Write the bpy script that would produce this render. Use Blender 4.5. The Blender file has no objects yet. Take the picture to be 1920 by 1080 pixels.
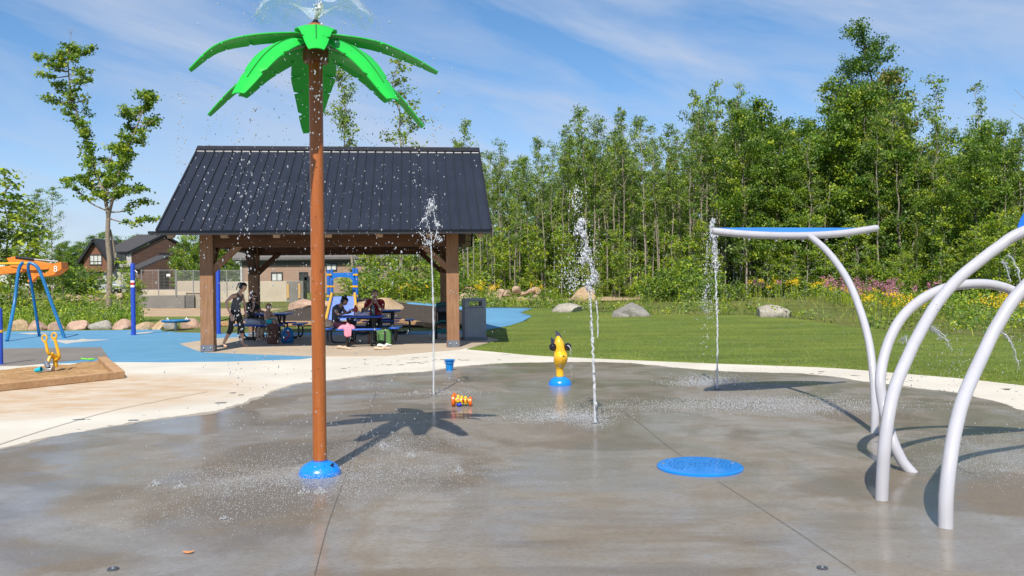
EXPOSURE = 0.55; SKYSTR = .105; SUNSTR = 4.4
import bpy, bmesh, math, random
import numpy as np
from mathutils import Vector, Matrix, Euler, noise
PI = math.pi
rnd = random.Random(7)
S = bpy.context.scene
COL = S.collection
# ---------------------------------------------------------------- camera model (30 mm lens, eye 1.6 m)
EYE = Vector((0, 0, 1.6)); FPX = 1597.0; PITCH = .0063; ROLL = .0109
FW = Vector((0, math.cos(PITCH), -math.sin(PITCH)))
RT = Vector((math.cos(ROLL), 0, -math.sin(ROLL))); RT = (RT - FW * RT.dot(FW)).normalized()
UP = RT.cross(FW)
def ray(px, py): return FW + RT * ((px - 960) / FPX) + UP * ((540 - py) / FPX)
def P(px, py, y):
    d = ray(px, py); return EYE + d * (y / d.y)
def G(px, py, z=0.0):
    d = ray(px, py); return EYE + d * ((z - EYE.z) / d.z)
def sm(t):
    t = min(1, max(0, t)); return t * t * (3 - 2 * t)
def H(x, y):
    side = sm((x + 15) / 7)
    h = .62 * sm((y - 26.5) / 14) * side
    h += .25 * sm((y - 42) / 16) * side
    h += .85 * sm((y - 55) / 30) * (1 - side)
    h += .42 * math.exp(-((x + 6.8) / 3.6) ** 2 - ((y - 37.5) / 4.2) ** 2)
    return h
def GT(px, py):
    d = ray(px, py); y = 3.0
    while y < 300:
        q = EYE + d * (y / d.y)
        if q.z <= H(q.x, q.y):
            lo, hi = y - .25, y
            for _ in range(14):
                m = (lo + hi) / 2; q = EYE + d * (m / d.y)
                if q.z <= H(q.x, q.y): hi = m
                else: lo = m
            q = EYE + d * (hi / d.y)
            return Vector((q.x, q.y, H(q.x, q.y)))
        y += .25
    return EYE + d * (y / d.y)
def onT(x, y, dz=0): return Vector((x, y, H(x, y) + dz))
# ---------------------------------------------------------------- object helpers
def tag(o, label=None, cat=None, group=None, kind=None):
    if label: o['label'] = label
    if cat: o['category'] = cat
    if group: o['group'] = group
    if kind: o['kind'] = kind
    return o
def thing(name, label, cat, loc, group=None, rotz=0):
    o = bpy.data.objects.new(name, None); COL.objects.link(o)
    o.location = loc; o.rotation_euler = (0, 0, rotz); o.empty_display_size = .2
    return tag(o, label, cat, group)
def dup(o, loc=None, rotz=None, scale=None, label=None, group=None, parent=None):
    c = o.copy(); COL.objects.link(c)
    if parent is not None: c.parent = parent
    for ch in o.children: dup(ch, parent=c)
    if loc is not None: c.location = loc
    if rotz is not None: c.rotation_euler = (0, 0, rotz)
    if scale is not None: c.scale = scale
    if label: c['label'] = label
    if group: c['group'] = group
    return c
def origin_of(parent):
    while parent.parent: parent = parent.parent
    return parent
ICO = {}
def ico(sub):
    if sub not in ICO:
        b = bmesh.new(); bmesh.ops.create_icosphere(b, subdivisions=sub, radius=1)
        ICO[sub] = ([v.co.copy() for v in b.verts], [[v.index for v in f.verts] for f in b.faces]); b.free()
    return ICO[sub]
OCT = ([Vector(v) for v in ((1,0,0),(-1,0,0),(0,1,0),(0,-1,0),(0,0,1),(0,0,-1))],
       [(0,2,4),(2,1,4),(1,3,4),(3,0,4),(2,0,5),(1,2,5),(3,1,5),(0,3,5)])
class MB:
    def __init__(s): s.v = []; s.f = []; s.m = []
    def add(s, vs, fs, mi=0):
        b = len(s.v); s.v.extend([tuple(v) for v in vs])
        for f in fs: s.f.append([b + i for i in f]); s.m.append(mi)
        return s
    def box(s, c, size, rot=None, mi=0):
        c = Vector(c); hx, hy, hz = (q / 2 for q in size)
        vs = [Vector((sx * hx, sy * hy, sz * hz)) for sz in (-1, 1) for sy in (-1, 1) for sx in (-1, 1)]
        if rot is not None:
            R = rot if isinstance(rot, Matrix) else Euler(rot).to_matrix()
            vs = [R @ v for v in vs]
        return s.add([c + v for v in vs], [(0,2,3,1),(4,5,7,6),(0,1,5,4),(2,6,7,3),(0,4,6,2),(1,3,7,5)], mi)
    def beam(s, a, b, w, h, up=(0, 0, 1), mi=0, ext=0):
        a = Vector(a); b = Vector(b); d = (b - a).normalized(); a = a - d * ext; b = b + d * ext
        u = Vector(up); x = d.cross(u).normalized(); z = x.cross(d).normalized()
        vs = []
        for q in (a, b):
            for sx, sz in ((-1,-1),(1,-1),(1,1),(-1,1)): vs.append(q + x * (sx * w / 2) + z * (sz * h / 2))
        return s.add(vs, [(3,2,1,0),(4,5,6,7),(0,1,5,4),(1,2,6,5),(2,3,7,6),(3,0,4,7)], mi)
    def tube(s, pts, r, seg=10, cap=True, mi=0, flat=1.0):
        pts = [Vector(p) for p in pts]; n = len(pts)
        rs = r if isinstance(r, (list, tuple)) else [r] * n
        t0 = (pts[1] - pts[0]).normalized()
        nrm = t0.orthogonal().normalized() if abs(t0.z) > .9 else t0.cross(Vector((0, 0, 1))).normalized()
        vs = []; prev = t0
        for i, p in enumerate(pts):
            t = (pts[min(i + 1, n - 1)] - pts[max(i - 1, 0)]).normalized()
            nrm = (prev.rotation_difference(t) @ nrm); nrm = (nrm - t * nrm.dot(t)).normalized(); prev = t
            bn = t.cross(nrm)
            for k in range(seg):
                a = 2 * PI * k / seg
                vs.append(p + nrm * (math.cos(a) * rs[i]) + bn * (math.sin(a) * rs[i] * flat))
        fs = [(i * seg + k, i * seg + (k + 1) % seg, (i + 1) * seg + (k + 1) % seg, (i + 1) * seg + k) for i in range(n - 1) for k in range(seg)]
        if cap: fs += [tuple(reversed(range(seg))), tuple(range((n - 1) * seg, n * seg))]
        return s.add(vs, fs, mi)
    def lathe(s, prof, c=(0, 0, 0), seg=24, M=None, mi=0, sx=1, sy=1, cap=True):
        c = Vector(c); vs = []; n = len(prof)
        for r, z in prof:
            for k in range(seg):
                a = 2 * PI * k / seg
                v = Vector((r * math.cos(a) * sx, r * math.sin(a) * sy, z))
                vs.append(c + (M @ v if M else v))
        fs = [(i * seg + k, i * seg + (k + 1) % seg, (i + 1) * seg + (k + 1) % seg, (i + 1) * seg + k) for i in range(n - 1) for k in range(seg)]
        if cap: fs += [tuple(reversed(range(seg))), tuple(range((n - 1) * seg, n * seg))]
        return s.add(vs, fs, mi)
    def ball(s, c, r, sub=2, M=None, mi=0):
        c = Vector(c); r = Vector((r, r, r)) if not hasattr(r, '__len__') else Vector(r)
        V, F = ico(sub) if sub else OCT
        vs = [Vector((v.x * r.x, v.y * r.y, v.z * r.z)) for v in V]
        return s.add([c + (M @ v if M else v) for v in vs], F, mi)
    def poly_prism(s, pts, a, mi=0):
        a = Vector(a); n = len(pts); pts = [Vector(p) for p in pts]
        return s.add(pts + [p + a for p in pts], [tuple(reversed(range(n))), tuple(range(n, 2 * n))] + [(i, (i + 1) % n, n + (i + 1) % n, n + i) for i in range(n)], mi)
    def mesh(s, name, mats, off=Vector((0, 0, 0)), smooth=35, local=None):
        me = bpy.data.meshes.new(name)
        vs = s.v
        if local is not None: vs = [tuple(local @ Vector(v)) for v in vs]
        elif off.length: vs = [(x - off.x, y - off.y, z - off.z) for x, y, z in vs]
        me.from_pydata(vs, [], s.f)
        for m in (mats if isinstance(mats, (list, tuple)) else [mats]): me.materials.append(m)
        if len(me.materials) > 1: me.polygons.foreach_set('material_index', s.m)
        if smooth:
            me.shade_smooth()
            if smooth < 180: me.set_sharp_from_angle(angle=math.radians(smooth))
        me.update(); return me
    def build(s, name, mats, parent=None, smooth=35, bevel=0, world=True, seg=2):
        if parent is not None and world:
            r = origin_of(parent)
            M = (Matrix.Translation(r.location) @ Euler(r.rotation_euler).to_matrix().to_4x4()).inverted()
            me = s.mesh(name, mats, smooth=smooth, local=M)
        else: me = s.mesh(name, mats, smooth=smooth)
        return link(name, me, parent, bevel, seg)
def link(name, me, parent=None, bevel=0, seg=2):
    o = bpy.data.objects.new(name, me); COL.objects.link(o)
    if parent is not None: o.parent = parent
    if bevel:
        b = o.modifiers.new('bevel', 'BEVEL'); b.width = bevel; b.segments = seg; b.limit_method = 'ANGLE'; b.angle_limit = .6
    return o
def spline(pts, n=8):
    pts = [Vector(p) for p in pts]; out = []
    for i in range(len(pts) - 1):
        p0 = pts[max(i - 1, 0)]; p1 = pts[i]; p2 = pts[i + 1]; p3 = pts[min(i + 2, len(pts) - 1)]
        for k in range(n):
            t = k / n
            out.append(.5 * ((2 * p1) + (p2 - p0) * t + (2 * p0 - 5 * p1 + 4 * p2 - p3) * t * t + (3 * p1 - p0 - 3 * p2 + p3) * t ** 3))
    out.append(pts[-1]); return out
def sheet(name, pts, off, mat, cell=None, kind='structure', smooth=0, h=H):
    b = bmesh.new()
    vs = [b.verts.new((p[0], p[1], 0)) for p in pts]
    b.faces.new(vs); bmesh.ops.recalc_face_normals(b, faces=b.faces)
    bmesh.ops.triangulate(b, faces=b.faces[:], ngon_method='EAR_CLIP')
    if cell:
        xs = [p[0] for p in pts]; ys = [p[1] for p in pts]
        for ax, lo, hi in ((0, min(xs), max(xs)), (1, min(ys), max(ys))):
            q = math.ceil(lo / cell) * cell
            while q < hi:
                no = (1, 0, 0) if ax == 0 else (0, 1, 0); co = (q, 0, 0) if ax == 0 else (0, q, 0)
                bmesh.ops.bisect_plane(b, geom=b.verts[:] + b.edges[:] + b.faces[:], plane_co=co, plane_no=no)
                q += cell
    for v in b.verts: v.co.z = (h(v.co.x, v.co.y) if cell else 0) + off
    for f in b.faces:
        f.normal_update()
        if f.normal.z < 0: f.normal_flip()
    be = [e for e in b.edges if len(e.link_faces) == 1]
    ex = bmesh.ops.extrude_edge_only(b, edges=be)
    for v in ex['geom']:
        if isinstance(v, bmesh.types.BMVert): v.co.z -= min(off, .02) + .003
    me = bpy.data.meshes.new(name); b.to_mesh(me); b.free(); me.materials.append(mat)
    if smooth: me.shade_smooth()
    o = link(name, me)
    if kind: o['kind'] = kind
    return o
# ---------------------------------------------------------------- materials
class NT:
    def __init__(s, name):
        s.mat = bpy.data.materials.new(name); s.mat.use_nodes = True
        s.t = s.mat.node_tree; s.t.nodes.clear()
        s.out = s.t.nodes.new('ShaderNodeOutputMaterial')
    def n(s, typ, **kw):
        nd = s.t.nodes.new('ShaderNode' + typ)
        for k, v in kw.items(): setattr(nd, k, v)
        return nd
    def l(s, a, b): s.t.links.new(a, b)
    def coord(s, kind='Object', scale=(1, 1, 1), rot=(0, 0, 0)):
        tc = s.n('TexCoord'); mp = s.n('Mapping'); mp.inputs['Scale'].default_value = scale; mp.inputs['Rotation'].default_value = rot
        if kind == 'World':
            ge = s.n('NewGeometry'); s.l(ge.outputs['Position'], mp.inputs['Vector'])
        else: s.l(tc.outputs[kind], mp.inputs['Vector'])
        return mp.outputs['Vector']
    def noise(s, vec, scale, detail=4, rough=.55, dist=0):
        nd = s.n('TexNoise'); nd.inputs['Scale'].default_value = scale; nd.inputs['Detail'].default_value = detail
        nd.inputs['Roughness'].default_value = rough; nd.inputs['Distortion'].default_value = dist
        if vec is not None: s.l(vec, nd.inputs['Vector'])
        return nd.outputs['Fac']
    def ramp(s, fac, stops):
        nd = s.n('ValToRGB'); e = nd.color_ramp.elements
        while len(e) < len(stops): e.new(.5)
        for el, (p, c) in zip(e, stops):
            el.position = p; el.color = (c[0], c[1], c[2], 1) if hasattr(c, '__len__') else (c, c, c, 1)
        s.l(fac, nd.inputs['Fac']); return nd.outputs['Color']
    def mix(s, fac, a, b, blend='MIX'):
        nd = s.n('Mix', data_type='RGBA', blend_type=blend)
        for sock, v in ((nd.inputs[0], fac), (nd.inputs[6], a), (nd.inputs[7], b)):
            if hasattr(v, 'is_linked') or hasattr(v, 'links'): s.l(v, sock)
            else: sock.default_value = v if not hasattr(v, '__len__') else (v[0], v[1], v[2], 1)
        return nd.outputs[2]
    def math(s, op, a, b=0.0, clamp=False):
        nd = s.n('Math', operation=op, use_clamp=clamp)
        for sock, v in ((nd.inputs[0], a), (nd.inputs[1], b)):
            if hasattr(v, 'links'): s.l(v, sock)
            else: sock.default_value = v
        return nd.outputs[0]
    def bump(s, hgt, strength=.3, dist=.02):
        nd = s.n('Bump'); nd.inputs['Strength'].default_value = strength; nd.inputs['Distance'].default_value = dist
        s.l(hgt, nd.inputs['Height']); return nd.outputs['Normal']
    def pbsdf(s, col, rough=.5, **kw):
        nd = s.n('BsdfPrincipled')
        def put(k, v):
            sock = nd.inputs[k]
            if hasattr(v, 'links'): s.l(v, sock)
            else: sock.default_value = v if not (hasattr(v, '__len__') and len(v) == 3 and sock.type == 'RGBA') else (v[0], v[1], v[2], 1)
        put('Base Color', col); put('Roughness', rough)
        for k, v in kw.items(): put(k.replace('_', ' '), v)
        s.l(nd.outputs[0], s.out.inputs['Surface']); s.bs = nd
        return s
def simple(name, col, rough=.5, var=.12, scale=6, bump=0, bscale=40, **kw):
    t = NT(name); c = t.coord()
    f = t.noise(c, scale, 5)
    cc = t.ramp(f, [(.3, [x * (1 - var) for x in col]), (.7, [min(1, x * (1 + var)) for x in col])])
    if bump: kw['Normal'] = t.bump(t.noise(c, bscale, 3), bump, .01)
    rr = t.math('ADD', t.math('MULTIPLY', t.noise(c, scale * 2.3, 3), .16), rough - .08, True)
    t.pbsdf(cc, rr, **kw)
    return t.mat
# ================================================================ camera, sky, sun
cd = bpy.data.cameras.new('camera'); cam = bpy.data.objects.new('camera', cd); COL.objects.link(cam)
cd.sensor_width = 36; cd.lens = FPX / 1920 * 36; cd.clip_start = .05; cd.clip_end = 3000
Mx = Matrix((RT, UP, -FW)).transposed().to_4x4(); Mx.translation = EYE; cam.matrix_world = Mx
S.camera = cam
S.view_settings.view_transform = 'Standard'; S.view_settings.look = 'None'; S.view_settings.exposure = EXPOSURE; S.view_settings.gamma = 1
SUNV = Vector((-.125, -.83, 1.0)).normalized()
elev = math.asin(SUNV.z); azim = math.atan2(SUNV.x, SUNV.y)
w = bpy.data.worlds.new('World'); S.world = w; w.use_nodes = True
nt = w.node_tree; nt.nodes.clear()
def wn(t, **k):
    n = nt.nodes.new('ShaderNode' + t)
    for a, b in k.items(): setattr(n, a, b)
    return n
def wmath(op, a, b=None):
    n = wn('Math', operation=op)
    for s_, v in ((n.inputs[0], a), (n.inputs[1], b)):
        if v is None: continue
        if hasattr(v, 'links'): nt.links.new(v, s_)
        else: s_.default_value = v
    return n.outputs[0]
sky = wn('TexSky', sky_type='NISHITA'); sky.sun_disc = False; sky.sun_elevation = elev; sky.sun_rotation = azim
sky.air_density = 1.0; sky.dust_density = .2; sky.ozone_density = 2.5; sky.altitude = 200
tc = wn('TexCoord'); sp = wn('SeparateXYZ'); nt.links.new(tc.outputs['Generated'], sp.inputs[0])
zz = wmath('ADD', wmath('MAXIMUM', sp.outputs[2], 0.0), .12)
cx = wmath('DIVIDE', sp.outputs[0], zz); cy = wmath('DIVIDE', sp.outputs[1], zz)
cb = wn('CombineXYZ'); nt.links.new(cx, cb.inputs[0]); nt.links.new(cy, cb.inputs[1])
mp = wn('Mapping'); mp.inputs['Scale'].default_value = (1.5, .6, 7.5); mp.inputs['Location'].default_value = (3.1, .7, 1.3)
mp0 = wn('Mapping'); mp0.inputs['Rotation'].default_value = (0, math.radians(-19), 0); nt.links.new(tc.outputs['Generated'], mp0.inputs[0]); nt.links.new(mp0.outputs[0], mp.inputs[0])
n1 = wn('TexNoise'); n1.inputs['Scale'].default_value = 1.9; n1.inputs['Detail'].default_value = 7; n1.inputs['Roughness'].default_value = .56; n1.inputs['Distortion'].default_value = .5
nt.links.new(mp.outputs[0], n1.inputs['Vector'])
n2 = wn('TexNoise'); n2.inputs['Scale'].default_value = .5; n2.inputs['Detail'].default_value = 3
nt.links.new(cb.outputs[0], n2.inputs['Vector'])
rp = wn('ValToRGB'); rp.color_ramp.elements[0].position = .36; rp.color_ramp.elements[0].color = (0, 0, 0, 1); rp.color_ramp.elements[1].position = .66; rp.color_ramp.elements[1].color = (1, 1, 1, 1)
nt.links.new(n1.outputs['Fac'], rp.inputs['Fac'])
rp2 = wn('ValToRGB'); rp2.color_ramp.elements[0].position = .30; rp2.color_ramp.elements[0].color = (.45,) * 3 + (1,); rp2.color_ramp.elements[1].position = .62; rp2.color_ramp.elements[1].color = (1, 1, 1, 1)
nt.links.new(n2.outputs['Fac'], rp2.inputs['Fac'])
cf = wmath('MULTIPLY', wmath('MULTIPLY', rp.outputs['Color'], rp2.outputs['Color']), .95)
mxn = wn('Mix', data_type='RGBA'); nt.links.new(cf, mxn.inputs[0]); mxn.inputs[7].default_value = (3.6, 4.15, 5.2, 1)
tint = wn('ValToRGB'); tint.color_ramp.elements[0].position = .0; tint.color_ramp.elements[0].color = (.78, .81, .92, 1); tint.color_ramp.elements[1].position = .30; tint.color_ramp.elements[1].color = (.56, .79, .94, 1)
nt.links.new(sp.outputs[2], tint.inputs['Fac']); tm2 = wn('Mix', data_type='RGBA', blend_type='MULTIPLY'); tm2.inputs[0].default_value = 1
nt.links.new(sky.outputs[0], tm2.inputs[6]); nt.links.new(tint.outputs['Color'], tm2.inputs[7]); nt.links.new(tm2.outputs[2], mxn.inputs[6])
bg = wn('Background'); bg.inputs['Strength'].default_value = SKYSTR
nt.links.new(mxn.outputs[2], bg.inputs['Color'])
wo = wn('OutputWorld'); nt.links.new(bg.outputs[0], wo.inputs['Surface'])
sd = bpy.data.lights.new('sun', 'SUN'); sd.energy = SUNSTR; sd.angle = math.radians(.53); sd.color = (1.0, .93, .82)
so = bpy.data.objects.new('sun', sd); COL.objects.link(so); so.rotation_euler = SUNV.to_track_quat('Z', 'Y').to_euler(); so.location = (-4, -25, 30)
S.cycles.max_bounces = 8; S.cycles.transparent_max_bounces = 24; S.cycles.caustics_reflective = False; S.cycles.caustics_refractive = False
S.cycles.sample_clamp_indirect = 6

# ================================================================ ground materials
def grass_mat(name, a, b, c):
    t = NT(name); v = t.coord('World')
    f1 = t.noise(v, .35, 4); f2 = t.noise(t.coord('World', (1, .35, 1)), 9, 5, .7)
    f3 = t.noise(v, 60, 2)
    col = t.ramp(f2, [(.3, a), (.55, b), (.75, c)])
    col = t.mix(t.ramp(f1, [(.42, 0), (.62, .5)]), col, [b[0] * 1.5, b[1] * 1.22, b[2] * 1.0]); col = t.mix(t.ramp(t.noise(t.coord('World', (.25, 1.1, 1)), .9, 3), [(.40, .45), (.56, 0)]), col, [x * .72 for x in a])
    col = t.mix(t.ramp(f3, [(.35, .6), (.6, 0)]), col, [x * .45 for x in a])
    t.pbsdf(col, .75, Normal=t.bump(t.math('ADD', f2, f3), .8, .06), Specular_IOR_Level=.15)
    return t.mat
M_LAWN = grass_mat('lawn_grass', (.135, .192, .036), (.190, .262, .054), (.245, .315, .078))
M_WEED = grass_mat('rough_ground', (.12, .155, .04), (.18, .205, .06), (.25, .25, .10))
def dirt_mat(name, a, b, sc=1.2):
    t = NT(name); v = t.coord('World')
    f = t.noise(v, sc, 8, .65); g = t.noise(v, 30, 3)
    t.pbsdf(t.ramp(f, [(.3, a), (.7, b)]), .9, Normal=t.bump(t.math('ADD', t.math('MULTIPLY', f, 3), g), .7, .05), Specular_IOR_Level=.2)
    return t.mat
M_DIRT = dirt_mat('dry_dirt', (.30, .20, .12), (.50, .38, .26), .6)
M_MULCH = dirt_mat('dark_mulch', (.030, .024, .021), (.10, .078, .062), 11)
def sand_mat():
    t = NT('sand'); v = t.coord('World')
    f = t.noise(v, 2.2, 8, .6); g = t.noise(v, 120, 2)
    col = t.ramp(f, [(.3, (.42, .235, .10)), (.68, (.60, .375, .18))])
    t.pbsdf(col, .9, Normal=t.bump(t.math('ADD', t.math('MULTIPLY', t.noise(v, 7, 5), 5), g), .9, .03), Specular_IOR_Level=.2)
    return t.mat
M_SAND = sand_mat()
def concrete_mat(name, a, b, sand=None):
    t = NT(name); v = t.coord('World')
    f = t.noise(v, .8, 6, .6); g = t.noise(t.coord('World', (1, 2.2, 1)), 30, 4, .65); sp_ = t.noise(v, 160, 2)
    col = t.ramp(f, [(.3, a), (.7, b)])
    col = t.mix(t.ramp(g, [(.30, .22), (.55, 0)]), col, [x * .72 for x in a])
    col = t.mix(t.ramp(t.noise(v, 5, 5, .7), [(.58, 0), (.74, .30)]), col, [x * .72 for x in a])
    if sand:
        # blown sand lying on the slab near the sand pit
        sx = t.n('SeparateXYZ'); t.l(v, sx.inputs[0])
        dx = t.math('MULTIPLY', t.math('ADD', sx.outputs[0], -sand[0]), .50); dy = t.math('MULTIPLY', t.math('ADD', sx.outputs[1], -sand[1]), .66)
        d2 = t.math('ADD', t.math('POWER', t.math('ABSOLUTE', dx), 2), t.math('POWER', t.math('ABSOLUTE', dy), 2))
        near = t.ramp(t.math('MULTIPLY', d2, .25), [(0, 1), (.5, .85), (1, 0)])
        st = t.noise(t.coord('World', (.8, 1.7, 1), (0, 0, .15)), 2.0, 8, .68)
        msk = t.math('MULTIPLY', near, t.ramp(st, [(.28, .05), (.62, .95)]))
        col = t.mix(msk, col, (.44, .29, .16))
    t.pbsdf(col, .8, Normal=t.bump(t.math('ADD', g, t.math('MULTIPLY', sp_, .5)), .35, .006), Specular_IOR_Level=.3)
    return t.mat
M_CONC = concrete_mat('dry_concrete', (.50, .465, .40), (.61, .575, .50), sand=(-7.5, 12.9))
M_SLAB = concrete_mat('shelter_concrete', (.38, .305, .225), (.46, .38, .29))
def wet_mat():
    t = NT('wet_concrete'); v = t.coord('World')
    big = t.noise(t.coord('World', (1.0, .55, 1)), .62, 6, .6, .9); streak = t.noise(t.coord('World', (.8, 1.9, 1), (0, 0, .12)), 2.6, 8, .66, .4)
    fine = t.noise(t.coord('World', (1.0, 4.0, 1), (0, 0, .1)), 22, 6, .75); spk = t.noise(v, 150, 2)
    col = t.ramp(big, [(.38, (.235, .222, .205)), (.50, (.215, .187, .148)), (.60, (.255, .238, .215))])
    col = t.mix(t.ramp(t.noise(t.coord('World', (.8, 1.0, 1)), .5, 6, .6, 1.2), [(.49, 0), (.58, .80)]), col, (.135, .104, .068)); col = t.mix(t.ramp(streak, [(.46, .0), (.62, .55)]), col, (.180, .142, .095))
    col = t.mix(t.ramp(fine, [(.34, .75), (.54, 0)]), col, (.115, .098, .078))
    col = t.mix(t.ramp(spk, [(.56, 0), (.68, .5)]), col, (.28, .265, .24))
    film = t.ramp(t.noise(t.coord('World', (.8, 1.0, 1)), .62, 7, .58, 1.1), [(.44, .04), (.53, .80)])
    rip = t.noise(t.coord('World', (.8, 1.7, 1)), 9, 4, .55, 1.0)
    nb = t.bump(t.math('ADD', t.math('MULTIPLY', fine, .6), t.math('MULTIPLY', spk, .5)), .4, .005)
    nc = t.bump(t.math('ADD', rip, t.math('MULTIPLY', fine, .12)), .11, .012)
    t.pbsdf(col, .5, Normal=nb, Coat_Weight=film, Coat_IOR=1.33, Coat_Roughness=t.ramp(big, [(.4, .10), (.6, .24)]), Specular_IOR_Level=.30)
    t.l(nc, t.bs.inputs['Coat Normal'])
    return t.mat
M_WET = wet_mat()
def rubber(name, a, b):
    t = NT(name); v = t.coord('World')
    f = t.noise(v, 1.0, 5, .6); g = t.noise(v, 90, 2)
    col = t.ramp(f, [(.3, a), (.7, b)]); col = t.mix(t.ramp(g, [(.35, .35), (.55, 0)]), col, [x * .6 for x in a])
    col = t.mix(t.ramp(t.noise(v, 3.1, 6, .7), [(.60, 0), (.78, .32)]), col, (.40, .40, .36))
    t.pbsdf(col, .72, Normal=t.bump(g, .5, .004), Specular_IOR_Level=.3); return t.mat
M_BLUE = rubber('blue_rubber', (.085, .235, .385), (.115, .29, .45))
M_GREYR = rubber('grey_rubber', (.165, .145, .125), (.22, .20, .175))
M_PALE = rubber('pale_rubber', (.42, .40, .36), (.52, .49, .44))

# ================================================================ terrain and paving
def axis(lo, hi, far):
    a = [-f for f in reversed(far)]
    return sorted(set(a + list(np.arange(lo, hi + .01, 1.0)) + far))
far = [75, 85, 95, 110, 130, 160, 200, 260, 350, 500, 800, 1300]
xs = axis(-66, 66, far); ys = [-1300, -600, -200, -60, -20] + list(np.arange(-6, 70.1, 1.0)) + far
vs = [(x, y, H(x, y) - .035) for y in ys for x in xs]; n = len(xs)
fs = [(j * n + i, j * n + i + 1, (j + 1) * n + i + 1, (j + 1) * n + i) for j in range(len(ys) - 1) for i in range(n - 1)]
me = bpy.data.meshes.new('ground'); me.from_pydata(vs, [], fs); me.materials.append(M_WEED); me.shade_smooth()
tag(link('ground', me), kind='structure')
def gpx(pts, z=0): return [G(x, y, z) for x, y in pts]
def wobble(pts, step, amp, sc, seed):
    out = []
    for i in range(len(pts) - 1):
        a, b = Vector(pts[i]), Vector(pts[i + 1]); L = (b - a).length; k = max(1, int(L / step))
        nrm = Vector((-(b - a).y, (b - a).x, 0)).normalized()
        for j in range(k):
            p = a + (b - a) * (j / k)
            d = noise.noise(Vector((p.x * sc, p.y * sc, seed))) * amp + noise.noise(Vector((p.x * sc * 4.3, p.y * sc * 4.3, seed + 5))) * amp * .5
            out.append(p + nrm * d)
    out.append(Vector(pts[-1])); return [p + Vector((rnd.gauss(0, .012), rnd.gauss(0, .022), 0)) for p in out]
lawn_near = spline(gpx([(875, 655), (930, 660), (1000, 666.5), (1100, 671.5), (1200, 676), (1320, 681), (1430, 685), (1560, 690), (1674, 699), (1760, 706), (1834, 713), (1920, 723)]), 4)
lawn_near += [Vector((8.6, 11.6, 0)), Vector((11, 9.5, 0)), Vector((14, 6, 0)), Vector((15, -6, 0))]
plaza = [Vector((15, -6, 0))] + lawn_near[::-1][1:] + [Vector(q) for q in gpx([(930, 640), (905, 628), (860, 622)])] + [Vector((-26, 24, 0)), Vector((-26, -6, 0))]
sheet('concrete_plaza', plaza, 0, M_CONC)
wet = spline(gpx([(-260, 878), (-120, 860), (0, 842), (105, 819), (225, 798), (352, 781), (422, 771), (493, 742), (549, 722), (613, 714), (684, 707), (749, 700), (793, 698), (850, 690), (903, 685), (960, 681), (1110, 679.5), (1180, 681), (1249, 688), (1347, 696), (1513, 702), (1636, 717), (1692, 726), (1798, 737), (1847, 748), (1904, 766), (1990, 800)]), 4)
wet = wobble(wet, .07, .09, 1.6, 3.3)
M_DAMP = concrete_mat('damp_concrete', (.27, .235, .19), (.37, .33, .275))
damp = wobble([p + (Vector((-.10, .16, 0)) if p.x < 0 else Vector((.0, .13, 0))) * (.35 + .65 * abs(noise.noise(Vector((p.x * .9, p.y * .9, 1.7)))) * 2) for p in wet[::6]], .06, .07, 2.2, 8.1) + [Vector((9.6, 3, 0)), Vector((8.6, -5.95, 0)), Vector((-9.1, -5.95, 0))]
sheet('damp_margin', damp, .002, M_DAMP)
wet += [Vector((9.5, 3, 0)), Vector((8.5, -5.9, 0)), Vector((-9, -5.9, 0))]
sheet('splash_pad', wet, .004, M_WET)
# loose wet drips beyond the wet edge belong to the splash pad's wetness
db = MB()
r2 = random.Random(5)
for i in range(60):
    if i < 34:
        px = r2.uniform(640, 960); py = 693 - (px - 640) * .055 - abs(r2.gauss(0, 9))
    elif i < 50: px = r2.uniform(1500, 1920); py = 700 + (px - 1500) * .085 - abs(r2.gauss(0, 6))
    else: px = r2.uniform(100, 560); py = 819 - (px - 105) * .2 - abs(r2.gauss(0, 10))
    c = G(px, py); L = r2.uniform(.015, .09); wd = L * r2.uniform(.3, .8)
    ring = [c + Vector((math.cos(a) * L * r2.uniform(.7, 1.2), math.sin(a) * wd * r2.uniform(.7, 1.2), .0045)) for a in np.linspace(0, 2 * PI, 10)[:-1]]
    db.add(ring, [tuple(range(9))])
tag(db.build('wet_spots', M_WET, smooth=0), kind='stuff')
# joints cut in the slab, laid as thin dark strips
M_JOINT = simple('joint_dark', (.115, .10, .088), .9)
jb = MB()
def joint(pts, w=.009, z=.009):
    p = spline(gpx(pts), 6)
    for i in range(len(p) - 1):
        d = (p[i + 1] - p[i]).normalized(); nn = Vector((-d.y, d.x, 0)) * (w / 2)
        q = [p[i] - nn, p[i] + nn, p[i + 1] + nn, p[i + 1] - nn]
        jb.add([v + Vector((0, 0, z)) for v in q], [(0, 3, 2, 1)])
joint([(590, 1080), (615, 985), (640, 915), (662, 855), (690, 780), (707, 730)], .0045)
joint([(1605, 1075), (1500, 1003), (1400, 938), (1345, 903)], .0042); joint([(1280, 858), (1240, 828), (1200, 795), (1155, 765)], .0042)
joint([(-60, 855), (0, 834), (90, 805), (205, 772), (300, 752), (390, 735)], .012, .006)
o = jb.build('pavement_joints', M_JOINT, smooth=0); tag(o, kind='structure')

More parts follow.
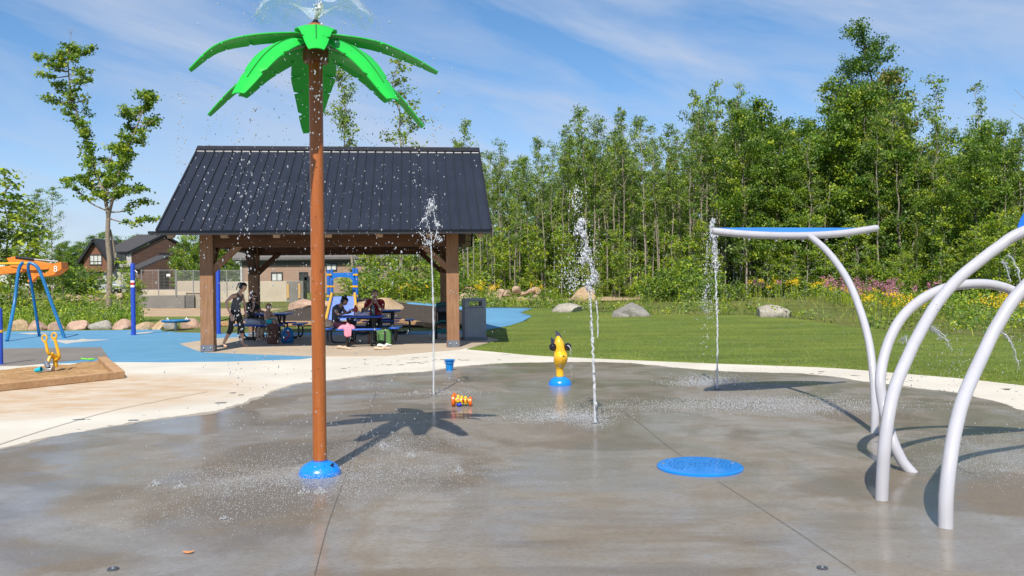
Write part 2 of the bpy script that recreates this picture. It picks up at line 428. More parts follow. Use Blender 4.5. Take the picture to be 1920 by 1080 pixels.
# shelter slab, blue rubber, grey pad
slab = gpx([(337, 645), (366, 657), (382, 661), (470, 664.5), (590, 669), (720, 668), (861, 655.5), (938, 637.5), (915, 632), (830, 627), (700, 629), (566, 629), (480, 631), (404, 635)])
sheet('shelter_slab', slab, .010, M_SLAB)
blue = gpx([(-420, 640), (-420, 690), (40, 684), (195, 679), (300, 679.5), (430, 678), (560, 674), (600, 669), (700, 660), (850, 640), (868, 622), (875, 613), (835, 614), (700, 612), (560, 611), (405, 612), (375, 617), (300, 618), (160, 620), (0, 622), (-420, 632)][1:])
sheet('rubber_surface', blue, .005, M_BLUE)
sheet('grey_rubber_pad', gpx([(-420, 657), (-420, 690), (40, 686), (204, 671), (190, 651.5), (0, 654)]), .009, M_GREYR)
pale = MB()
def star(c, pts):
    sheet('pale_star_marking', [G(x, y) for x, y in pts], .009, M_PALE)
star(None, [(92, 638), (108, 641), (125, 645), (140, 642.5), (208, 637), (165, 637), (155, 635.5), (143, 638)])
star(None, [(35, 625), (60, 627.5), (95, 624.5), (60, 624)])
star(None, [(262, 624), (290, 622), (278, 625), (250, 627)])
bl2 = [GT(x, y) for x, y in [(868, 622), (905, 619), (925, 617), (955, 611), (980, 603), (997, 593), (975, 586.5), (999, 578.5), (940, 577), (880, 577), (835, 572), (790, 568.5), (762, 567), (765, 571), (800, 573), (850, 577), (868, 583), (868, 612)]]
sheet('blue_path', bl2, .02, M_BLUE, cell=1.0, smooth=1)
# lawn
far_edge = [GT(x, y) for x, y in [(999, 577.5), (1060, 579), (1130, 584), (1230, 590), (1330, 590.5), (1410, 591), (1494, 598), (1558, 607), (1623, 616), (1752, 625), (1913, 638), (1990, 650)]]
lawn = [Vector(p) for p in lawn_near] + [Vector((30, -6, 0)), Vector((26, 10, 0))] + far_edge[::-1] + [GT(x, y) for x, y in [(975, 586.5), (997, 593), (985, 602), (955, 611), (925, 617), (905, 620), (912, 632)]] + [G(938, 637.5)]
LAWN = [(p.x, p.y) for p in lawn]
sheet('lawn', lawn, .013, M_LAWN, cell=1.0, smooth=1)
lf = gpx([(-420, 632), (0, 622), (160, 620), (300, 618), (375, 617), (405, 612)]) + gpx([(470, 600), (440, 594), (300, 590), (150, 592), (0, 595), (-420, 600)])
sheet('side_lawn', lf, .014, M_LAWN, cell=1.0, smooth=1)
# mulch bed round the slide, dirt behind
mul = [GT(x, y) for x, y in [(405, 611), (560, 610.5), (700, 611.5), (835, 613), (868, 613), (868, 584), (850, 578), (800, 574), (765, 571), (700, 561), (640, 562), (575, 575), (520, 588), (440, 598)]]
sheet('mulch_bed', mul, .03, M_MULCH, cell=1.0, smooth=1)
t_ = [(-13, 44), (-24, 46), (-60, 47), (-60, 58), (-30, 62), (-12, 56), (-6, 50), (-3, 46), (-7, 42)]
sheet('dirt_road', t_, .03, M_DIRT, cell=1.0, smooth=1)
dr2 = [(-3, 46), (2, 42.5), (6, 43.2), (9.5, 43.6), (10, 47), (6, 49), (2, 50), (-6, 50)]
sheet('dirt_track', dr2, .04, M_DIRT, cell=1.0, smooth=1)
# ================================================================ object materials
def wood_mat(name, a, b, sc=1.0, axis=2):
    t = NT(name); s_ = [14 * sc] * 3; s_[axis] = .9 * sc
    v = t.coord('Object', tuple(s_)); f = t.noise(v, 1.6, 6, .6, .5); k = t.noise(t.coord(), 2.2, 4)
    col = t.ramp(f, [(.28, a), (.72, b)]); col = t.mix(t.ramp(k, [(.45, 0), (.75, .45)]), col, [x * .6 for x in a])
    t.pbsdf(col, .78, Normal=t.bump(f, .4, .006), Specular_IOR_Level=.25); return t.mat
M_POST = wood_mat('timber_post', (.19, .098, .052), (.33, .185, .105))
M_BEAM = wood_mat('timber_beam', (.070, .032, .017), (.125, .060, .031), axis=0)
M_RAFT = wood_mat('timber_rafter', (.30, .19, .12), (.46, .32, .21), axis=1)
M_CURB = wood_mat('sandpit_timber', (.33, .19, .095), (.50, .31, .165), axis=0)
def roof_mat():
    t = NT('navy_standing_seam_steel'); v = t.coord()
    f = t.noise(v, .9, 6, .6); g = t.noise(t.coord('Object', (6, .5, .5)), 3, 5)
    col = t.ramp(f, [(.3, (.011, .015, .027)), (.7, (.017, .023, .039))])
    col = t.mix(t.ramp(g, [(.5, 0), (.8, .3)]), col, (.026, .031, .044))
    t.pbsdf(col, t.ramp(g, [(.3, .48), (.7, .66)]), Specular_IOR_Level=.25, Normal=t.bump(g, .12, .01)); return t.mat
M_ROOF = roof_mat()
M_TRIM = simple('dark_trim_metal', (.012, .012, .016), .5)
M_STEEL = simple('galvanised_steel', (.45, .45, .45), .35, metal=None) if False else simple('galvanised_steel', (.42, .42, .42), .4, Metallic=.8)
M_BLUEP = simple('blue_powder_coat', (.012, .105, .42), .38, .08)
M_BLUED = simple('deep_blue_powder_coat', (.018, .060, .40), .38, .08)
M_TEALB = simple('sea_blue_powder_coat', (.012, .14, .33), .4, .1)
M_BRIGHTB = simple('bright_blue_plastic', (.005, .205, .70), .28, .06)
M_YEL = simple('yellow_powder_coat', (.66, .36, .015), .4, .08)
M_FISHY = simple('gloss_yellow_fibreglass', (.80, .44, .008), .18, .05, Coat_Weight=.8)
M_BLACK = simple('black_paint', (.012, .012, .014), .35)
M_BLKG = simple('gloss_black', (.01, .01, .013), .1)
def tube_mat():
    t = NT('white_powder_coat'); f = t.noise(t.coord(), 2.5, 5); sc = t.noise(t.coord('Object', (26, 26, 3)), 1.3, 5, .7); dr = t.noise(t.coord('Object', (10, 10, .9)), 1.2, 4)
    col = t.ramp(f, [(.3, (.40, .40, .44)), (.7, (.45, .45, .495))]); col = t.mix(t.ramp(sc, [(.70, 0), (.74, .7)]), col, (.10, .10, .11)); col = t.mix(t.ramp(dr, [(.52, 0), (.75, .35)]), col, (.33, .32, .33))
    t.pbsdf(col, t.ramp(dr, [(.35, .20), (.7, .40)]), Coat_Weight=.3, Normal=t.bump(t.noise(t.coord(), 9, 3), .03, .01)); return t.mat
M_WHT = tube_mat()
M_GREY = simple('grey_moulded_plastic', (.125, .142, .175), .6, .12); M_BIN = simple('slate_grey_plastic', (.23, .25, .29), .6, .10); M_BIND = simple('darker_slate_plastic', (.13, .145, .175), .6, .10)
M_DGREY = simple('dark_grey_plastic', (.050, .056, .072), .55)
M_ORANGE = simple('orange_plastic', (.85, .135, .01), .35)
M_ORM = simple('orange_machine_paint', (.62, .20, .022), .45, .15)
M_RED = simple('red_plastic', (.50, .015, .02), .4)
M_TURQ = simple('turquoise_plastic', (.01, .40, .52), .4)
M_GREENP = simple('green_cloth', (.075, .18, .05), .8)
M_GREENL = simple('lime_plastic', (.15, .55, .03), .45)
M_PINK = simple('pink_towel', (.66, .24, .33), .9, .2, 14, .5)
M_LILAC = simple('lilac_towel', (.60, .52, .66), .9, .3, 10, .5)
M_BROWNB = simple('brown_bag_cloth', (.13, .058, .042), .85, .3, 12, .4)
M_BEIGE = simple('beige_canvas', (.55, .42, .30), .85, .2, 9, .4)
M_WHITE = simple('white_cloth', (.72, .70, .68), .8)
M_TEAL = simple('teal_fabric', (.01, .20, .19), .7)
M_CLEAR = simple('clear_bottle', (.16, .30, .34), .12, Transmission_Weight=.55)
def bark(name, a, b):
    t = NT(name); f = t.noise(t.coord('Object', (6, 6, 1.6)), 2.4, 6, .65)
    t.pbsdf(t.ramp(f, [(.3, a), (.7, b)]), .85, Normal=t.bump(f, .7, .02), Specular_IOR_Level=.2); return t.mat
M_BARKP = bark('pale_bark', (.17, .145, .115), (.34, .30, .245))
M_BARKD = bark('dark_bark', (.06, .048, .038), (.16, .13, .10))
M_BARKW = bark('white_bark', (.30, .28, .25), (.50, .48, .44))
def leaf_mat(name, col, var=.35, yel=.0, trans=.33):
    t = NT(name); oi = t.n('ObjectInfo'); ge = t.coord('Object')
    f = t.noise(ge, 1.1, 3)
    a = [c * (1 - var) for c in col]; b = [col[0] * (1 + var * 1.5), col[1] * (1 + var), col[2] * (1 + var * .3)]
    c1 = t.ramp(f, [(.36, a), (.64, b)])
    c2 = t.mix(t.math('MULTIPLY', oi.outputs['Random'], .45), c1, [col[0] * 1.5, col[1] * 1.18, col[2] * .8])
    d = t.n('BsdfPrincipled'); t.l(c2, d.inputs['Base Color']); d.inputs['Roughness'].default_value = .48; d.inputs['Specular IOR Level'].default_value = .35
    tr = t.n('BsdfTranslucent'); t.l(t.mix(.6, c2, [col[0] * 1.7, col[1] * 1.75, col[2] * .6]), tr.inputs['Color'])
    mx = t.n('MixShader'); mx.inputs[0].default_value = trans; t.l(d.outputs[0], mx.inputs[1]); t.l(tr.outputs[0], mx.inputs[2])
    t.l(mx.outputs[0], t.out.inputs['Surface']); return t.mat
L_MID = leaf_mat('leaf_mid_green', (.125, .240, .034))
L_DARK = leaf_mat('leaf_dark_green', (.056, .135, .024))
L_LIME = leaf_mat('leaf_lime_green', (.255, .36, .034))
L_GREY = leaf_mat('leaf_grey_green', (.145, .23, .090))
L_SEED = leaf_mat('leaf_with_pale_seeds', (.20, .215, .065))
L_RUST = leaf_mat('leaf_rusty', (.30, .13, .02))
L_GRASS = leaf_mat('grass_blade', (.185, .265, .050), .3)
L_STRAW = leaf_mat('straw_blade', (.30, .27, .12), .3)
L_GOLD = leaf_mat('goldenrod_bloom', (.66, .50, .02), .2)
L_PURP = leaf_mat('purple_bloom', (.40, .19, .31), .25)
def water_mat(name, mixw, col=(.86, .90, .95)):
    t = NT(name)
    g = t.n('BsdfGlass'); g.inputs['IOR'].default_value = 1.33; g.inputs['Roughness'].default_value = .03
    d = t.n('BsdfPrincipled'); d.inputs['Base Color'].default_value = (*col, 1); d.inputs['Roughness'].default_value = .12; d.inputs['Subsurface Weight'].default_value = 0
    tr = t.n('BsdfTranslucent'); tr.inputs['Color'].default_value = (*col, 1)
    m1 = t.n('MixShader'); m1.inputs[0].default_value = .35; t.l(d.outputs[0], m1.inputs[1]); t.l(tr.outputs[0], m1.inputs[2])
    m2 = t.n('MixShader'); m2.inputs[0].default_value = mixw; t.l(g.outputs[0], m2.inputs[1]); t.l(m1.outputs[0], m2.inputs[2])
    t.l(m2.outputs[0], t.out.inputs['Surface']); return t.mat
M_FOAM = water_mat('foaming_water', .66, (.86, .89, .94))
M_DROP = water_mat('water_drops', .42)
def film_mat():
    t = NT('thin_water_sheet')
    lw = t.n('LayerWeight'); lw.inputs['Blend'].default_value = .25
    f = t.noise(t.coord('Object', (9, 9, 4)), 1.6, 5, .6, 1.2)
    fac = t.math('MULTIPLY', t.math('ADD', t.math('MULTIPLY', lw.outputs['Facing'], .55), .05), t.ramp(f, [(.35, .25), (.65, 1.4)]), True)
    tr = t.n('BsdfTransparent'); g = t.n('BsdfPrincipled'); g.inputs['Base Color'].default_value = (.8, .87, .95, 1); g.inputs['Roughness'].default_value = .08
    mx = t.n('MixShader'); t.l(fac, mx.inputs[0]); t.l(tr.outputs[0], mx.inputs[1]); t.l(g.outputs[0], mx.inputs[2]); t.l(mx.outputs[0], t.out.inputs['Surface']); return t.mat
M_FILM = film_mat()
def stone_mat(name, a, b, c):
    t = NT(name); v = t.coord(); f = t.noise(v, 1.7, 8, .65); g = t.noise(v, 14, 5, .7)
    col = t.ramp(f, [(.28, a), (.55, b), (.75, c)]); col = t.mix(t.ramp(g, [(.35, .4), (.6, 0)]), col, [x * .5 for x in a])
    t.pbsdf(col, .85, Normal=t.bump(t.math('ADD', f, t.math('MULTIPLY', g, .4)), .6, .05), Specular_IOR_Level=.25); return t.mat
ST_SAND = stone_mat('sandy_stone', (.30, .215, .145), (.44, .33, .24), (.54, .44, .34))
ST_PINK = stone_mat('pinkish_stone', (.30, .20, .145), (.46, .31, .23), (.56, .42, .33))
ST_WHITE = stone_mat('white_stone', (.26, .235, .20), (.38, .35, .30), (.46, .43, .375))
ST_GREY = stone_mat('grey_stone', (.16, .155, .14), (.25, .24, .215), (.34, .32, .28))
ST_TAN = stone_mat('tan_stone', (.32, .22, .13), (.46, .33, .20), (.56, .43, .29))
def rock_mesh(seed, size, sub=3, rough=.28, cuts=5, planes0=()):
    r = random.Random(seed); V, F = ico(sub); off = Vector((r.uniform(-50, 50), r.uniform(-50, 50), r.uniform(-50, 50)))
    planes = [(Vector(n_).normalized(), d_) for n_, d_ in planes0]
    for _ in range(cuts):
        nn = Vector((r.gauss(0, 1), r.gauss(0, 1), r.gauss(0, .8))).normalized(); planes.append((nn, r.uniform(.50, .86)))
    vs = []
    for v in V:
        p = v * (1 + rough * noise.noise(v * 1.3 + off) + rough * .35 * noise.noise(v * 3.7 + off) + rough * .12 * noise.noise(v * 9 + off))
        for nn, d in planes:
            e = p.dot(nn) - d
            if e > 0: p = p - nn * e * .97
        z = p.z
        if z < -.35: z = -.35 + (z + .35) * .2
        vs.append((p.x * size[0], p.y * size[1], (z + .3) * size[2] / 1.2))
    m = MB(); m.add(vs, F); return m
def rock(name, label, loc, size, mat, seed, group=None, rotz=0, cat='boulder', rough=.28, cuts=5, sub=3, planes0=()):
    m = rock_mesh(seed, size, sub, rough, cuts, planes0)
    o = link(name, m.mesh(name, mat, smooth=32)); o.location = loc; o.rotation_euler = (0, 0, rotz)
    return tag(o, label, cat, group)
# ================================================================ palm sprayer
PY = 7.19; pb = G(600, 890); PY = pb.y
def trunk_mat():
    t = NT('terracotta_powder_coat'); f = t.noise(t.coord('Object', (9, 9, .8)), 1.6, 6, .65); g = t.noise(t.coord(), 26, 4, .7)
    col = t.ramp(f, [(.3, (.27, .075, .016)), (.55, (.36, .105, .022)), (.75, (.43, .15, .045))]); col = t.mix(t.ramp(g, [(.60, 0), (.72, .5)]), col, (.18, .06, .02))
    t.pbsdf(col, t.ramp(f, [(.35, .24), (.65, .50)]), Normal=t.bump(g, .08, .004)); return t.mat
M_TRUNK = trunk_mat()
M_TRUNKD = simple('dark_brown_metal', (.14, .045, .016), .4)
M_FROND = simple('leaf_green_sheet_metal', (.010, .47, .045), .42, .06, 3)
M_FRONDL = simple('frond_groove', (.008, .16, .02), .5)
palm = thing('palm_sprayer', 'tall palm tree water sprayer with terracotta pole, bright green fronds and blue domed foot', 'water feature', pb)
m = MB(); R = .176
m.lathe([(R, 0)] + [(R * math.cos(a), .012 + .112 * math.sin(a)) for a in np.linspace(0, 1.25, 10)] + [(.062, .127), (.058, .127)], pb, 40)
m.build('base_dome', M_BRIGHTB, palm)
m = MB()
for a in (-.55,): m.tube([pb + Vector((.125 * math.cos(a), .125 * math.sin(a), .085)), pb + Vector((.15 * math.cos(a), .15 * math.sin(a), .105))], .011, 8)
m.build('bolt', M_BLACK, palm)
top = P(591.5, 92, PY)
m = MB(); m.tube([pb + Vector((0, 0, .1)), (pb + top) / 2, top], .0576, 28)
m.build('trunk', M_TRUNK, palm)
c0 = P(592, 104, PY)
m = MB(); m.lathe([(.06, -.07), (.1, -.062), (.106, -.05), (.106, .055), (.09, .066), (.05, .066)], c0, 32); m.build('collar', M_TRUNKD, palm)
c1 = P(592, 60, PY)
m = MB(); m.lathe([(.10, -.05), (.102, -.02)] + [(.10 * math.cos(a), .075 * math.sin(a)) for a in np.linspace(.1, 1.4, 8)], c1, 32); m.build('crown_cap', M_TRUNK, palm)
m = MB(); m.lathe([(.034, .055), (.036, .08), (.022, .084), (.022, .1), (.012, .102)], c1, 18); m.build('nozzle', M_BLACK, palm)
def frond(az, prof, W, notches=(.36, .58, .78), fold=.16, root=None, sag=0):
    """prof: list of (radius, z offset from the crown); W half width in mid frond"""
    d = Vector((math.cos(az), math.sin(az), 0)); sd_ = Vector((-d.y, d.x, 0))
    pts = spline([(c1.x + d.x * r, c1.y + d.y * r, z) for r, z in prof], 30); n = len(pts)
    mb = MB(); top_, = ([],)
    rows = []
    for i, p in enumerate(pts):
        t = i / (n - 1)
        wv = W * (min(1, .52 + t * 2.2) if t < .25 else 1) * (1 - .68 * max(0, (t - .40) / .60) ** 1.3)
        tg = (pts[min(i + 1, n - 1)] - pts[max(i - 1, 0)]).normalized(); nu = sd_.cross(tg) * -1
        if nu.z < 0: nu = -nu
        rows.append((p, wv, nu, t))
    def cut(t, side):
        for q in notches:
            q2 = q + (.02 if side > 0 else 0)
            e = t - q2
            if -.001 <= e < .018: return .74
        return 1.0
    th = .004
    V = []; Fc = []
    for p, wv, nu, t in rows:
        for side, k in ((-1, 1), (-1, .5), (0, 0), (1, .5), (1, 1)):
            ww = wv * k * (cut(t, side) if k == 1 else 1)
            q = p + sd_ * (side * ww) - nu * (fold * wv * k * k * 1.3)
            V.append(q + nu * th); V.append(q - nu * th)
    for i in range(n - 1):
        a = i * 10; b = a + 10
        for j in range(4):
            Fc += [(a + 2 * j, a + 2 * j + 2, b + 2 * j + 2, b + 2 * j), (a + 2 * j + 1, b + 2 * j + 1, b + 2 * j + 3, a + 2 * j + 3)]
        Fc += [(a, b, b + 1, a + 1), (a + 8, a + 9, b + 9, b + 8)]
    Fc += [(0, 1, 3, 2), (2, 3, 5, 4), (4, 5, 7, 6), (6, 7, 9, 8)]; e = (n - 1) * 10
    Fc += [(e, e + 2, e + 3, e + 1), (e + 2, e + 4, e + 5, e + 3), (e + 4, e + 6, e + 7, e + 5), (e + 6, e + 8, e + 9, e + 7)]
    mb.add(V, Fc)
    f = mb.build('frond', M_FROND, palm, smooth=28)
    g = MB(); g.tube([rows[i][0] + rows[i][2] * .006 for i in range(2, int(n * .86))], .0045, 6)
    # seams pressed across the blade
    for q in notches[:3]:
        i = int(q * (n - 1)); p, wv, nu, t = rows[i]
    g.build('midrib', M_FRONDL, f)
    return f
zc = c1.z
for az, prof, W in [
    (-90, [(.07, -.01), (.40, -.07), (.70, -.16), (.98, -.40)], .165),
    (180, [(.07, -.01), (.5, -.06), (.8, -.16), (1.01, -.36)], .150),
    (0, [(.07, -.01), (.5, -.06), (.8, -.17), (1.03, -.29)], .150),
    (90, [(.07, -.01), (.45, -.07), (.75, -.18), (1.0, -.36)], .15),
    (-122, [(.06, -.10), (.38, -.16), (.72, -.37), (1.06, -.73)], .165),
    (-58, [(.06, -.10), (.38, -.16), (.72, -.37), (1.06, -.73)], .165),
    (172, [(.06, -.13), (.38, -.26), (.66, -.46), (.89, -.70)], .12),
    (9, [(.06, -.13), (.40, -.26), (.68, -.46), (.93, -.74)], .12),
    (136, [(.06, -.10), (.36, -.14), (.66, -.26), (.90, -.43)], .145),
    (43, [(.06, -.10), (.36, -.14), (.66, -.26), (.90, -.43)], .145),
    (94, [(.06, -.13), (.34, -.24), (.60, -.42), (.86, -.70)], .19)]:
    frond(math.radians(az + 13), [(r, zc + z) for r, z in prof], W)

# ================================================================ fish sprayer
fb = G(1050, 722)
M_FIN = simple('navy_fin', (.018, .023, .05), .75)
fish = thing('fish_sprayer', 'yellow fish head water sprayer with black bulging eyes on a blue domed foot', 'water feature', fb)
m = MB(); m.lathe([(.178, 0)] + [(.178 * math.cos(a), .01 + .13 * math.sin(a)) for a in np.linspace(0, 1.3, 9)] + [(.05, .14)], fb, 36); m.build('base_dome', M_BRIGHTB, fish)
k = fb.y / FPX   # metres per photo pixel at the fish
def loft(mb, rows, seg=24, mi=0):
    V = []; n = len(rows)
    for (cx_, cy_, cz, rx, ry) in rows:
        for i in range(seg):
            a = 2 * PI * i / seg; V.append((cx_ + rx * math.cos(a), cy_ + ry * math.sin(a), cz))
    Fq = [(j * seg + i, j * seg + (i + 1) % seg, (j + 1) * seg + (i + 1) % seg, (j + 1) * seg + i) for j in range(n - 1) for i in range(seg)]
    Fq += [tuple(reversed(range(seg))), tuple(range((n - 1) * seg, n * seg))]
    mb.add(V, Fq, mi)
m = MB()
rows = [(0, 0, .12, .064, .064), (0, 0, .15, .060, .06), (-.002, 0, .22, .058, .058), (-.002, 0, .265, .062, .062), (.002, -.01, .30, .082, .084), (.008, -.024, .345, .100, .108),
        (.012, -.036, .40, .110, .128), (.013, -.042, .445, .110, .132), (.012, -.040, .48, .106, .126), (.010, -.030, .497, .101, .112), (.006, -.008, .506, .098, .094), (.004, -.004, .522, .097, .094), (.0, .004, .57, .095, .106), (-.004, .012, .62, .088, .116), (-.008, .022, .675, .072, .118), (-.014, .03, .73, .046, .096), (-.018, .035, .765, .018, .05)]
rows = [(fb.x + a, fb.y + b, fb.z + c, d, e) for a, b, c, d, e in rows]
loft(m, rows, 28)
m.build('body', M_FISHY, fish, smooth=180)
m = MB(); m.ball(fb + Vector((.050, -.160, .462)), (.019, .016, .010), 2); m.build('mouth_hole', M_BLKG, fish)
for dx in (-1, 1):
    m = MB(); m.ball(fb + Vector((.113 * dx + .008, -.05 if dx < 0 else -.03, .595)), .062, 3); m.tube([fb + Vector((.06 * dx, 0, .595)), fb + Vector((.11 * dx, -.03, .595))], .03, 12)
    m.build('eye', M_BLKG, fish)
m = MB()
m.poly_prism([fb + Vector(v) for v in ((-.055, .02, .735), (.03, .0, .73), (.002, .05, .80), (-.06, .06, .845))], (.012, .03, 0)); m.build('fin', M_FIN, fish, bevel=.004)
m = MB(); m.poly_prism([fb + Vector(v) for v in ((-.09, .05, .60), (-.06, .02, .64), (-.085, .06, .70), (-.135, .09, .74), (-.13, .08, .65))], (.012, .03, 0)); m.build('fin', M_FIN, fish, bevel=.004)
m = MB(); m.tube([fb + Vector((.13, -.09, .62)), fb + Vector((.155, -.12, .59)), fb + Vector((.162, -.13, .55))], [.009, .006, .004], 6)
for i in range(40):
    m.ball(fb + Vector((.166 + rnd.gauss(0, .012), -.13, .55 - rnd.random() ** 1.5 * .5)), (.0035, .0035, .007), 1)
tag(m.build('water_trickle', M_FOAM), 'thin water trickle falling from the eye of the yellow fish sprayer', 'water jet')

# ================================================================ white arches
def arch(name, pts, r, label, cat='spray arch', seg=20):
    p = spline(pts, 10); b = Vector((p[0].x, p[0].y, 0))
    root = thing(name, label, cat, b)
    m = MB(); m.tube(p, r, seg); m.build('tube', M_WHT, root, smooth=60)
    m = MB(); m.lathe([(r * 1.02, .005), (r * 1.28, .006), (r * 1.22, .016), (r * 1.01, .017)], b, 28); m.build('floor_collar', M_STEEL, root) if False else None
    return root, p
A_px = [(1653, 938, G(1653, 938).y), (1655.5, 884, 6.14), (1659, 835, 6.15), (1667, 774, 6.21), (1680, 721, 6.34), (1708, 656, 6.52), (1717, 638, 6.58), (1755, 572, 6.78), (1794, 525.5, 6.88), (1833, 492.5, 6.93), (1872, 463, 6.97), (1920, 434, 6.97)]
A = [P(*q) for q in A_px] + [Vector((4.8, 7.0, 2.16)), Vector((5.6, 7.2, 2.26)), Vector((6.5, 7.6, 2.1)), Vector((7.2, 8.0, 1.5)), Vector((7.5, 8.2, .7)), Vector((7.55, 8.25, 0))]
A[0].z = 0
archA, pA = arch('spray_arch', A, .0455, 'white tubular arch with its foot left of the drain and a scuff mark, middle of the curved trio')
archA['label'] = 'white spray arch between the tall front arch and the low back arch'
B_px = [(1773, 990, G(1773, 990).y), (1774, 933, 5.46), (1780.5, 868, 5.52), (1791.5, 803, 5.65), (1810, 738, 5.84), (1847, 656, 6.12), (1870, 610, 6.20), (1915, 545, 6.25)]
Bp = [P(*q) for q in B_px] + [Vector((4.15, 6.28, 1.84)), Vector((4.9, 6.4, 2.12)), Vector((5.8, 6.6, 2.15)), Vector((6.6, 6.9, 1.8)), Vector((7.0, 7.0, .9)), Vector((7.05, 7.0, 0))]
Bp[0].z = 0
archB, pB = arch('spray_arch', Bp, .0455, 'nearest white spray arch, its foot closest to the bottom right corner')
C_px = [(1710, 885, G(1710, 885).y), (1692, 865, 7.06), (1676, 832, 7.10), (1666, 800, 7.17), (1656, 760, 7.28), (1650.5, 720, 7.33), (1653, 690, 7.38), (1660, 660, 7.44), (1671, 630, 7.5), (1689, 598, 7.58), (1715, 571, 7.66), (1750, 549, 7.74), (1790, 536, 7.8), (1840, 532, 7.85), (1880, 538, 7.88), (1918, 553, 7.9)]
Cp = [P(*q) for q in C_px] + [Vector((5.05, 7.92, 1.32)), Vector((5.4, 7.95, 1.0)), Vector((5.6, 8.0, .5)), Vector((5.65, 8.0, 0))]
Cp[0].z = -.01; Cp.insert(0, Cp[0] + (Cp[0] - Cp[1]) * .7)
archC, pC = arch('spray_arch', Cp, .044, 'low white spray arch looping behind the others with its foot leaning inwards')
m = MB(); i0 = min(range(len(pC)), key=lambda i: (pC[i] - P(1866, 536, 7.87)).length)
m.tube([pC[i0 - 1], pC[i0], pC[i0 + 1]], .0448, 20); m.build('clamp_ring', simple('pale_clamp', (.40, .42, .45), .4), archC)
# blue sail seen at the frame edge, on the tall middle arch
m = MB(); i1 = min(range(len(pA)), key=lambda i: (pA[i] - P(1912, 439, 6.97)).length)
base = [p + Vector((0, .02, .03)) for p in pA[i1:i1 + 15]]
nB = len(base); V = []; Fq = []
for i, p in enumerate(base):
    t = i / (nB - 1); hh = .24 * math.sin(PI * min(1, t * .9 + .02)) ** .8
    for e in (0, .33, .66, 1): V.append(p + Vector((0, .25 * hh * e, hh * e)) + Vector((0, -.006, 0)))
    for e in (0, .33, .66, 1): V.append(p + Vector((0, .25 * hh * e, hh * e)) + Vector((0, .006, 0)))
for i in range(nB - 1):
    a = i * 8; b = a + 8
    for j in range(3): Fq += [(a + j, b + j, b + j + 1, a + j + 1), (a + 4 + j, a + 5 + j, b + 5 + j, b + 4 + j)]
    Fq += [(a + 3, b + 3, b + 7, a + 7), (a, a + 4, b + 4, b)]
m.add(V, Fq); m.build('sail', simple('royal_blue_panel', (.006, .11, .52), .35), archA)

# leaf-canopy post
U_px = [(1640, 815, 8.80), (1640.5, 760, 8.83), (1637, 700, 8.93), (1629, 640, 9.12), (1614, 585, 9.40), (1592, 530, 9.80), (1568, 492, 10.2), (1545, 465, 10.5), (1519, 443, 10.80)]
U = [P(*q) for q in U_px]; U[0].z = 0
ub = Vector((U[0].x, U[0].y, 0))
umb = thing('canopy_sprayer', 'white curved post carrying a bowed tube and a blue leaf canopy', 'water feature', ub)
m = MB(); m.tube(spline(U, 10), .0405, 20); m.build('post', M_WHT, umb, smooth=60)
T_px = [(1339, 433.5, 10.50), (1380, 438, 10.53), (1430, 441, 10.6), (1480, 442, 10.72), (1530, 441, 10.88), (1580, 437.5, 11.07), (1620, 431.5, 11.22), (1642, 428, 11.32)]
T = spline([P(*q) for q in T_px], 8)
m = MB(); m.tube(T, [.046] * (len(T)), 18); m.ball(T[-1], .046, 2); m.ball(T[0], (.02, .046, .046), 2); m.build('bow_tube', M_WHT, umb, smooth=70)
d0 = (T[-1] - T[0]).normalized(); back = Vector((-d0.y, d0.x, 0)).normalized()
V = []; Fq = []; sub = T[1:-6]; nT = len(sub)
for i, p in enumerate(sub):
    t = i / (nT - 1); wv = .62 * math.sin(PI * t) ** .8 + .02
    chord = T[0].lerp(T[-1], i / (nT - 1))
    qq = p + back * (.02 + wv); crest = P(960 + FPX * qq.x / qq.y, 426.5 + 1.2 * abs(t - .5), qq.y).z
    for e in (0, .25, .5, .75, 1):
        z = (p.z + .03) * (1 - e) + crest * e + .0 * e
        q = p + back * (.02 + wv * e); V.append((q.x, q.y, z)); 
    for e in (0, .25, .5, .75, 1):
        z = (p.z + .03) * (1 - e) + crest * e + .0 * e
        q = p + back * (.02 + wv * e); V.append((q.x, q.y, z - .012))
for i in range(nT - 1):
    a = i * 10; b = a + 10
    for j in range(4): Fq += [(a + j, b + j, b + j + 1, a + j + 1), (a + 5 + j, a + 6 + j, b + 6 + j, b + 5 + j)]
    Fq += [(a + 4, b + 4, b + 9, a + 9), (a, a + 5, b + 5, b)]
m = MB(); m.add(V, Fq); m.build('canopy', simple('sky_blue_canopy', (.004, .19, .60), .35), umb, smooth=50)
for t in (.22, .36, .5, .63, .76, .9):
    m = MB(); p = T[int(t * (len(T) - 1))]; m.lathe([(.012, -.075), (.016, -.07), (.018, -.045)], p, 10); m.build('spray_nozzle', M_WHT, umb)

# ================================================================ drain cover, floor nozzles, toys
dc = Vector((1.5873 - .0, 7.2636, 0)); dc = (G(1232, 878) + G(1392.5, 877)) / 2; dr = (G(1232, 878) - G(1392.5, 877)).length / 2
drain = thing('drain_cover', 'round blue perforated drain cover set in the wet concrete', 'drain cover', dc)
m = MB(); m.lathe([(dr, .004), (dr, .018), (dr - .012, .026), (dr * .6, .029), (.001, .030)], dc, 64); m.build('plate', simple('blue_cover', (.004, .19, .62), .28, .05, Coat_Weight=.4), drain, smooth=30)
hb = MB()
for rr, cnt in ((.05, 9), (.085, 14), (.15, 18), (.185, 24), (.22, 30), (.255, 34)):
    for i in range(cnt):
        a = 2 * PI * i / cnt
        if rr > .1 and abs(math.sin(a)) > .72: continue
        p = dc + Vector((rr * math.cos(a), rr * math.sin(a), .0299 if rr < .2 else .0292))
        hb.lathe([(.006, 0), (.006, .0012), (.004, .0014)], p, 6)
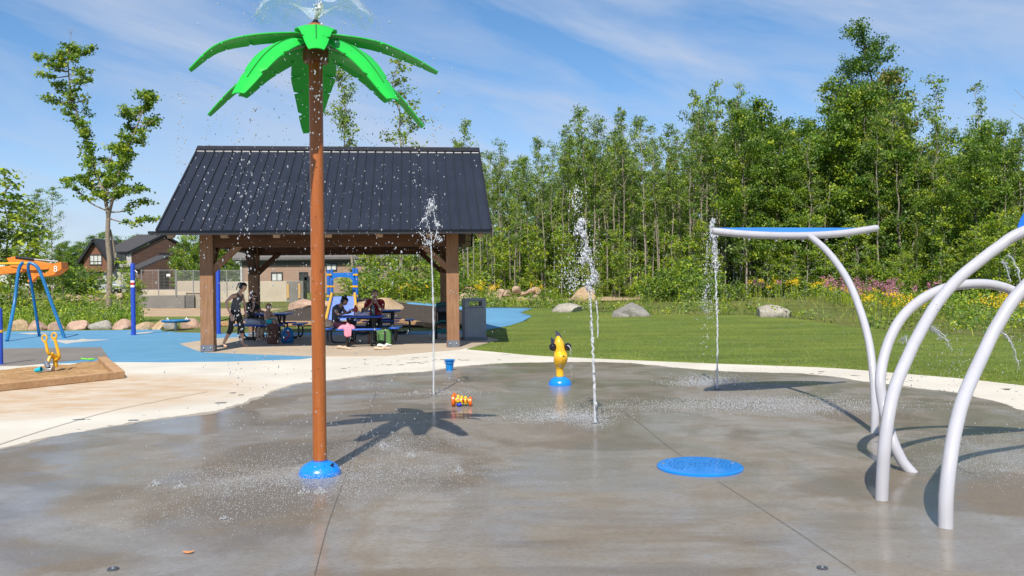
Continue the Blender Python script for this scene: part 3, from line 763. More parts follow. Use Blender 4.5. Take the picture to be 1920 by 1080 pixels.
hb.build('hole_pattern', simple('hole_dark', (.003, .03, .12), .6), drain)
for a in (PI * .93, PI * .07):
    m = MB(); m.lathe([(.016, .027), (.016, .032), (.01, .034)], dc + Vector((math.cos(a) * dr * .84, math.sin(a) * dr * .84, 0)), 12); m.build('screw', M_STEEL, drain)
def nozzle(px, py, r, label):
    c = G(px, py); root = thing('floor_nozzle', label, 'floor nozzle', c)
    m = MB(); m.lathe([(r, .003), (r, .010), (r * .8, .013), (r * .55, .011), (.001, .011)], c, 22); m.build('ring', M_DGREY, root)
    m = MB(); m.lathe([(r * .3, .011), (r * .25, .018), (.001, .018)], c, 12); m.build('jet_tip', M_STEEL, root); return root
nozzle(212, 1069, .032, 'dark floor nozzle near the bottom left corner of the wet pad')
nozzle(1542, 1067, .030, 'dark floor nozzle near the bottom right joint of the pad')
nozzle(1116, 794, .045, 'floor nozzle under the water jet beside the yellow fish')
nozzle(813, 741, .04, 'floor nozzle under the water jet left of the toy')
nozzle(1345, 730, .045, 'floor nozzle under the water jet at the blue canopy')
lf_ = G(353, 1036, .008); m = MB()
for i in range(8):
    pass
ring = [(-.036, 0), (-.02, .010), (0, .007), (.018, .014), (.036, .004), (.030, -.006), (.008, -.012), (-.018, -.010)]
m.poly_prism([lf_ + Vector((x, y * 1.6, abs(x) * .22)) for x, y in ring], (0, 0, .0015)); tag(m.build('fallen_leaf', simple('orange_leaf', (.62, .25, .10), .6), None), 'single orange fallen leaf on the wet concrete', 'leaf')
bk = G(843, 695); root = thing('toy_bucket', 'bright blue toy bucket standing on the wet edge of the pad', 'bucket', bk)
m = MB(); m.lathe([(.055, 0), (.062, .004), (.083, .19), (.101, .192), (.103, .202), (.097, .205), (.080, .203), (.058, .012), (.001, .012)], bk, 32, cap=False); m.lathe([(.056, .001), (.001, .001)], bk, 32, cap=False); m.build('body', simple('blue_bucket_plastic', (.006, .20, .56), .35), root)
m = MB(); m.tube(spline([bk + Vector((-.098, 0, .19)), bk + Vector((-.085, -.05, .165)), bk + Vector((0, -.098, .145)), bk + Vector((.085, -.05, .165)), bk + Vector((.098, 0, .19))], 6), .005, 8); m.build('handle', simple('blue_handle', (.004, .14, .45), .4), root)
# toy: two orange wheels, yellow gears between, blue knob
ty = G(866, 762); root = thing('toy_roller', 'orange and yellow toy roller with cog wheels lying on the wet pad', 'toy', ty)
RX = Matrix.Rotation(PI / 2, 3, 'Y')
def wheel(cx_, r, wd, name, mat):
    m = MB(); m.lathe([(r * .25, -wd), (r * .8, -wd), (r, -wd * .6), (r, wd * .6), (r * .8, wd), (r * .55, wd * .6), (r * .25, wd)], ty + Vector((cx_, 0, r)), 28, M=RX); return m.build(name, mat, root)
wheel(-.108, .080, .024, 'wheel', M_ORANGE); wheel(.112, .062, .020, 'wheel', M_ORANGE)
m = MB(); m.tube([ty + Vector((-.1, 0, .082)), ty + Vector((.105, 0, .066))], .033, 16)
for cx_, rr in ((-.045, .062), (.0, .05), (.05, .045)):
    for i in range(8):
        a = i * PI / 4; m.box(ty + Vector((cx_, math.cos(a) * rr, .078 + math.sin(a) * rr)), (.03, .022, .022), Euler((a, 0, 0)).to_matrix())
    m.lathe([(rr, -.014), (rr, .014)], ty + Vector((cx_, 0, .078)), 20, M=RX)
m.build('gear_body', simple('toy_yellow', (.78, .46, .02), .35), root, bevel=.002)
m = MB()
for cx_, rr in ((-.045, .02), (.02, .018), (.07, .014)): m.ball(ty + Vector((cx_, -.052, .088)), (rr, .016, rr), 2)
m.build('red_buttons', M_RED, root)
m = MB(); m.ball(ty + Vector((-.03, -.05, .03)), (.036, .03, .026), 2); m.tube([ty + Vector((-.03, -.04, .03)), ty + Vector((-.01, 0, .06))], .014, 10); m.build('blue_knob', simple('toy_blue', (.006, .03, .42), .35), root)
m = MB(); m.poly_prism([ty + Vector(v) for v in ((-.115, -.02, .15), (-.06, -.02, .145), (-.10, -.02, .185))], (0, .03, 0)); m.build('grip_fin', M_ORANGE, root, bevel=.003)
# ================================================================ water
def drops(mb, c, n, spread, size, el=1.7, sub=1):
    for _ in range(n):
        s_ = size * rnd.uniform(.45, 1.25)
        mb.ball(Vector(c) + Vector((rnd.gauss(0, spread[0]), rnd.gauss(0, spread[1]), rnd.gauss(0, spread[2]))), (s_, s_, s_ * rnd.uniform(1, el)), sub)
def stream(mb, pts, r, wob=.006, seed=1, n=10, lumps=0):
    p = spline(pts, n); q = []; rr = []
    for i, v in enumerate(p):
        t = i / (len(p) - 1); w1 = noise.noise(Vector((i * .31, seed, 0))); w2 = noise.noise(Vector((i * .31, seed, 9)))
        amp = wob * (.3 + 1.4 * t); q.append(v + Vector((w1 * amp, w2 * amp, 0)))
        rb = r[0] + (r[1] - r[0]) * t
        rr.append(max(.0025, rb * (1 + .38 * noise.noise(Vector((i * .24, seed, 4))))))
    rr[-1] *= .4
    mb.tube(q, rr, 8)
    for _ in range(lumps):
        i = rnd.randrange(len(q)); s_ = rr[i] * rnd.uniform(.5, 1.1)
        mb.ball(q[i] + Vector((rnd.gauss(0, rr[i]), rnd.gauss(0, rr[i]), 0)), (s_, s_, s_ * rnd.uniform(1, 2)), 1)
    return q
def blob_path(mb, pts, n, size, jit):
    p = spline(pts, 10)
    for _ in range(int(n * 1.7)):
        i = rnd.randrange(len(p)); s_ = size * rnd.uniform(.22, .72); q = p[i] + Vector((rnd.gauss(0, jit), rnd.gauss(0, jit), rnd.gauss(0, jit)))
        for k in range(4):
            e = s_ * rnd.uniform(.5, 1); mb.ball(q + Vector((rnd.gauss(0, s_ * .7), rnd.gauss(0, s_ * .7), rnd.gauss(0, s_ * 1.3))), (e * .8, e * .8, e * rnd.uniform(1, 2.2)), 1)
def jetbuild(m, root):
    o = m.build('water', M_FOAM, root, smooth=180)
    md = o.modifiers.new('merge', 'REMESH'); md.mode = 'VOXEL'; md.voxel_size = .0042; md.use_smooth_shade = True
    dg = bpy.context.evaluated_depsgraph_get(); nm = bpy.data.meshes.new_from_object(o.evaluated_get(dg)); o.modifiers.clear(); o.data = nm
    return o
def jetthing(mb, label, c):
    root = thing('water_jet', label, 'water jet', c); return root
# jet left of the toy, its head against the shelter roof
y1 = G(813, 741).y; J = lambda px, py: P(px, py, y1)
m = MB(); stream(m, [J(813, 741), J(813, 640), J(812, 560), J(809.5, 490), J(808, 455)], (.015, .010), .008, 3, 22, 8)
blob_path(m, [J(808, 378), J(808, 392)], 42, .020, .028)
for pts in ([J(802, 395), J(800, 410), J(803, 425), J(808, 440), J(809, 460)], [J(813, 398), J(817, 415), J(820, 430), J(816, 445), J(812, 458)], [J(800, 407), J(792, 412), J(785, 425)], [J(788, 438), J(796, 445), J(800, 452), J(806, 458)], [J(818, 440), J(822, 448), J(829, 452)], [J(806, 454), J(800, 456), J(796, 460)], [J(818, 420), J(822, 423), J(826, 422)]):
    stream(m, pts, (.0055, .0045), .016, rnd.random() * 9, 8, 14); blob_path(m, pts, 26, .010, .020)
drops(m, J(806, 420), 130, (.10, .06, .20), .0065); drops(m, J(800, 455), 60, (.10, .06, .10), .006)
r_ = jetthing(m, 'tall thin water jet left of the toy, its foaming head against the shelter roof', G(813, 741)); jetbuild(m, r_)
# tallest jet by the fish
y1 = G(1116, 794).y
m = MB(); stream(m, [J(1116, 794), J(1115, 740), J(1113, 690), J(1111, 640), J(1109, 600), J(1107, 560)], (.019, .008), .014, 5, 22, 8); blob_path(m, [J(1111, 640), J(1109, 600), J(1107, 560), J(1106, 535)], 60, .010, .012)
stream(m, [J(1120.5, 633), J(1121, 610), J(1119.5, 580), J(1117.5, 563)], (.008, .007), .010, 6, 12, 4)
for pts in ([J(1106, 545), J(1102, 532), J(1116, 525), J(1112, 515)], [J(1112, 520), J(1110, 500), J(1104, 485), J(1098, 465), J(1095, 445)], [J(1082, 440), J(1086, 425), J(1091, 415)], [J(1095, 440), J(1090, 430), J(1091, 414)], [J(1092, 494), J(1096, 480), J(1102, 470)]):
    stream(m, pts, (.006, .007), .03, rnd.random() * 9, 8, 18); blob_path(m, pts, 64, .014, .024)
blob_path(m, [J(1080, 355), J(1078, 370), J(1082, 390)], 34, .010, .024); drops(m, J(1082, 375), 70, (.05, .05, .12), .008)
drops(m, J(1080, 500), 260, (.13, .08, .24), .0062); drops(m, J(1072, 525), 200, (.05, .05, .07), .0066); drops(m, J(1112, 470), 90, (.05, .05, .2), .007)
r_ = jetthing(m, 'tall water jet breaking into blobs in front of the wood, right of the yellow fish', G(1116, 794)); jetbuild(m, r_)
# jet at the canopy tip
y1 = G(1345, 730).y
m = MB(); stream(m, [J(1345, 730), J(1345, 680), J(1345, 620), J(1344, 570), J(1342, 520), J(1340, 470), J(1336, 430)], (.014, .007), .016, 8, 20, 16); blob_path(m, [J(1345, 620), J(1344, 570), J(1342, 520), J(1340, 470), J(1337, 440)], 120, .010, .014); blob_path(m, [J(1340, 440), J(1339, 470), J(1343, 500)], 70, .012, .022)
blob_path(m, [J(1336, 414), J(1335, 428), J(1337, 445)], 110, .016, .018)
for pts in ([J(1332, 440), J(1328, 460), J(1325, 490), J(1324, 510)], [J(1340, 450), J(1343, 480), J(1345, 510)], [J(1328, 533), J(1324, 550), J(1320, 570), J(1324, 585)]):
    blob_path(m, pts, 60, .011, .020)
drops(m, J(1332, 500), 260, (.07, .06, .28), .0055); drops(m, J(1327, 575), 150, (.05, .04, .14), .006); drops(m, J(1325, 640), 26, (.06, .05, .2), .008)
r_ = jetthing(m, 'tall water jet reaching the left tip of the blue canopy', G(1345, 730)); jetbuild(m, r_)
# fine spray under the canopy
m = MB()
for t in (.05, .22, .36, .5, .63, .76, .9):
    p = T[int(t * (len(T) - 1))] + Vector((0, 0, -.07))
    for i in range(95):
        u = rnd.random() ** .7; q = p + Vector((-.32 * u + rnd.gauss(0, .10) * u, rnd.gauss(0, .1) * u, -.75 * u + rnd.gauss(0, .02))); s_ = rnd.uniform(.0018, .0042)
        m.ball(q, (s_, s_, s_ * 1.7), 0)
    for i in range(40):
        u = rnd.random(); q = Vector((p.x - .35 + rnd.gauss(0, .25), p.y + rnd.gauss(0, .25), (p.z - .6) * (1 - u))); s_ = rnd.uniform(.002, .0045); m.ball(q, (s_, s_, s_ * 2), 0)
tag(m.build('canopy_spray', M_DROP, None, smooth=180), kind='stuff')
# streams from the arches
m = MB()
for pts in ([P(1890, 478, 7.0), P(1900, 488, 6.95), P(1910, 512, 6.9), P(1916, 545, 6.88)], [P(1878, 490, 7.0), P(1888, 500, 6.95), P(1893, 530, 6.9)], [P(1745, 612, 6.66), P(1758, 620, 6.6), P(1772, 632, 6.58), P(1782, 650, 6.56)], [P(1745, 618, 6.66), P(1755, 622, 6.6), P(1765, 634, 6.58)], [P(1876, 622, 6.18), P(1890, 632, 6.14), P(1900, 655, 6.1), P(1910, 690, 6.08)], [P(1690, 640, 7.45), P(1697, 632, 7.4), P(1702, 645, 7.36)]):
    blob_path(m, pts, 46, .0045, .012); stream(m, pts, (.006, .003), .014, rnd.random() * 9, 8, 4)
    e = Vector(pts[-1]); drops(m, e + Vector((.05, 0, -.2)), 60, (.07, .07, .2), .004)
tag(m.build('arch_spray', M_DROP, None, smooth=180), kind='stuff')
# palm: bell of water above the nozzle and the drops that fall from it and from the fronds
nz = c1 + Vector((0, 0, .1)); m = MB(); V = []; Fq = []; seg = 64; rowsn = 26
for j in range(rowsn):
    t = j / (rowsn - 1); 
    for i in range(seg):
        a = 2 * PI * i / seg
        lob = 1 + .16 * noise.noise(Vector((math.cos(a) * 1.6, math.sin(a) * 1.6, t * 1.2))) + .05 * noise.noise(Vector((math.cos(a) * 5, math.sin(a) * 5, t * 4)))
        r_b = .025 + .47 * t ** .85 * lob; z_b = .62 * t - .60 * t * t * (1 + .1 * noise.noise(Vector((math.cos(a) * 3, math.sin(a) * 3, 5))))
        V.append(nz + Vector((r_b * math.cos(a), r_b * math.sin(a), z_b * 1.15)))
for j in range(rowsn - 1):
    for i in range(seg): Fq.append((j * seg + i, j * seg + (i + 1) % seg, (j + 1) * seg + (i + 1) % seg, (j + 1) * seg + i))
m.add(V, Fq)
bell = thing('water_bell', 'bell of spraying water thrown up by the nozzle on the palm sprayer', 'water spray', nz)
m.build('water_sheet', M_FILM, bell, smooth=180)
m = MB(); m.tube([nz, nz + Vector((.02, 0, .07)), nz + Vector((.05, 0, .13))], [.012, .022, .03], 10); drops(m, nz + Vector((.03, 0, .09)), 60, (.02, .02, .035), .008)
m.build('jet_core', M_FOAM, bell, smooth=180)
m = MB()
for i in range(800):
    a = rnd.uniform(0, 2 * PI); t = rnd.uniform(.55, 1.15); r_b = .025 + .47 * t ** .85; q = nz + Vector((r_b * math.cos(a), r_b * math.sin(a), (.62 * t - .6 * t * t) * 1.15)) + Vector([rnd.gauss(0, .02) for _ in range(3)])
    s_ = rnd.uniform(.0016, .0046); m.ball(q, (s_, s_, s_ * 1.3), 1)
m.build('spray_drops', M_DROP, bell, smooth=180)['kind'] = 'stuff'
m = MB()
for i in range(2100):
    a = rnd.uniform(0, 2 * PI); rr = .42 + abs(rnd.gauss(0, .42)) if rnd.random() < .75 else rnd.uniform(.1, 1.5)
    z = rnd.uniform(.02, 3.75); q = Vector((pb.x + rr * math.cos(a), pb.y + rr * math.sin(a), z))
    s_ = rnd.choice((.0016, .0022, .0022, .0028, .0036, .0048)) * rnd.uniform(.8, 1.2); m.ball(q, (s_, s_, s_ * rnd.uniform(1.3, 2.6)), 1)
# runs of drops off the frond tips
for px, py, yy, n_, L in ((346, 150, PY, 36, .75), (470, 195, PY - .6, 50, 1.6), (390, 225, PY + .1, 30, 1.2), (450, 190, PY - .6, 60, 2.2), (823, 160, PY, 22, .5), (783, 235, PY + .1, 24, 1.2), (748, 190, PY - .6, 30, 1.5), (600, 100, PY - .9, 30, .6), (577, 250, PY + .8, 22, .9)):
    p = P(px, py, yy)
    for i in range(n_):
        u = rnd.random(); s_ = rnd.uniform(.0028, .0075); m.ball(p + Vector((rnd.gauss(0, .022) - .05 * u, rnd.gauss(0, .03), -L * u)), (s_, s_, s_ * rnd.uniform(1.1, 1.9)), 1)
tag(m.build('falling_drops', M_DROP, None, smooth=180), kind='stuff')
# splash where it lands
m = MB()
def _unused(): pass
def splash(px, py, rx, ry, n_, hmax=.05, size=.003):
    c = G(px, py)
    size *= .82; n_ = int(n_ * 1.7)
    for _ in range(n_):
        x = c.x + rnd.gauss(0, rx); y = c.y + rnd.gauss(0, ry); z = .006 + abs(rnd.gauss(0, hmax)); s_ = size * rnd.uniform(.4, 1.25)
        m.ball((x, y, z), (s_, s_, s_ * rnd.uniform(.9, 1.9)), 0)
def crown(px, py, h_, n_, sp_=.05):
    c = G(px, py)
    for _ in range(n_):
        a = rnd.uniform(0, 2 * PI); u = rnd.random(); s_ = rnd.uniform(.002, .0055)
        m.ball(c + Vector((math.cos(a) * sp_ * u, math.sin(a) * sp_ * u, .004 + h_ * (1 - u) * rnd.random())), (s_, s_, s_ * 1.5), 0)
splash(600, 905, .55, .34, 2400, .03); splash(480, 900, .35, .40, 1500, .03); splash(430, 960, .45, .3, 500, .02); splash(620, 880, .9, .75, 1500, .03)
splash(760, 835, .28, .20, 500, .04); splash(775, 858, .14, .10, 260, .05); splash(800, 885, .22, .14, 260, .03); splash(740, 838, .10, .06, 160, .05)
splash(1050, 787, .34, .20, 1500, .05, .0045); splash(1090, 790, .14, .12, 420, .06, .0045); splash(1110, 800, .10, .08, 180, .03, .004)
splash(1335, 722, .32, .20, 1300, .06, .006); splash(1380, 762, 1.0, .30, 2600, .03, .0045); splash(1540, 770, .55, .3, 900, .03, .0045); splash(1480, 752, .5, .25, 700, .03, .0045)
splash(813, 741, .36, .12, 420, .03, .0045); splash(690, 728, .12, .1, 120, .03, .004); splash(1860, 880, .40, .30, 900, .025, .003); splash(1880, 830, .5, .4, 600, .02, .003)
for px, py, h_, n_ in ((290, 911, .05, 50), (338, 915, .04, 40), (720, 838, .08, 60), (600, 925, .05, 90), (570, 925, .05, 60), (770, 857, .05, 50), (860, 887, .08, 50), (420, 975, .04, 30), (1040, 785, .12, 120), (1100, 788, .12, 90), (1325, 724, .14, 160), (825, 735, .05, 50), (780, 738, .05, 50)): crown(px, py, h_, n_)
tag(m.build('splash_spray', M_FOAM, None, smooth=180), kind='stuff')
# ================================================================ picnic shelter
SC = Vector((-4.748, 23.881, 0)); ST = .1096
sh = thing('picnic_shelter', 'open timber picnic shelter with steep navy metal roof', 'shelter', SC, rotz=ST)
def SW(x, y, z=0): return SC + Matrix.Rotation(ST, 3, 'Z') @ Vector((x, y, z))
a_, b_, ez, rz, L_, o_ = 2.96, 2.925, 2.797, 5.27, 3.865, 3.82
sl = (rz - ez) / o_; nrm = Vector((0, -sl, 1)).normalized()
def bd(mb, name, mat, par=sh, **k): return mb.build(name, mat, par, world=False, **k)
TH = .11
for side in (-1, 1):
    m = MB()
    e0 = Vector((0, side * o_, ez)); r0 = Vector((0, 0, rz)); nn = Vector((0, side * sl, 1)).normalized() * TH
    V = []
    for x in (-L_, L_):
        for p in (e0, r0): V += [Vector((x, p.y, p.z)), Vector((x, p.y, p.z)) + nn]
    Fq = [(0, 4, 5, 1), (1, 5, 7, 3), (3, 7, 6, 2), (2, 6, 4, 0), (0, 1, 3, 2), (4, 6, 7, 5)]
    if side > 0: Fq = [tuple(reversed(f)) for f in Fq]
    m.add(V, Fq); rp_ = bd(m, 'roof', M_ROOF, smooth=0)
    m = MB(); ns = 32
    for i in range(ns + 1):
        x = -L_ + .012 + (2 * L_ - .024) * i / ns
        m.beam(Vector((x, e0.y, e0.z)) + nn * 1.14, Vector((x, r0.y - side * -.0, r0.z)) + nn * 1.14, .014, .036, up=nn)
    bd(m, 'standing_seams', M_TRIM, rp_, smooth=0)
    m = MB(); m.box((0, side * (o_ + .012), ez + .052), (2 * L_ + .02, .02, .13)); bd(m, 'fascia', M_TRIM, rp_, bevel=.003)
    for e in (-1, 1):
        m = MB(); m.beam(Vector((e * (L_ + .012), e0.y, e0.z)) + nn * .45, Vector((e * (L_ + .012), r0.y, r0.z)) + nn * .45, .022, TH + .06, up=nn); bd(m, 'rake_trim', M_TRIM, rp_)
m = MB(); nl = Vector((0, -sl, 1)).normalized()
zt = rz + TH / nl.z
for s_ in (-1, 1): m.beam((-L_ - .02, s_ * .10, zt - .10 * sl + .045), (L_ + .02, s_ * .10, zt - .10 * sl + .045), .24, .02, up=Vector((0, s_ * sl, 1)))
m.box((0, 0, zt + .045), (2 * L_ + .04, .05, .03)); ridge = bd(m, 'ridge_cap', M_TRIM, smooth=0)
m = MB()
for i in range(32):
    x = -L_ + (2 * L_) * (i + .5) / 32; m.box((x, -.235, zt - .235 * sl + .022), (.19, .018, .026), Euler((math.atan(sl), 0, 0)).to_matrix())
bd(m, 'ridge_vent', M_WHITE, ridge, smooth=0)
PW = .31
for sx in (-1, 1):
    for sy in (-1, 1):
        m = MB(); m.box((sx * a_, sy * b_, 1.43), (PW, PW, 2.86)); po = bd(m, 'post', M_POST, bevel=.012)
        m = MB()
        for e in (-1, 1): m.box((sx * a_ + e * (PW / 2 + .004), sy * b_, .10), (.008, PW * .9, .16)); m.box((sx * a_, sy * b_ + e * (PW / 2 + .004), .10), (PW * .9, .008, .16))
        bp = bd(m, 'base_plate', M_GREY, po)
        m = MB()
        for e in (-.08, .08): m.lathe([(.02, 0), (.02, .018), (.012, .022)], (sx * a_ + e, sy * b_ - PW / 2 - .008, .10), 8, M=Matrix.Rotation(PI / 2, 3, 'X'))
        bd(m, 'base_bolts', M_STEEL, bp)
for sy in (-1, 1):
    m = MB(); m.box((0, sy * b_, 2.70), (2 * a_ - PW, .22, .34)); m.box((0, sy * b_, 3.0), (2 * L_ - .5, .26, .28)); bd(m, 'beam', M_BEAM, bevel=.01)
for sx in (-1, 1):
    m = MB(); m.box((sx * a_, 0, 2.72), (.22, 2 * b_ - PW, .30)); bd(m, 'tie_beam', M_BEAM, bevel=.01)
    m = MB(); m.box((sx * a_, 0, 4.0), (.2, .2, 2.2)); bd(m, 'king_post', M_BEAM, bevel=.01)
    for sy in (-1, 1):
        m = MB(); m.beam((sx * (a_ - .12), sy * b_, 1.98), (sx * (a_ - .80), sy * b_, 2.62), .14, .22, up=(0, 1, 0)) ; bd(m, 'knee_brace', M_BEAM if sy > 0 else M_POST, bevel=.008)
        pts = [Vector((sx * a_, sy * (b_ - .12), 1.98)), Vector((sx * a_, sy * (b_ - .32), 2.25)), Vector((sx * a_, sy * (b_ - .78), 2.60))]
        m = MB(); m.beam(pts[0], pts[2], .14, .22, up=(1, 0, 0)); bd(m, 'knee_brace', M_BEAM, bevel=.008)
nR = 7
for i in range(nR):
    x = -3.60 + 7.2 * i / (nR - 1)
    for sy in (-1, 1):
        e = Vector((x, sy * (o_ - .10), ez + .10 * sl - .085)); t_ = Vector((x, 0, rz - .10))
        m = MB(); m.beam(e, t_, .16, .15, up=Vector((0, sy * sl, 1))); bd(m, 'rafter', M_RAFT, bevel=.006)
m = MB()
for sy in (-1, 1):
    for k in range(14):
        u = (k + .5) / 14; m.beam((-L_ + .03, sy * o_ * (1 - u), ez + (rz - ez) * u - .012), (L_ - .03, sy * o_ * (1 - u), ez + (rz - ez) * u - .012), .262, .018, up=Vector((0, sy * sl, 1)))
bd(m, 'ceiling_boards', M_RAFT, smooth=0)

# ================================================================ picnic tables
M_TBL = simple('blue_table_coating', (.008, .075, .40), .38, .1)
def picnic_table(label, c, rot, sq=1.17):
    root = thing('picnic_table', label, 'picnic table', c, 'blue picnic tables by the shelter', rot)
    b = lambda mb, n_, mt, par=root, **k: mb.build(n_, mt, par, world=False, **k)
    def slab(cx_, cy_, wx, wy, z, name):
        m = MB(); cr = min(.16, wx * .3, wy * .3)
        ring = []
        for sx, sy, a0 in ((1, 1, 0), (-1, 1, 90), (-1, -1, 180), (1, -1, 270)):
            for k in range(4):
                a = math.radians(a0 + 30 * k); ring.append(Vector((cx_ + sx * (wx / 2 - cr) + cr * math.cos(a), cy_ + sy * (wy / 2 - cr) + cr * math.sin(a), z - .035)))
        m.poly_prism(ring, (0, 0, .04)); return b(m, name, M_TBL, bevel=.008)
    slab(0, 0, sq, sq, .76, 'tabletop')
    for a, (dx, dy) in enumerate(((0, -1), (0, 1), (1, 0), (-1, 0))):
        ox, oy = dx * .86, dy * .86
        slab(ox, oy, 1.14 if dx == 0 else .29, .29 if dx == 0 else 1.14, .46, 'seat')
        m = MB(); tx, ty_ = -dy, dx
        for s_ in (-.3, .3):
            q = lambda r_, z: Vector((dx * r_ + tx * s_, dy * r_ + ty_ * s_, z))
            m.tube(spline([q(.86, .425), q(.87, .20), q(.83, .075), q(.72, .04), q(.50, .035), q(.38, .06), q(.33, .16), q(.33, .45), q(.36, .71)], 5), .026, 10)
        m.tube([q_ for q_ in (Vector((dx * .36 - tx * .3, dy * .36 - ty_ * .3, .70)), Vector((dx * .36 + tx * .3, dy * .36 + ty_ * .3, .70)))], .024, 8); m.tube([Vector((dx * .86 - tx * .3, dy * .86 - ty_ * .3, .41)), Vector((dx * .86 + tx * .3, dy * .86 + ty_ * .3, .41))], .02, 8)
        b(m, 'leg_frame', M_BLACK)
    return root
T1 = Vector((-3.95, 22.45, .010)); T2 = Vector((-7.12, 25.1, .010)); T3 = Vector((-4.15, 27.2, H(-4.15, 27.2)))
picnic_table('front blue picnic table with pink towel and green bag at it', T1, .06)
picnic_table('blue picnic table at the back left post with the baby sitting at it', T2, .05)
picnic_table('rear blue picnic table behind the person in red', T3, .1)
# ---- things on and around the front table
def towel(name, label, c, size, mat, seed, drape=None):
    m = MB(); nx, ny = 18, 14; V = []
    for j in range(ny):
        for i in range(nx):
            u, v = i / (nx - 1) * 2 - 1, j / (ny - 1) * 2 - 1
            e = max(0, 1 - (u * u) ** 1.5) * max(0, 1 - (v * v) ** 1.5)
            z = size[2] * e * (.75 + .6 * noise.noise(Vector((u * 2.2, v * 2.2, seed))) + .25 * noise.noise(Vector((u * 6, v * 6, seed)))) + .008
            V.append(Vector(c) + Vector((u * size[0] / 2 + .02 * noise.noise(Vector((v * 2, seed, 1))), v * size[1] / 2, z)))
    Fq = [(j * nx + i, j * nx + i + 1, (j + 1) * nx + i + 1, (j + 1) * nx + i) for j in range(ny - 1) for i in range(nx - 1)]
    m.add(V, Fq)
    if drape:
        V = []; n1, n2 = 12, 9
        for j in range(n2):
            for i in range(n1):
                u = i / (n1 - 1) * 2 - 1; t_ = j / (n2 - 1)
                V.append(Vector(c) + Vector((drape[0] + u * drape[1] / 2 * (1 - .12 * t_), -size[1] / 2 - .012 - .018 * math.sin(u * 6 + seed) * t_, .02 - drape[2] * t_ * (1 - .15 * abs(u) ** 3))))
        m.add(V, [(j * n1 + i, j * n1 + i + 1, (j + 1) * n1 + i + 1, (j + 1) * n1 + i) for j in range(n2 - 1) for i in range(n1 - 1)])
    o = m.build(name, mat, smooth=180); sol = o.modifiers.new('thickness', 'SOLIDIFY'); sol.thickness = .008; return tag(o, label, 'towel')
st = T1 + Matrix.Rotation(.06, 3, 'Z') @ Vector((-.30, -.86, .466))
towel('towel', 'pink towel heaped on the front bench and hanging over its edge', st, (.44, .26, .14), M_PINK, 3.1, (.05, .20, .22))
towel('towel', 'lilac and white towel bundled on the front picnic tabletop', T1 + Vector((.02, -.22, .77)), (.44, .34, .13), M_LILAC, 7.7)
def bottle(name, label, c, r, h_, mat, capm, cat='bottle'):
    root = thing(name, label, cat, c)
    m = MB(); m.lathe([(r * .9, 0), (r, .01), (r, h_ * .72), (r * .8, h_ * .82), (r * .5, h_ * .88)], c, 18); m.build('body', mat, root)
    m = MB(); m.lathe([(r * .55, h_ * .87), (r * .55, h_), (r * .4, h_ * 1.01)], c, 14); m.build('cap', capm, root)
bottle('bottle', 'red drinking flask standing on the front picnic table', T1 + Vector((-.17, -.05, .77)), .045, .27, M_RED, M_BLACK)
bottle('bottle', 'clear teal water bottle at the right of the front picnic table', T1 + Vector((.30, -.1, .77)), .042, .27, M_CLEAR, M_TEAL)
bottle('bottle', 'small dark bottle between the flask and the person in red', T1 + Vector((-.02, .15, .77)), .04, .19, M_BLACK, M_BLACK)
# bag on the left bench
bc = T1 + Vector((-.92, -.42, .466)); root = thing('tote_bag', 'open beige tote bag lying on the left bench of the front table', 'bag', bc)
m = MB(); m.lathe([(.10, 0), (.19, .03), (.215, .12), (.19, .20), (.165, .215), (.17, .19), (.15, .10), (.001, .05)], bc, 26, sy=.62, cap=False); m.build('body', M_BEIGE, root)
m = MB(); m.ball(bc + Vector((-.03, -.01, .19)), (.12, .07, .045), 2); m.ball(bc + Vector((.07, .0, .185)), (.07, .06, .04), 2); m.build('contents', M_BROWNB, root)
m = MB(); m.tube(spline([bc + Vector((-.13, -.11, .19)), bc + Vector((-.06, -.15, .27)), bc + Vector((.06, -.15, .27)), bc + Vector((.13, -.11, .19))], 6), .009, 8); m.build('handle', M_BEIGE, root)
# green bag below
gc = T1 + Vector((.62, -.30, .0)); root = thing('cooler_bag', 'green cooler bag with black straps under the front table', 'bag', gc)
m = MB(); m.box(gc + Vector((0, 0, .21)), (.36, .24, .40)); m.build('body', M_GREENP, root, bevel=.03, seg=3)
m = MB(); m.box(gc + Vector((.03, -.13, .2)), (.05, .012, .36)); m.tube(spline([gc + Vector((-.13, -.128, .30)), gc + Vector((-.12, -.135, .12)), gc + Vector((-.04, -.135, .06)), gc + Vector((.03, -.135, .12))], 6), .012, 8); m.build('strap', M_BLACK, root)
m = MB(); m.box(gc + Vector((0, 0, .02)), (.37, .25, .03)); m.build('base', M_BLACK, root, bevel=.006)
def shoe(name, label, c, mat, rot, L=.24):
    m = MB(); rows = []
    for t, wv, h_ in ((0, .03, .05), (.1, .04, .075), (.3, .038, .08), (.5, .038, .06), (.75, .045, .045), (.95, .03, .03), (1, .012, .02)):
        rows.append((t * L - L / 2, wv, h_))
    V = []
    for x, wv, h_ in rows:
        for k in range(8):
            a = 2 * PI * k / 8; V.append(Vector((x, math.cos(a) * wv, max(0, h_ / 2 + math.sin(a) * h_ / 2))))
    m.add(V, [(j * 8 + k, j * 8 + (k + 1) % 8, j * 8 + 8 + (k + 1) % 8, j * 8 + 8 + k) for j in range(6) for k in range(8)] + [tuple(reversed(range(8))), tuple(range(48, 56))])
    o = link(name, m.mesh(name, mat, smooth=50)); o.location = c; o.rotation_euler = (0, 0, rot); return tag(o, label, 'shoe', 'shoes left on the shelter floor')
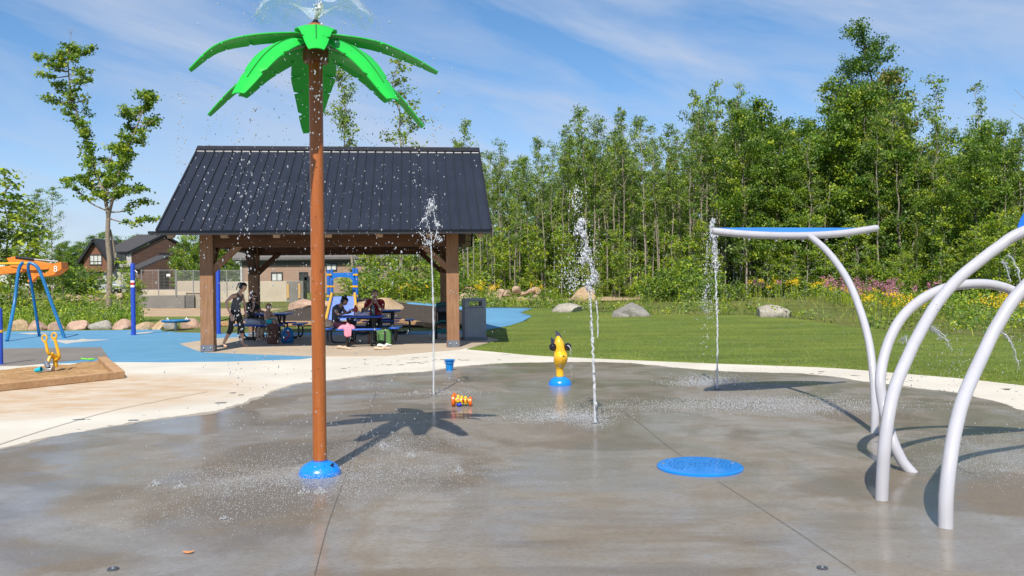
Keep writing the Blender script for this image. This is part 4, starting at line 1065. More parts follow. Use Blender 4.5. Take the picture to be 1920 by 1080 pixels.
for (px, py, rot, mt, lb) in ((716, 650, .3, M_WHITE, 'left white trainer standing under the front picnic table'), (729, 649, .9, M_WHITE, 'right white trainer standing under the front picnic table'),
        (711, 656, .1, M_BEIGE, 'left beige sandal on the sunlit floor in front of the table'), (724, 655, .3, M_BEIGE, 'right beige sandal on the sunlit floor in front of the table'),
        (641, 653.5, .1, M_BEIGE, 'left sandal beside the left leg of the front table'), (651, 655, -.2, M_BEIGE, 'right sandal beside the left leg of the front table')):
    shoe('shoe', lb, G(px, py, .011) + Vector((0, 0, .0)), mt, rot)
# brown bag and backpack by the left table
bb = G(512, 645, .01); root = thing('carrier_bag', 'tall brown cloth bag standing in front of the left picnic table', 'bag', bb)
m = MB(); V = []
loft(m, [(bb.x, bb.y, bb.z, .15, .11), (bb.x, bb.y, bb.z + .05, .165, .13), (bb.x + .01, bb.y, bb.z + .25, .15, .12), (bb.x, bb.y, bb.z + .42, .155, .12), (bb.x - .01, bb.y, bb.z + .52, .15, .10), (bb.x - .01, bb.y, bb.z + .55, .13, .07)], 22); m.build('body', M_BROWNB, root, smooth=60)
m = MB(); m.tube(spline([bb + Vector((-.1, -.1, .5)), bb + Vector((-.05, -.12, .40)), bb + Vector((.05, -.12, .40)), bb + Vector((.1, -.1, .5))], 6), .01, 8); m.build('handle', M_BLACK, root)
kb = G(539, 643.5, .01); root = thing('backpack', 'bright blue child backpack with a red motif beside the brown bag', 'backpack', kb)
m = MB(); loft(m, [(kb.x, kb.y, kb.z + q, rx, ry) for q, rx, ry in ((0, .14, .08), (.04, .17, .11), (.2, .172, .12), (.32, .155, .11), (.40, .11, .08), (.43, .05, .04))], 24); m.build('body', simple('backpack_blue', (.01, .17, .42), .6, .3, 9), root, smooth=70)
m = MB(); m.tube(spline([kb + Vector((-.02, -.128, .30)), kb + Vector((.05, -.128, .33)), kb + Vector((.08, -.125, .25)), kb + Vector((.03, -.13, .17)), kb + Vector((-.03, -.13, .11))], 6), .017, 8); m.build('red_motif', M_RED, root)
m = MB(); m.box(kb + Vector((0, -.10, .11)), (.22, .06, .13)); m.build('pocket', simple('pocket_blue', (.008, .10, .33), .6), root, bevel=.02)
m = MB(); m.tube(spline([kb + Vector((-.03, 0, .42)), kb + Vector((0, 0, .48)), kb + Vector((.03, 0, .42))], 5), .008, 8); m.build('carry_loop', M_BLACK, root)
# waste bin
wb = G(889, 637.5); wb.z = .010; root = thing('waste_bin', 'grey plastic litter bin with an open slot, standing by the shelter post', 'waste bin', wb, rotz=.22)
b = lambda mb, n_, mt, par=root, **k: mb.build(n_, mt, par, world=False, **k)
W2, D2 = .60, .56
m = MB(); m.box((0, 0, .035), (W2 + .06, D2 + .06, .07)); b(m, 'plinth', M_BIND, bevel=.015)
m = MB(); m.box((0, 0, .48), (W2, D2, .84)); bo = b(m, 'body', M_BIN, bevel=.025, seg=3)
m = MB(); m.box((0, -D2 / 2 - .006, .46), (W2 - .11, .012, .74)); b(m, 'door_panel', M_BIN, bo, bevel=.005)
m = MB()
for sx in (-1, 1): m.box((sx * (W2 / 2 - .06), 0, 1.005), (.12, D2, .20))
m.box((0, 0, .93), (W2 - .24, D2, .05)); m.box((0, 0, 1.09), (W2 - .24, D2, .03)); b(m, 'hood', M_BIN, bevel=.015)
m = MB(); m.box((0, 0, 1.13), (W2 + .015, D2 + .015, .065)); b(m, 'lid', M_BIN, bevel=.03, seg=4)
# pushchair
pc = G(829, 640); pc = Vector((-1.98, 24.6, .01)); root = thing('pushchair', 'dark pushchair with teal trim beside the front right shelter post', 'pushchair', pc)
for sx, sy, r_ in ((-.2, -.3, .10), (.2, -.3, .10), (-.24, .3, .13), (.24, .3, .13)):
    m = MB(); m.lathe([(r_ - .03, -.02), (r_, -.02), (r_, .02), (r_ - .03, .02)], pc + Vector((sx, sy, r_)), 20, M=RX, cap=False); m.lathe([(.03, -.025), (.03, .025)], pc + Vector((sx, sy, r_)), 10, M=RX); m.build('wheel', M_BLACK, root)
m = MB()
for sx in (-1, 1):
    m.tube([pc + Vector((sx * .2, -.3, .12)), pc + Vector((sx * .22, .05, .55)), pc + Vector((sx * .22, .34, 1.02))], .015, 8); m.tube([pc + Vector((sx * .24, .3, .14)), pc + Vector((sx * .22, 0, .62))], .015, 8)
m.tube([pc + Vector((-.22, .34, 1.02)), pc + Vector((.22, .34, 1.02))], .018, 8); m.build('frame', M_BLACK, root)
m = MB(); m.box(pc + Vector((0, -.04, .42)), (.38, .40, .08)); m.box(pc + Vector((0, .16, .68)), (.38, .08, .55), Euler((-.35, 0, 0)).to_matrix()); m.build('seat', M_BLACK, root, bevel=.03, seg=3)
m = MB(); V = []
for j in range(7):
    a = math.radians(-10 + 18 * j)
    for i in range(9):
        u = i / 8 * 2 - 1; V.append(pc + Vector((u * .22, .18 - .30 * math.cos(a) * (1 - .1 * u * u), .80 + .26 * math.sin(a) * (1 - .15 * u * u))))
m.add(V, [(j * 9 + i, j * 9 + i + 1, j * 9 + 10 + i, j * 9 + 9 + i) for j in range(6) for i in range(8)]); o = m.build('hood', M_DGREY, root, smooth=180); o.modifiers.new('t', 'SOLIDIFY').thickness = .012
m = MB(); m.tube(spline([pc + Vector((-.21, -.24, .45)), pc + Vector((0, -.30, .52)), pc + Vector((.21, -.24, .45))], 5), .022, 8); m.box(pc + Vector((0, 0, .22)), (.34, .36, .10)); m.build('bumper_bar', M_TEAL, root)
m = MB(); m.tube(spline([pc + Vector((-.21, -.10, .95)), pc + Vector((0, -.14, 1.0)), pc + Vector((.21, -.10, .95))], 5), .014, 8); m.build('hood_trim', M_TEAL, root)
# ================================================================ people
nhead = [0]
def skin_chains(name, chains, mats, parent, sub=2, join=None):
    """chains: lists of (key, co, r); shared keys connect. Baked to one mesh."""
    idx = {}; vs = []; rs = []; es = []
    for ch in chains:
        prev = None
        for key, co, r in ch:
            if key not in idx: idx[key] = len(vs); vs.append(tuple(co)); rs.append(r)
            if prev is not None and (prev, idx[key]) not in es: es.append((prev, idx[key]))
            prev = idx[key]
    me = bpy.data.meshes.new(name + '_skeleton'); me.from_pydata(vs, es, [])
    ob = bpy.data.objects.new(name, me); COL.objects.link(ob)
    sk = ob.modifiers.new('skin', 'SKIN'); sk.use_smooth_shade = True; sk.branch_smoothing = .6
    for i, sv in enumerate(me.skin_vertices[0].data):
        r = rs[i]; sv.radius = r if hasattr(r, '__len__') else (r, r); sv.use_root = (i == 0)
    ss = ob.modifiers.new('sub', 'SUBSURF'); ss.levels = sub; ss.render_levels = sub
    dg = bpy.context.evaluated_depsgraph_get(); ev = ob.evaluated_get(dg)
    nm = bpy.data.meshes.new_from_object(ev); nm.name = name
    COL.objects.unlink(ob); bpy.data.objects.remove(ob); bpy.data.meshes.remove(me)
    V = [v.co.copy() for v in nm.vertices]; Fq = [list(p.vertices) for p in nm.polygons]; bpy.data.meshes.remove(nm)
    m = MB(); m.add(V, Fq, 0)
    nb_ = len(m.f)
    if join: join(m); nhead[0] = len(m.f) - nb_
    o = m.build(name, mats, parent, smooth=180); return o
SKIN = [simple('skin_light', (.62, .37, .265), .5, .06), simple('skin_tan', (.64, .38, .27), .5, .06), simple('skin_warm', (.46, .25, .165), .5, .06)]
M_EYE = simple('dark_eye', (.02, .015, .012), .2); M_LIP = simple('lips', (.38, .12, .10), .45)
H_BLACK = simple('black_hair', (.012, .009, .008), .4, .3, 30, .5); H_RED = simple('auburn_hair', (.085, .022, .012), .45, .3, 30, .5); H_GREY = simple('short_grey_hair', (.14, .12, .11), .7, .3, 40, .5); H_BABY = simple('baby_hair', (.36, .19, .10), .7)
def basis(fwd, up=(0, 0, 1)):
    f = Vector(fwd).normalized(); u = Vector(up); r = f.cross(u).normalized(); u = r.cross(f).normalized(); return f, r, u
def head_fn(c, fwd, up, s):
    """adds head with face, ears and eyes to an MB. s: head height"""
    f, r, u = basis(fwd, up)
    def fn(m):
        nu_, nv = 22, 16; V = []
        for j in range(nv + 1):
            th = PI * j / nv
            for i in range(nu_):
                ph = 2 * PI * i / nu_
                x, y, z = math.sin(th) * math.sin(ph), math.sin(th) * math.cos(ph), math.cos(th)   # y forward
                kx, ky, kz = .36, .43, .5
                if z < 0: kx *= 1 - .30 * z * z; ky *= 1 - .12 * z * z
                fx = 0
                if y > .2:
                    fx += .085 * math.exp(-((x / .13) ** 2) - ((z + .12) / .16) ** 2) * 1.0
                    fx += .03 * math.exp(-((x / .2) ** 2) - ((z + .46) / .08) ** 2) + .035 * math.exp(-((x / .3) ** 2) - ((z + .78) / .15) ** 2)
                    fx -= .035 * math.exp(-(((abs(x) - .36) / .16) ** 2) - ((z - .06) / .12) ** 2)
                V.append(c + (r * (x * kx) + f * (y * ky + fx) + u * (z * kz)) * s)
        m.add(V, [(j * nu_ + i, j * nu_ + nu_ + i, j * nu_ + nu_ + (i + 1) % nu_, j * nu_ + (i + 1) % nu_) for j in range(nv) for i in range(nu_)], 0)
        M3 = Matrix((r, f, u)).transposed()
        for sx in (-1, 1):
            m.ball(c + (r * (.14 * sx) + f * .375 + u * .03) * s, (.05 * s, .035 * s, .028 * s), 1, M3, 1)
            m.ball(c + (r * (.365 * sx) - f * .02 - u * .03) * s, (.03 * s, .07 * s, .11 * s), 1, M3, 0)
        m.ball(c + (f * .405 - u * .235) * s, (.10 * s, .025 * s, .022 * s), 1, M3, 2)
    return fn
def hair(parent, c, fwd, up, s, mat, style, extra=None):
    f, r, u = basis(fwd, up); m = MB(); nu_, nv = 24, 12; V = []; Fq = []
    for j in range(nv + 1):
        th = PI * .66 * j / nv
        for i in range(nu_):
            ph = 2 * PI * i / nu_; x, y, z = math.sin(th) * math.sin(ph), math.sin(th) * math.cos(ph), math.cos(th)
            k = 1.13 + .06 * noise.noise(Vector((x * 4, y * 4, z * 4 + s)))
            if y > 0 and z < .52: k *= .80 if y > .35 else .96      # face stays clear
            V.append(c + (r * (x * .37 * k) + f * (y * .44 * k - .01) + u * (z * .5 * k + .01)) * s)
    m.add(V, [(j * nu_ + i, j * nu_ + nu_ + i, j * nu_ + nu_ + (i + 1) % nu_, j * nu_ + (i + 1) % nu_) for j in range(nv) for i in range(nu_)])
    if style == 'ponytail':
        m.ball(c + (-f * .42 + u * .30) * s, .13 * s, 2)
        m.tube(spline([c + (-f * .45 + u * .30) * s, c + (-f * .66 + u * .18) * s, c + (-f * .70 - u * .25) * s, c + (-f * .62 - u * .65) * s], 5), [(.10 - .06 * (i / 15)) * s for i in range(16)], 10)
    if style == 'bob':
        for k_ in range(11):
            a = PI * .42 + PI * 1.16 * k_ / 10
            x, y = math.sin(a), math.cos(a); p = c + (r * x * .39 + f * y * .44 + u * .05) * s
            m.tube(spline([p, p + (r * x * .06 + f * y * .05 - u * .35) * s, p + (r * x * .03 - u * (.62 + .06 * math.sin(k_ * 3))) * s], 4), [.12 * s, .125 * s, .12 * s, .11 * s, .10 * s, .09 * s, .08 * s, .06 * s, .03 * s], 8)
    if style == 'topknot':
        m.ball(c + (-f * .25 + u * .62) * s, (.16 * s,) * 3, 2); m.ball(c + (-f * .45 + u * .25) * s, (.2 * s,) * 3, 2)
    return m.build('hair', mat, parent, smooth=180)
def hand(key, wrist, d, palm_n, sc=1.0, curl=.35):
    """finger chains rooted in the palm; d points along the hand, palm_n out of the palm"""
    d = Vector(d).normalized(); pn = Vector(palm_n); pn = (pn - d * pn.dot(d)).normalized(); sd_ = d.cross(pn)
    ch = []
    pal = Vector(wrist) + d * .055 * sc
    ch.append([(key + 'wr', wrist, .026 * sc), (key + 'palm', pal, (.024 * sc, .034 * sc)), (key + 'kn', pal + d * .035 * sc, (.016 * sc, .034 * sc))])
    for i, (o_f, L) in enumerate(((-.027, .062), (-.009, .072), (.009, .068), (.027, .052))):
        b0 = pal + d * .042 * sc + sd_ * o_f * sc
        p1 = b0 + (d * math.cos(curl * .5) + pn * math.sin(curl * .5)) * L * .5 * sc
        p2 = p1 + (d * math.cos(curl * 1.4) + pn * math.sin(curl * 1.4)) * L * .5 * sc
        ch.append([(key + 'kn', pal + d * .035 * sc, .02 * sc), (key + f'f{i}a', b0, .0095 * sc), (key + f'f{i}b', p1, .0085 * sc), (key + f'f{i}c', p2, .0065 * sc)])
    t0 = pal - d * .01 * sc - sd_ * .032 * sc
    ch.append([(key + 'palm', pal, .02 * sc), (key + 'ta', t0, .012 * sc), (key + 'tb', t0 + (d * .6 - sd_ * .6 + pn * .3).normalized() * .035 * sc, .010 * sc), (key + 'tc', t0 + (d * .8 - sd_ * .5 + pn * .45).normalized() * .062 * sc, .008 * sc)])
    return ch
def person(label, base, J, headspec, skin, hairspec, top=None, bottom=None, sc=1.0, rot=0, chest=.13, waist=.115, hipr=.10, group=None, hands=True, curl=.4):
    """J: joints in the person's own frame (x right in the photo, y away, z up), metres"""
    root = thing('person', label, 'person', base, group, rot)
    Rm = Matrix.Rotation(rot, 3, 'Z'); W = {k: Vector(base) + Rm @ (Vector(v) * sc) for k, v in J.items()}
    hd_c, hd_f, hd_u, hs = headspec; hd_c = Vector(base) + Rm @ (Vector(hd_c) * sc); hd_f = Rm @ Vector(hd_f); hd_u = Rm @ Vector(hd_u)
    s = sc
    ch = [[('pel', W['pelvis'], hipr * 1.15 * s), ('wai', W['waist'], waist * s), ('che', W['chest'], chest * s), ('nb', W['neck'], .058 * s), ('hd', W['neck'].lerp(hd_c, .6), .05 * s)]]
    for q in 'LR':
        ch.append([('che', W['chest'], chest * s), ('sh' + q, W['sh' + q], .058 * s), ('el' + q, W['el' + q], .042 * s), (q + 'wr', W['wr' + q], .027 * s)])
        ch.append([('pel', W['pelvis'], hipr * 1.15 * s), ('hip' + q, W['hip' + q], hipr * .88 * s), ('kn' + q, W['kn' + q], .058 * s), ('ca' + q, W['kn' + q].lerp(W['an' + q], .35), .055 * s), ('an' + q, W['an' + q], .036 * s), ('ft' + q, W['an' + q].lerp(W['to' + q], .55) - Vector((0, 0, .03 * s)), .036 * s), ('to' + q, W['to' + q], .024 * s)])
        if hands:
            d = (W['wr' + q] - W['el' + q]).normalized()
            if 'hd' + q in W: d = (W['hd' + q] - W['wr' + q]).normalized()
            pn = W['pn' + q] - Vector(base) if 'pn' + q in W else Rm @ Vector((0, -1, .2))
            ch += hand(q, W['wr' + q], d, pn, s * .95, curl)
    body = skin_chains('body', ch, [skin, M_EYE, M_LIP], root, 2, head_fn(hd_c, hd_f, hd_u, hs * s))
    if hairspec: hair(root, hd_c, hd_f, hd_u, hs * s, hairspec[0], hairspec[1])
    segs = [('tor', W['pelvis'], W['waist']), ('tor2', W['waist'], W['chest']), ('nec', W['chest'], W['neck']), ('hea', W['neck'], hd_c)]
    for q in 'LR':
        segs += [('clav', W['chest'].lerp(W['sh' + q], .35), W['sh' + q]), ('arm', W['sh' + q], W['el' + q]), ('for', W['el' + q], W['wr' + q]), ('han', W['wr' + q], W['wr' + q] + (W['wr' + q] - W['el' + q]).normalized() * .2), ('pelv', W['pelvis'], W['hip' + q]), ('thi', W['hip' + q], W['kn' + q]), ('shi', W['kn' + q], W['an' + q]), ('foo', W['an' + q], W['to' + q])]
    def near(p):
        best = None
        for nme, a, b2 in segs:
            ab = b2 - a; t = max(0, min(1, (p - a).dot(ab) / max(1e-9, ab.length_squared))); d = (p - (a + ab * t)).length
            if nme in ('tor', 'tor2'): d *= .62
            if nme == 'thi' : d *= .9
            if best is None or d < best[0]: best = (d, nme, t)
        return best[1], best[2]
    me = body.data; off = Vector(root.location); Rw = Euler(root.rotation_euler).to_matrix()
    cls = [near(off + Rw @ p.center) for p in me.polygons]
    def garment(name, mat, keep, puff, rough=.005):
        idx = {}; m = MB(); V = []; Fq = []
        for p, (nme, t) in zip(me.polygons, cls):
            if p.index >= nbody or not keep(nme, t): continue
            f = []
            for vi in p.vertices:
                if vi not in idx:
                    idx[vi] = len(V); v = me.vertices[vi]; k = puff + rough * noise.noise(v.co * 14 + Vector((3, 1, 7))) + rough * .8 * noise.noise(Vector((v.co.x * 26, v.co.y * 26, v.co.z * 7)))
                    V.append(v.co + v.normal * k)
                f.append(idx[vi])
            Fq.append(f)
        if not V: return
        m.add(V, Fq); o = m.build(name, mat, root, world=False, smooth=180); sd_m = o.modifiers.new('cloth', 'SOLIDIFY'); sd_m.thickness = .006; sd_m.offset = 0
        return o
    nbody = len(me.polygons) - nhead[0]
    if top:
        mat, sleeve, low = top
        def keep(n_, t):
            if n_ == 'tor': return t > 1 - low
            if n_ == 'tor2': return True
            if n_ == 'nec': return t < (.30 if sleeve == 0 else .62)
            if n_ == 'clav': return t < .55 if sleeve == 0 else True
            if n_ == 'arm': return t < sleeve
            if n_ == 'pelv': return sleeve > 0 and t < .3
            return False
        garment('top', mat, keep, .014 if sleeve == 0 else .02)
    if bottom:
        mat, leg, fit = bottom
        garment('trousers', mat, lambda n_, t: n_ == 'pelv' or (n_ == 'tor' and t < .35) or (n_ == 'thi' and t <= leg) or (n_ == 'shi' and t < leg - 1), fit)
    return root, W
M_TANK = simple('charcoal_vest', (.11, .11, .125), .85); M_LEGG = simple('black_leggings', (.018, .018, .021), .7)
def spots():
    t = NT('spotted_blouse'); v = t.coord('Object', (1, 1, 1)); vo = t.n('TexVoronoi'); vo.inputs['Scale'].default_value = 26; t.l(v, vo.inputs['Vector'])
    t.pbsdf(t.ramp(vo.outputs['Distance'], [(.26, (.32, .31, .29)), (.34, (.018, .018, .02))]), .8); return t.mat
M_SPOT = spots(); M_PALET = simple('pale_grey_trousers', (.40, .40, .45), .85, .12, 8, .4); M_GREYT = simple('grey_tshirt', (.075, .085, .105), .85); M_REDT = simple('dark_red_tshirt', (.30, .012, .02), .85)
M_PINKL = simple('rose_leggings', (.34, .12, .16), .8)
# standing woman, mid-step to the right, leaning a little, looking down at the seated woman
bs = G(443, 650.5, .010)
pw, W1 = person('standing woman in charcoal vest and black cropped leggings holding a white phone', bs,
    {'pelvis': (-.02, 0, .90), 'waist': (.0, 0, 1.07), 'chest': (.06, 0, 1.25), 'neck': (.125, 0, 1.43),
     'shL': (.10, .17, 1.36), 'elL': (.16, .22, 1.10), 'wrL': (.20, .16, .88), 'shR': (.02, -.17, 1.36), 'elR': (-.17, -.27, 1.16), 'wrR': (-.10, -.20, .92), 'hdR': (-.03, -.18, .80), 'pnR': (.6, .8, 0),
     'hipL': (.02, .09, .86), 'knL': (.12, .10, .47), 'anL': (.12, .09, .085), 'toL': (.30, .07, .028), 'hipR': (-.04, -.09, .86), 'knR': (-.10, -.11, .47), 'anR': (-.29, -.12, .10), 'toR': (-.18, -.16, .026)},
    ((.20, -.02, 1.545), (.85, -.25, -.42), (.45, 0, .9), .225), SKIN[1], (H_BLACK, 'ponytail'), (M_TANK, 0, .75), (M_LEGG, 1.30, .010), chest=.122, waist=.108, hipr=.105)
hp = W1['hdR'] + Vector((.045, -.02, -.03)); m = MB(); m.box(hp, (.012, .07, .145), Euler((0, .15, .5)).to_matrix()); ph = thing('phone', 'white phone held in the hand of the standing woman', 'phone', hp)
m.build('case', M_WHITE, ph, bevel=.004); m = MB(); m.box(hp + Vector((.007, 0, 0)), (.003, .06, .13), Euler((0, .15, .5)).to_matrix()); m.build('screen', M_BLKG, ph)
# seated woman on the left table's end bench
bs2 = Vector(((471 - 960) / FPX * 24.45, 24.45, .010))
pw2, W2_ = person('seated woman with auburn hair and dark glasses in spotted black blouse and pale trousers', bs2,
    {'pelvis': (-.08, .05, .56), 'waist': (-.08, .05, .74), 'chest': (-.03, .03, .96), 'neck': (.03, .0, 1.14),
     'shL': (.02, .20, 1.06), 'elL': (.20, .22, .84), 'wrL': (.40, .12, .80), 'shR': (-.05, -.18, 1.06), 'elR': (.10, -.26, .84), 'wrR': (.12, -.14, 1.08), 'hdR': (.11, -.08, 1.17), 'pnR': (0, 1, 0),
     'hipL': (-.02, .15, .54), 'knL': (.36, .16, .50), 'anL': (.22, .16, .085), 'toL': (.38, .15, .03), 'hipR': (-.06, -.08, .54), 'knR': (.28, -.13, .50), 'anR': (.20, -.12, .085), 'toR': (.35, -.14, .03)},
    ((.075, -.03, 1.245), (.75, -.65, -.12), (.1, 0, 1), .235), SKIN[0], (H_RED, 'bob'), (M_SPOT, .75, .95), (M_PALET, 1.12, .026), chest=.155, waist=.155, hipr=.125)
f_, r_, u_ = basis((.75, -.65, -.12)); hc = bs2 + Vector((.075, -.03, 1.245)); m = MB()
for sx in (-1, 1):
    m.ball(hc + (f_ * .105 + r_ * (.036 * sx) + u_ * .012), (.03, .012, .022), 2, Matrix((r_, f_, u_)).transposed()); m.tube([hc + f_ * .1 + r_ * (.06 * sx) + u_ * .014, hc - f_ * .01 + r_ * (.092 * sx) + u_ * .012], .004, 6)
m.tube([hc + f_ * .108 - r_ * .012 + u_ * .014, hc + f_ * .108 + r_ * .012 + u_ * .014], .004, 6); m.build('sunglasses', M_BLKG, pw2)
# baby sitting on the front bench of the left table
bs3 = Vector(((502 - 960) / FPX * 24.32, 24.32, .476))
pb3, W3 = person('bare-chested baby in turquoise shorts sitting on the bench of the left table', bs3,
    {'pelvis': (0, 0, .08), 'waist': (.0, .0, .17), 'chest': (-.01, 0, .30), 'neck': (.0, 0, .395), 'shL': (.03, .10, .355), 'elL': (.10, .13, .26), 'wrL': (.18, .10, .24), 'shR': (-.03, -.10, .355), 'elR': (-.05, -.13, .24), 'wrR': (.05, -.11, .20),
     'hipL': (.03, .07, .07), 'knL': (.20, .10, .10), 'anL': (.27, .09, -.03), 'toL': (.33, .08, -.02), 'hipR': (.02, -.06, .07), 'knR': (.19, -.09, .10), 'anR': (.25, -.09, -.05), 'toR': (.31, -.10, -.03)},
    ((.02, 0, .50), (.92, -.3, -.1), (0, 0, 1), .195), SKIN[0], (H_BABY, 'short'), None, (simple('turquoise_shorts', (.01, .42, .44), .8), .85, .03), sc=1.0, chest=.085, waist=.085, hipr=.085, hands=False)
m = MB(); cpb = bs2 + Vector((.50, .02, .84)); m.lathe([(.035, 0), (.045, .12), (.04, .12), (.03, .01), (.001, .01)], cpb, 16, cap=False); m.lathe([(.035, .001), (.001, .001)], cpb, 16, cap=False); tag(m.build('cup', simple('lime_yellow_cup', (.55, .50, .02), .4)), 'yellow cup held out by the seated woman beside the baby', 'cup')
# person bending over a phone at the front table (left bench, turned to the right)
bs4 = T1 + Vector((-.76, .22, 0))
p4, W4 = person('person with dark tied-up hair in a grey top bowed over the front table', bs4,
    {'pelvis': (-.02, .02, .55), 'waist': (.0, .02, .72), 'chest': (.05, .0, .92), 'neck': (.16, -.02, 1.06), 'shL': (.10, .17, .99), 'elL': (.26, .20, .82), 'wrL': (.42, .06, .86), 'shR': (.02, -.17, .98), 'elR': (.12, -.22, .79), 'wrR': (.36, -.10, .85), 'hdR': (.44, -.06, .90), 'hdL': (.50, .02, .91),
     'hipL': (.03, .12, .53), 'knL': (.38, .13, .50), 'anL': (.36, .12, .09), 'toL': (.52, .12, .03), 'hipR': (.02, -.09, .53), 'knR': (.36, -.12, .50), 'anR': (.32, -.12, .09), 'toR': (.48, -.13, .03)},
    ((.25, -.03, 1.135), (.72, -.35, -.62), (.6, -.2, .75), .225), SKIN[2], (H_BLACK, 'topknot'), (M_GREYT, .35, .9), (M_PINKL, 1.5, .012), chest=.125, waist=.115, hipr=.105)
hp = bs4 + Vector((.49, -.03, .92)); ph = thing('phone', 'dark phone in the hands of the person bowed over the front table', 'phone', hp); m = MB(); m.box(hp, (.07, .13, .01), Euler((.2, -.7, .2)).to_matrix()); m.build('case', M_BLACK, ph, bevel=.003)
m = MB(); m.box(hp + Vector((-.004, 0, .006)), (.06, .115, .003), Euler((.2, -.7, .2)).to_matrix()); m.build('screen', M_BLKG, ph)
# person in red on the far bench, elbows on the table, hands at the chin
bs5 = T1 + Vector((.22, .80, 0))
p5, W5 = person('person with cropped grey hair in a dark red shirt resting elbows on the front table', bs5,
    {'pelvis': (0, .04, .56), 'waist': (0, .02, .76), 'chest': (0, -.05, 1.02), 'neck': (0, -.10, 1.20), 'shL': (.20, -.06, 1.12), 'elL': (.22, -.30, .86), 'wrL': (.08, -.26, 1.08), 'shR': (-.20, -.06, 1.12), 'elR': (-.24, -.28, .86), 'wrR': (-.06, -.27, 1.07), 'hdL': (.03, -.25, 1.17), 'hdR': (-.02, -.26, 1.16), 'pnL': (-1, 0, 0), 'pnR': (1, 0, 0),
     'hipL': (.10, .0, .54), 'knL': (.14, -.36, .50), 'anL': (.13, -.34, .09), 'toL': (.14, -.50, .03), 'hipR': (-.10, .0, .54), 'knR': (-.14, -.36, .50), 'anR': (-.13, -.34, .09), 'toR': (-.15, -.50, .03)},
    ((.01, -.15, 1.32), (.10, -.95, -.2), (0, 0, 1), .235), SKIN[2], (H_GREY, 'short'), (M_REDT, .7, .95), (M_LEGG, 1.6, .02), chest=.15, waist=.14, hipr=.115)
# ================================================================ sand pit
sp_front = [G(233, 709), G(-10, 734)]
fr_r = G(235, 709.5); dirf = (G(0, 734.5) - fr_r).normalized()
back_r = G(200, 679.5); dirs = (back_r - fr_r).normalized()
pit = thing('sand_pit_edging', 'weathered timber edging round the sand pit', 'sand pit edging', fr_r)
BH, BW = .125, .17
m = MB()
n_in = Vector((-dirf.y, dirf.x, 0)); n_in = n_in if n_in.dot(dirs) > 0 else -n_in
for k, (a, b2) in enumerate(((0, 2.25), (2.26, 4.6), (4.61, 7.5))):
    mm = MB(); mm.beam(fr_r + dirf * a + n_in * BW / 2 + Vector((0, 0, BH / 2 + .002)), fr_r + dirf * b2 + n_in * BW / 2 + Vector((0, 0, BH / 2 + .002)), BW, BH); mm.build('sleeper', M_CURB, pit, bevel=.012)
ns_ = Vector((-dirs.y, dirs.x, 0)); ns_ = ns_ if ns_.dot(dirf) > 0 else -ns_
Ls = (back_r - fr_r).length
mm = MB(); mm.beam(fr_r + dirs * (BW + .01) + ns_ * BW / 2 + Vector((0, 0, BH / 2 + .004)), fr_r + dirs * Ls + ns_ * BW / 2 + Vector((0, 0, BH / 2 + .004)), BW, BH); mm.build('sleeper', M_CURB, pit, bevel=.012)
# sand: heaped surface inside
c00 = fr_r + dirf * (BW * .8) + n_in * BW * .8; nu_, nv = 60, 44; V = []
bl = back_r - fr_r
for j in range(nv):
    for i in range(nu_):
        q = c00 + dirf * (7.2 * i / (nu_ - 1)) + bl * (.95 * j / (nv - 1))
        z = .045 + .05 * noise.noise(Vector((q.x * .8, q.y * .8, 2))) + .035 * noise.noise(Vector((q.x * 2.6, q.y * 2.6, 5))) + .016 * noise.noise(Vector((q.x * 7, q.y * 7, 8)))
        V.append(Vector((q.x, q.y, max(.012, z))))
m = MB(); m.add(V, [(j * nu_ + i, j * nu_ + i + 1, (j + 1) * nu_ + i + 1, (j + 1) * nu_ + i) for j in range(nv - 1) for i in range(nu_ - 1)])
me = m.mesh('sand', M_SAND, smooth=180)
for p in me.polygons:
    if p.normal.z < 0: p.flip()
o = link('sand', me); tag(o, kind='structure')
# digger toy
dg_ = G(94, 696, .05); dig = thing('sand_digger', 'yellow ride-on sand digger with two upright handles in the sand pit', 'sand digger', dg_)
D = lambda px, py, dy=0: P(px, py, dg_.y + dy)
m = MB(); m.lathe([(.04, -.05), (.04, .20)], D(104, 684, .12), 14); m.build('pivot_post', M_YEL, dig)
m = MB(); m.tube(spline([D(102, 676, .1), D(110, 672, .05), D(111, 668, 0), D(108, 655), D(103, 637), D(101.5, 632)], 5), .028, 10); m.build('control_arm', M_YEL, dig)
m = MB(); m.tube(spline([D(102, 670, .1), D(96, 665, .02), D(90, 661, -.04), D(87, 648, -.04), D(84, 638, -.04)], 5), .028, 10); m.build('control_arm', M_YEL, dig)
for px, py, dy in ((101.5, 630, 0), (83.5, 634, -.04)):
    m = MB(); ring = [D(px, py, dy) + Vector((math.cos(a) * .045, 0, math.sin(a) * .06)) for a in np.linspace(0, 2 * PI, 15)]; m.tube(ring, .016, 8, cap=False); m.build('handle', M_YEL, dig)
m = MB(); m.tube([D(102, 670, .1), D(94, 668, 0), D(89, 680, -.06)], .03, 10); m.tube([D(96, 663, .02), D(103, 672, .1)], .04, 10); m.build('boom', M_YEL, dig)
m = MB(); m.tube([D(86, 678, -.06), D(91, 690, -.1)], .045, 12); m.build('dipper', M_GREY, dig)
m = MB(); m.box(D(92, 693, -.1), (.15, .13, .055)); m.box(D(98, 691, -.1), (.04, .12, .09), (0, .4, 0)); m.build('scoop', M_STEEL, dig, bevel=.008)
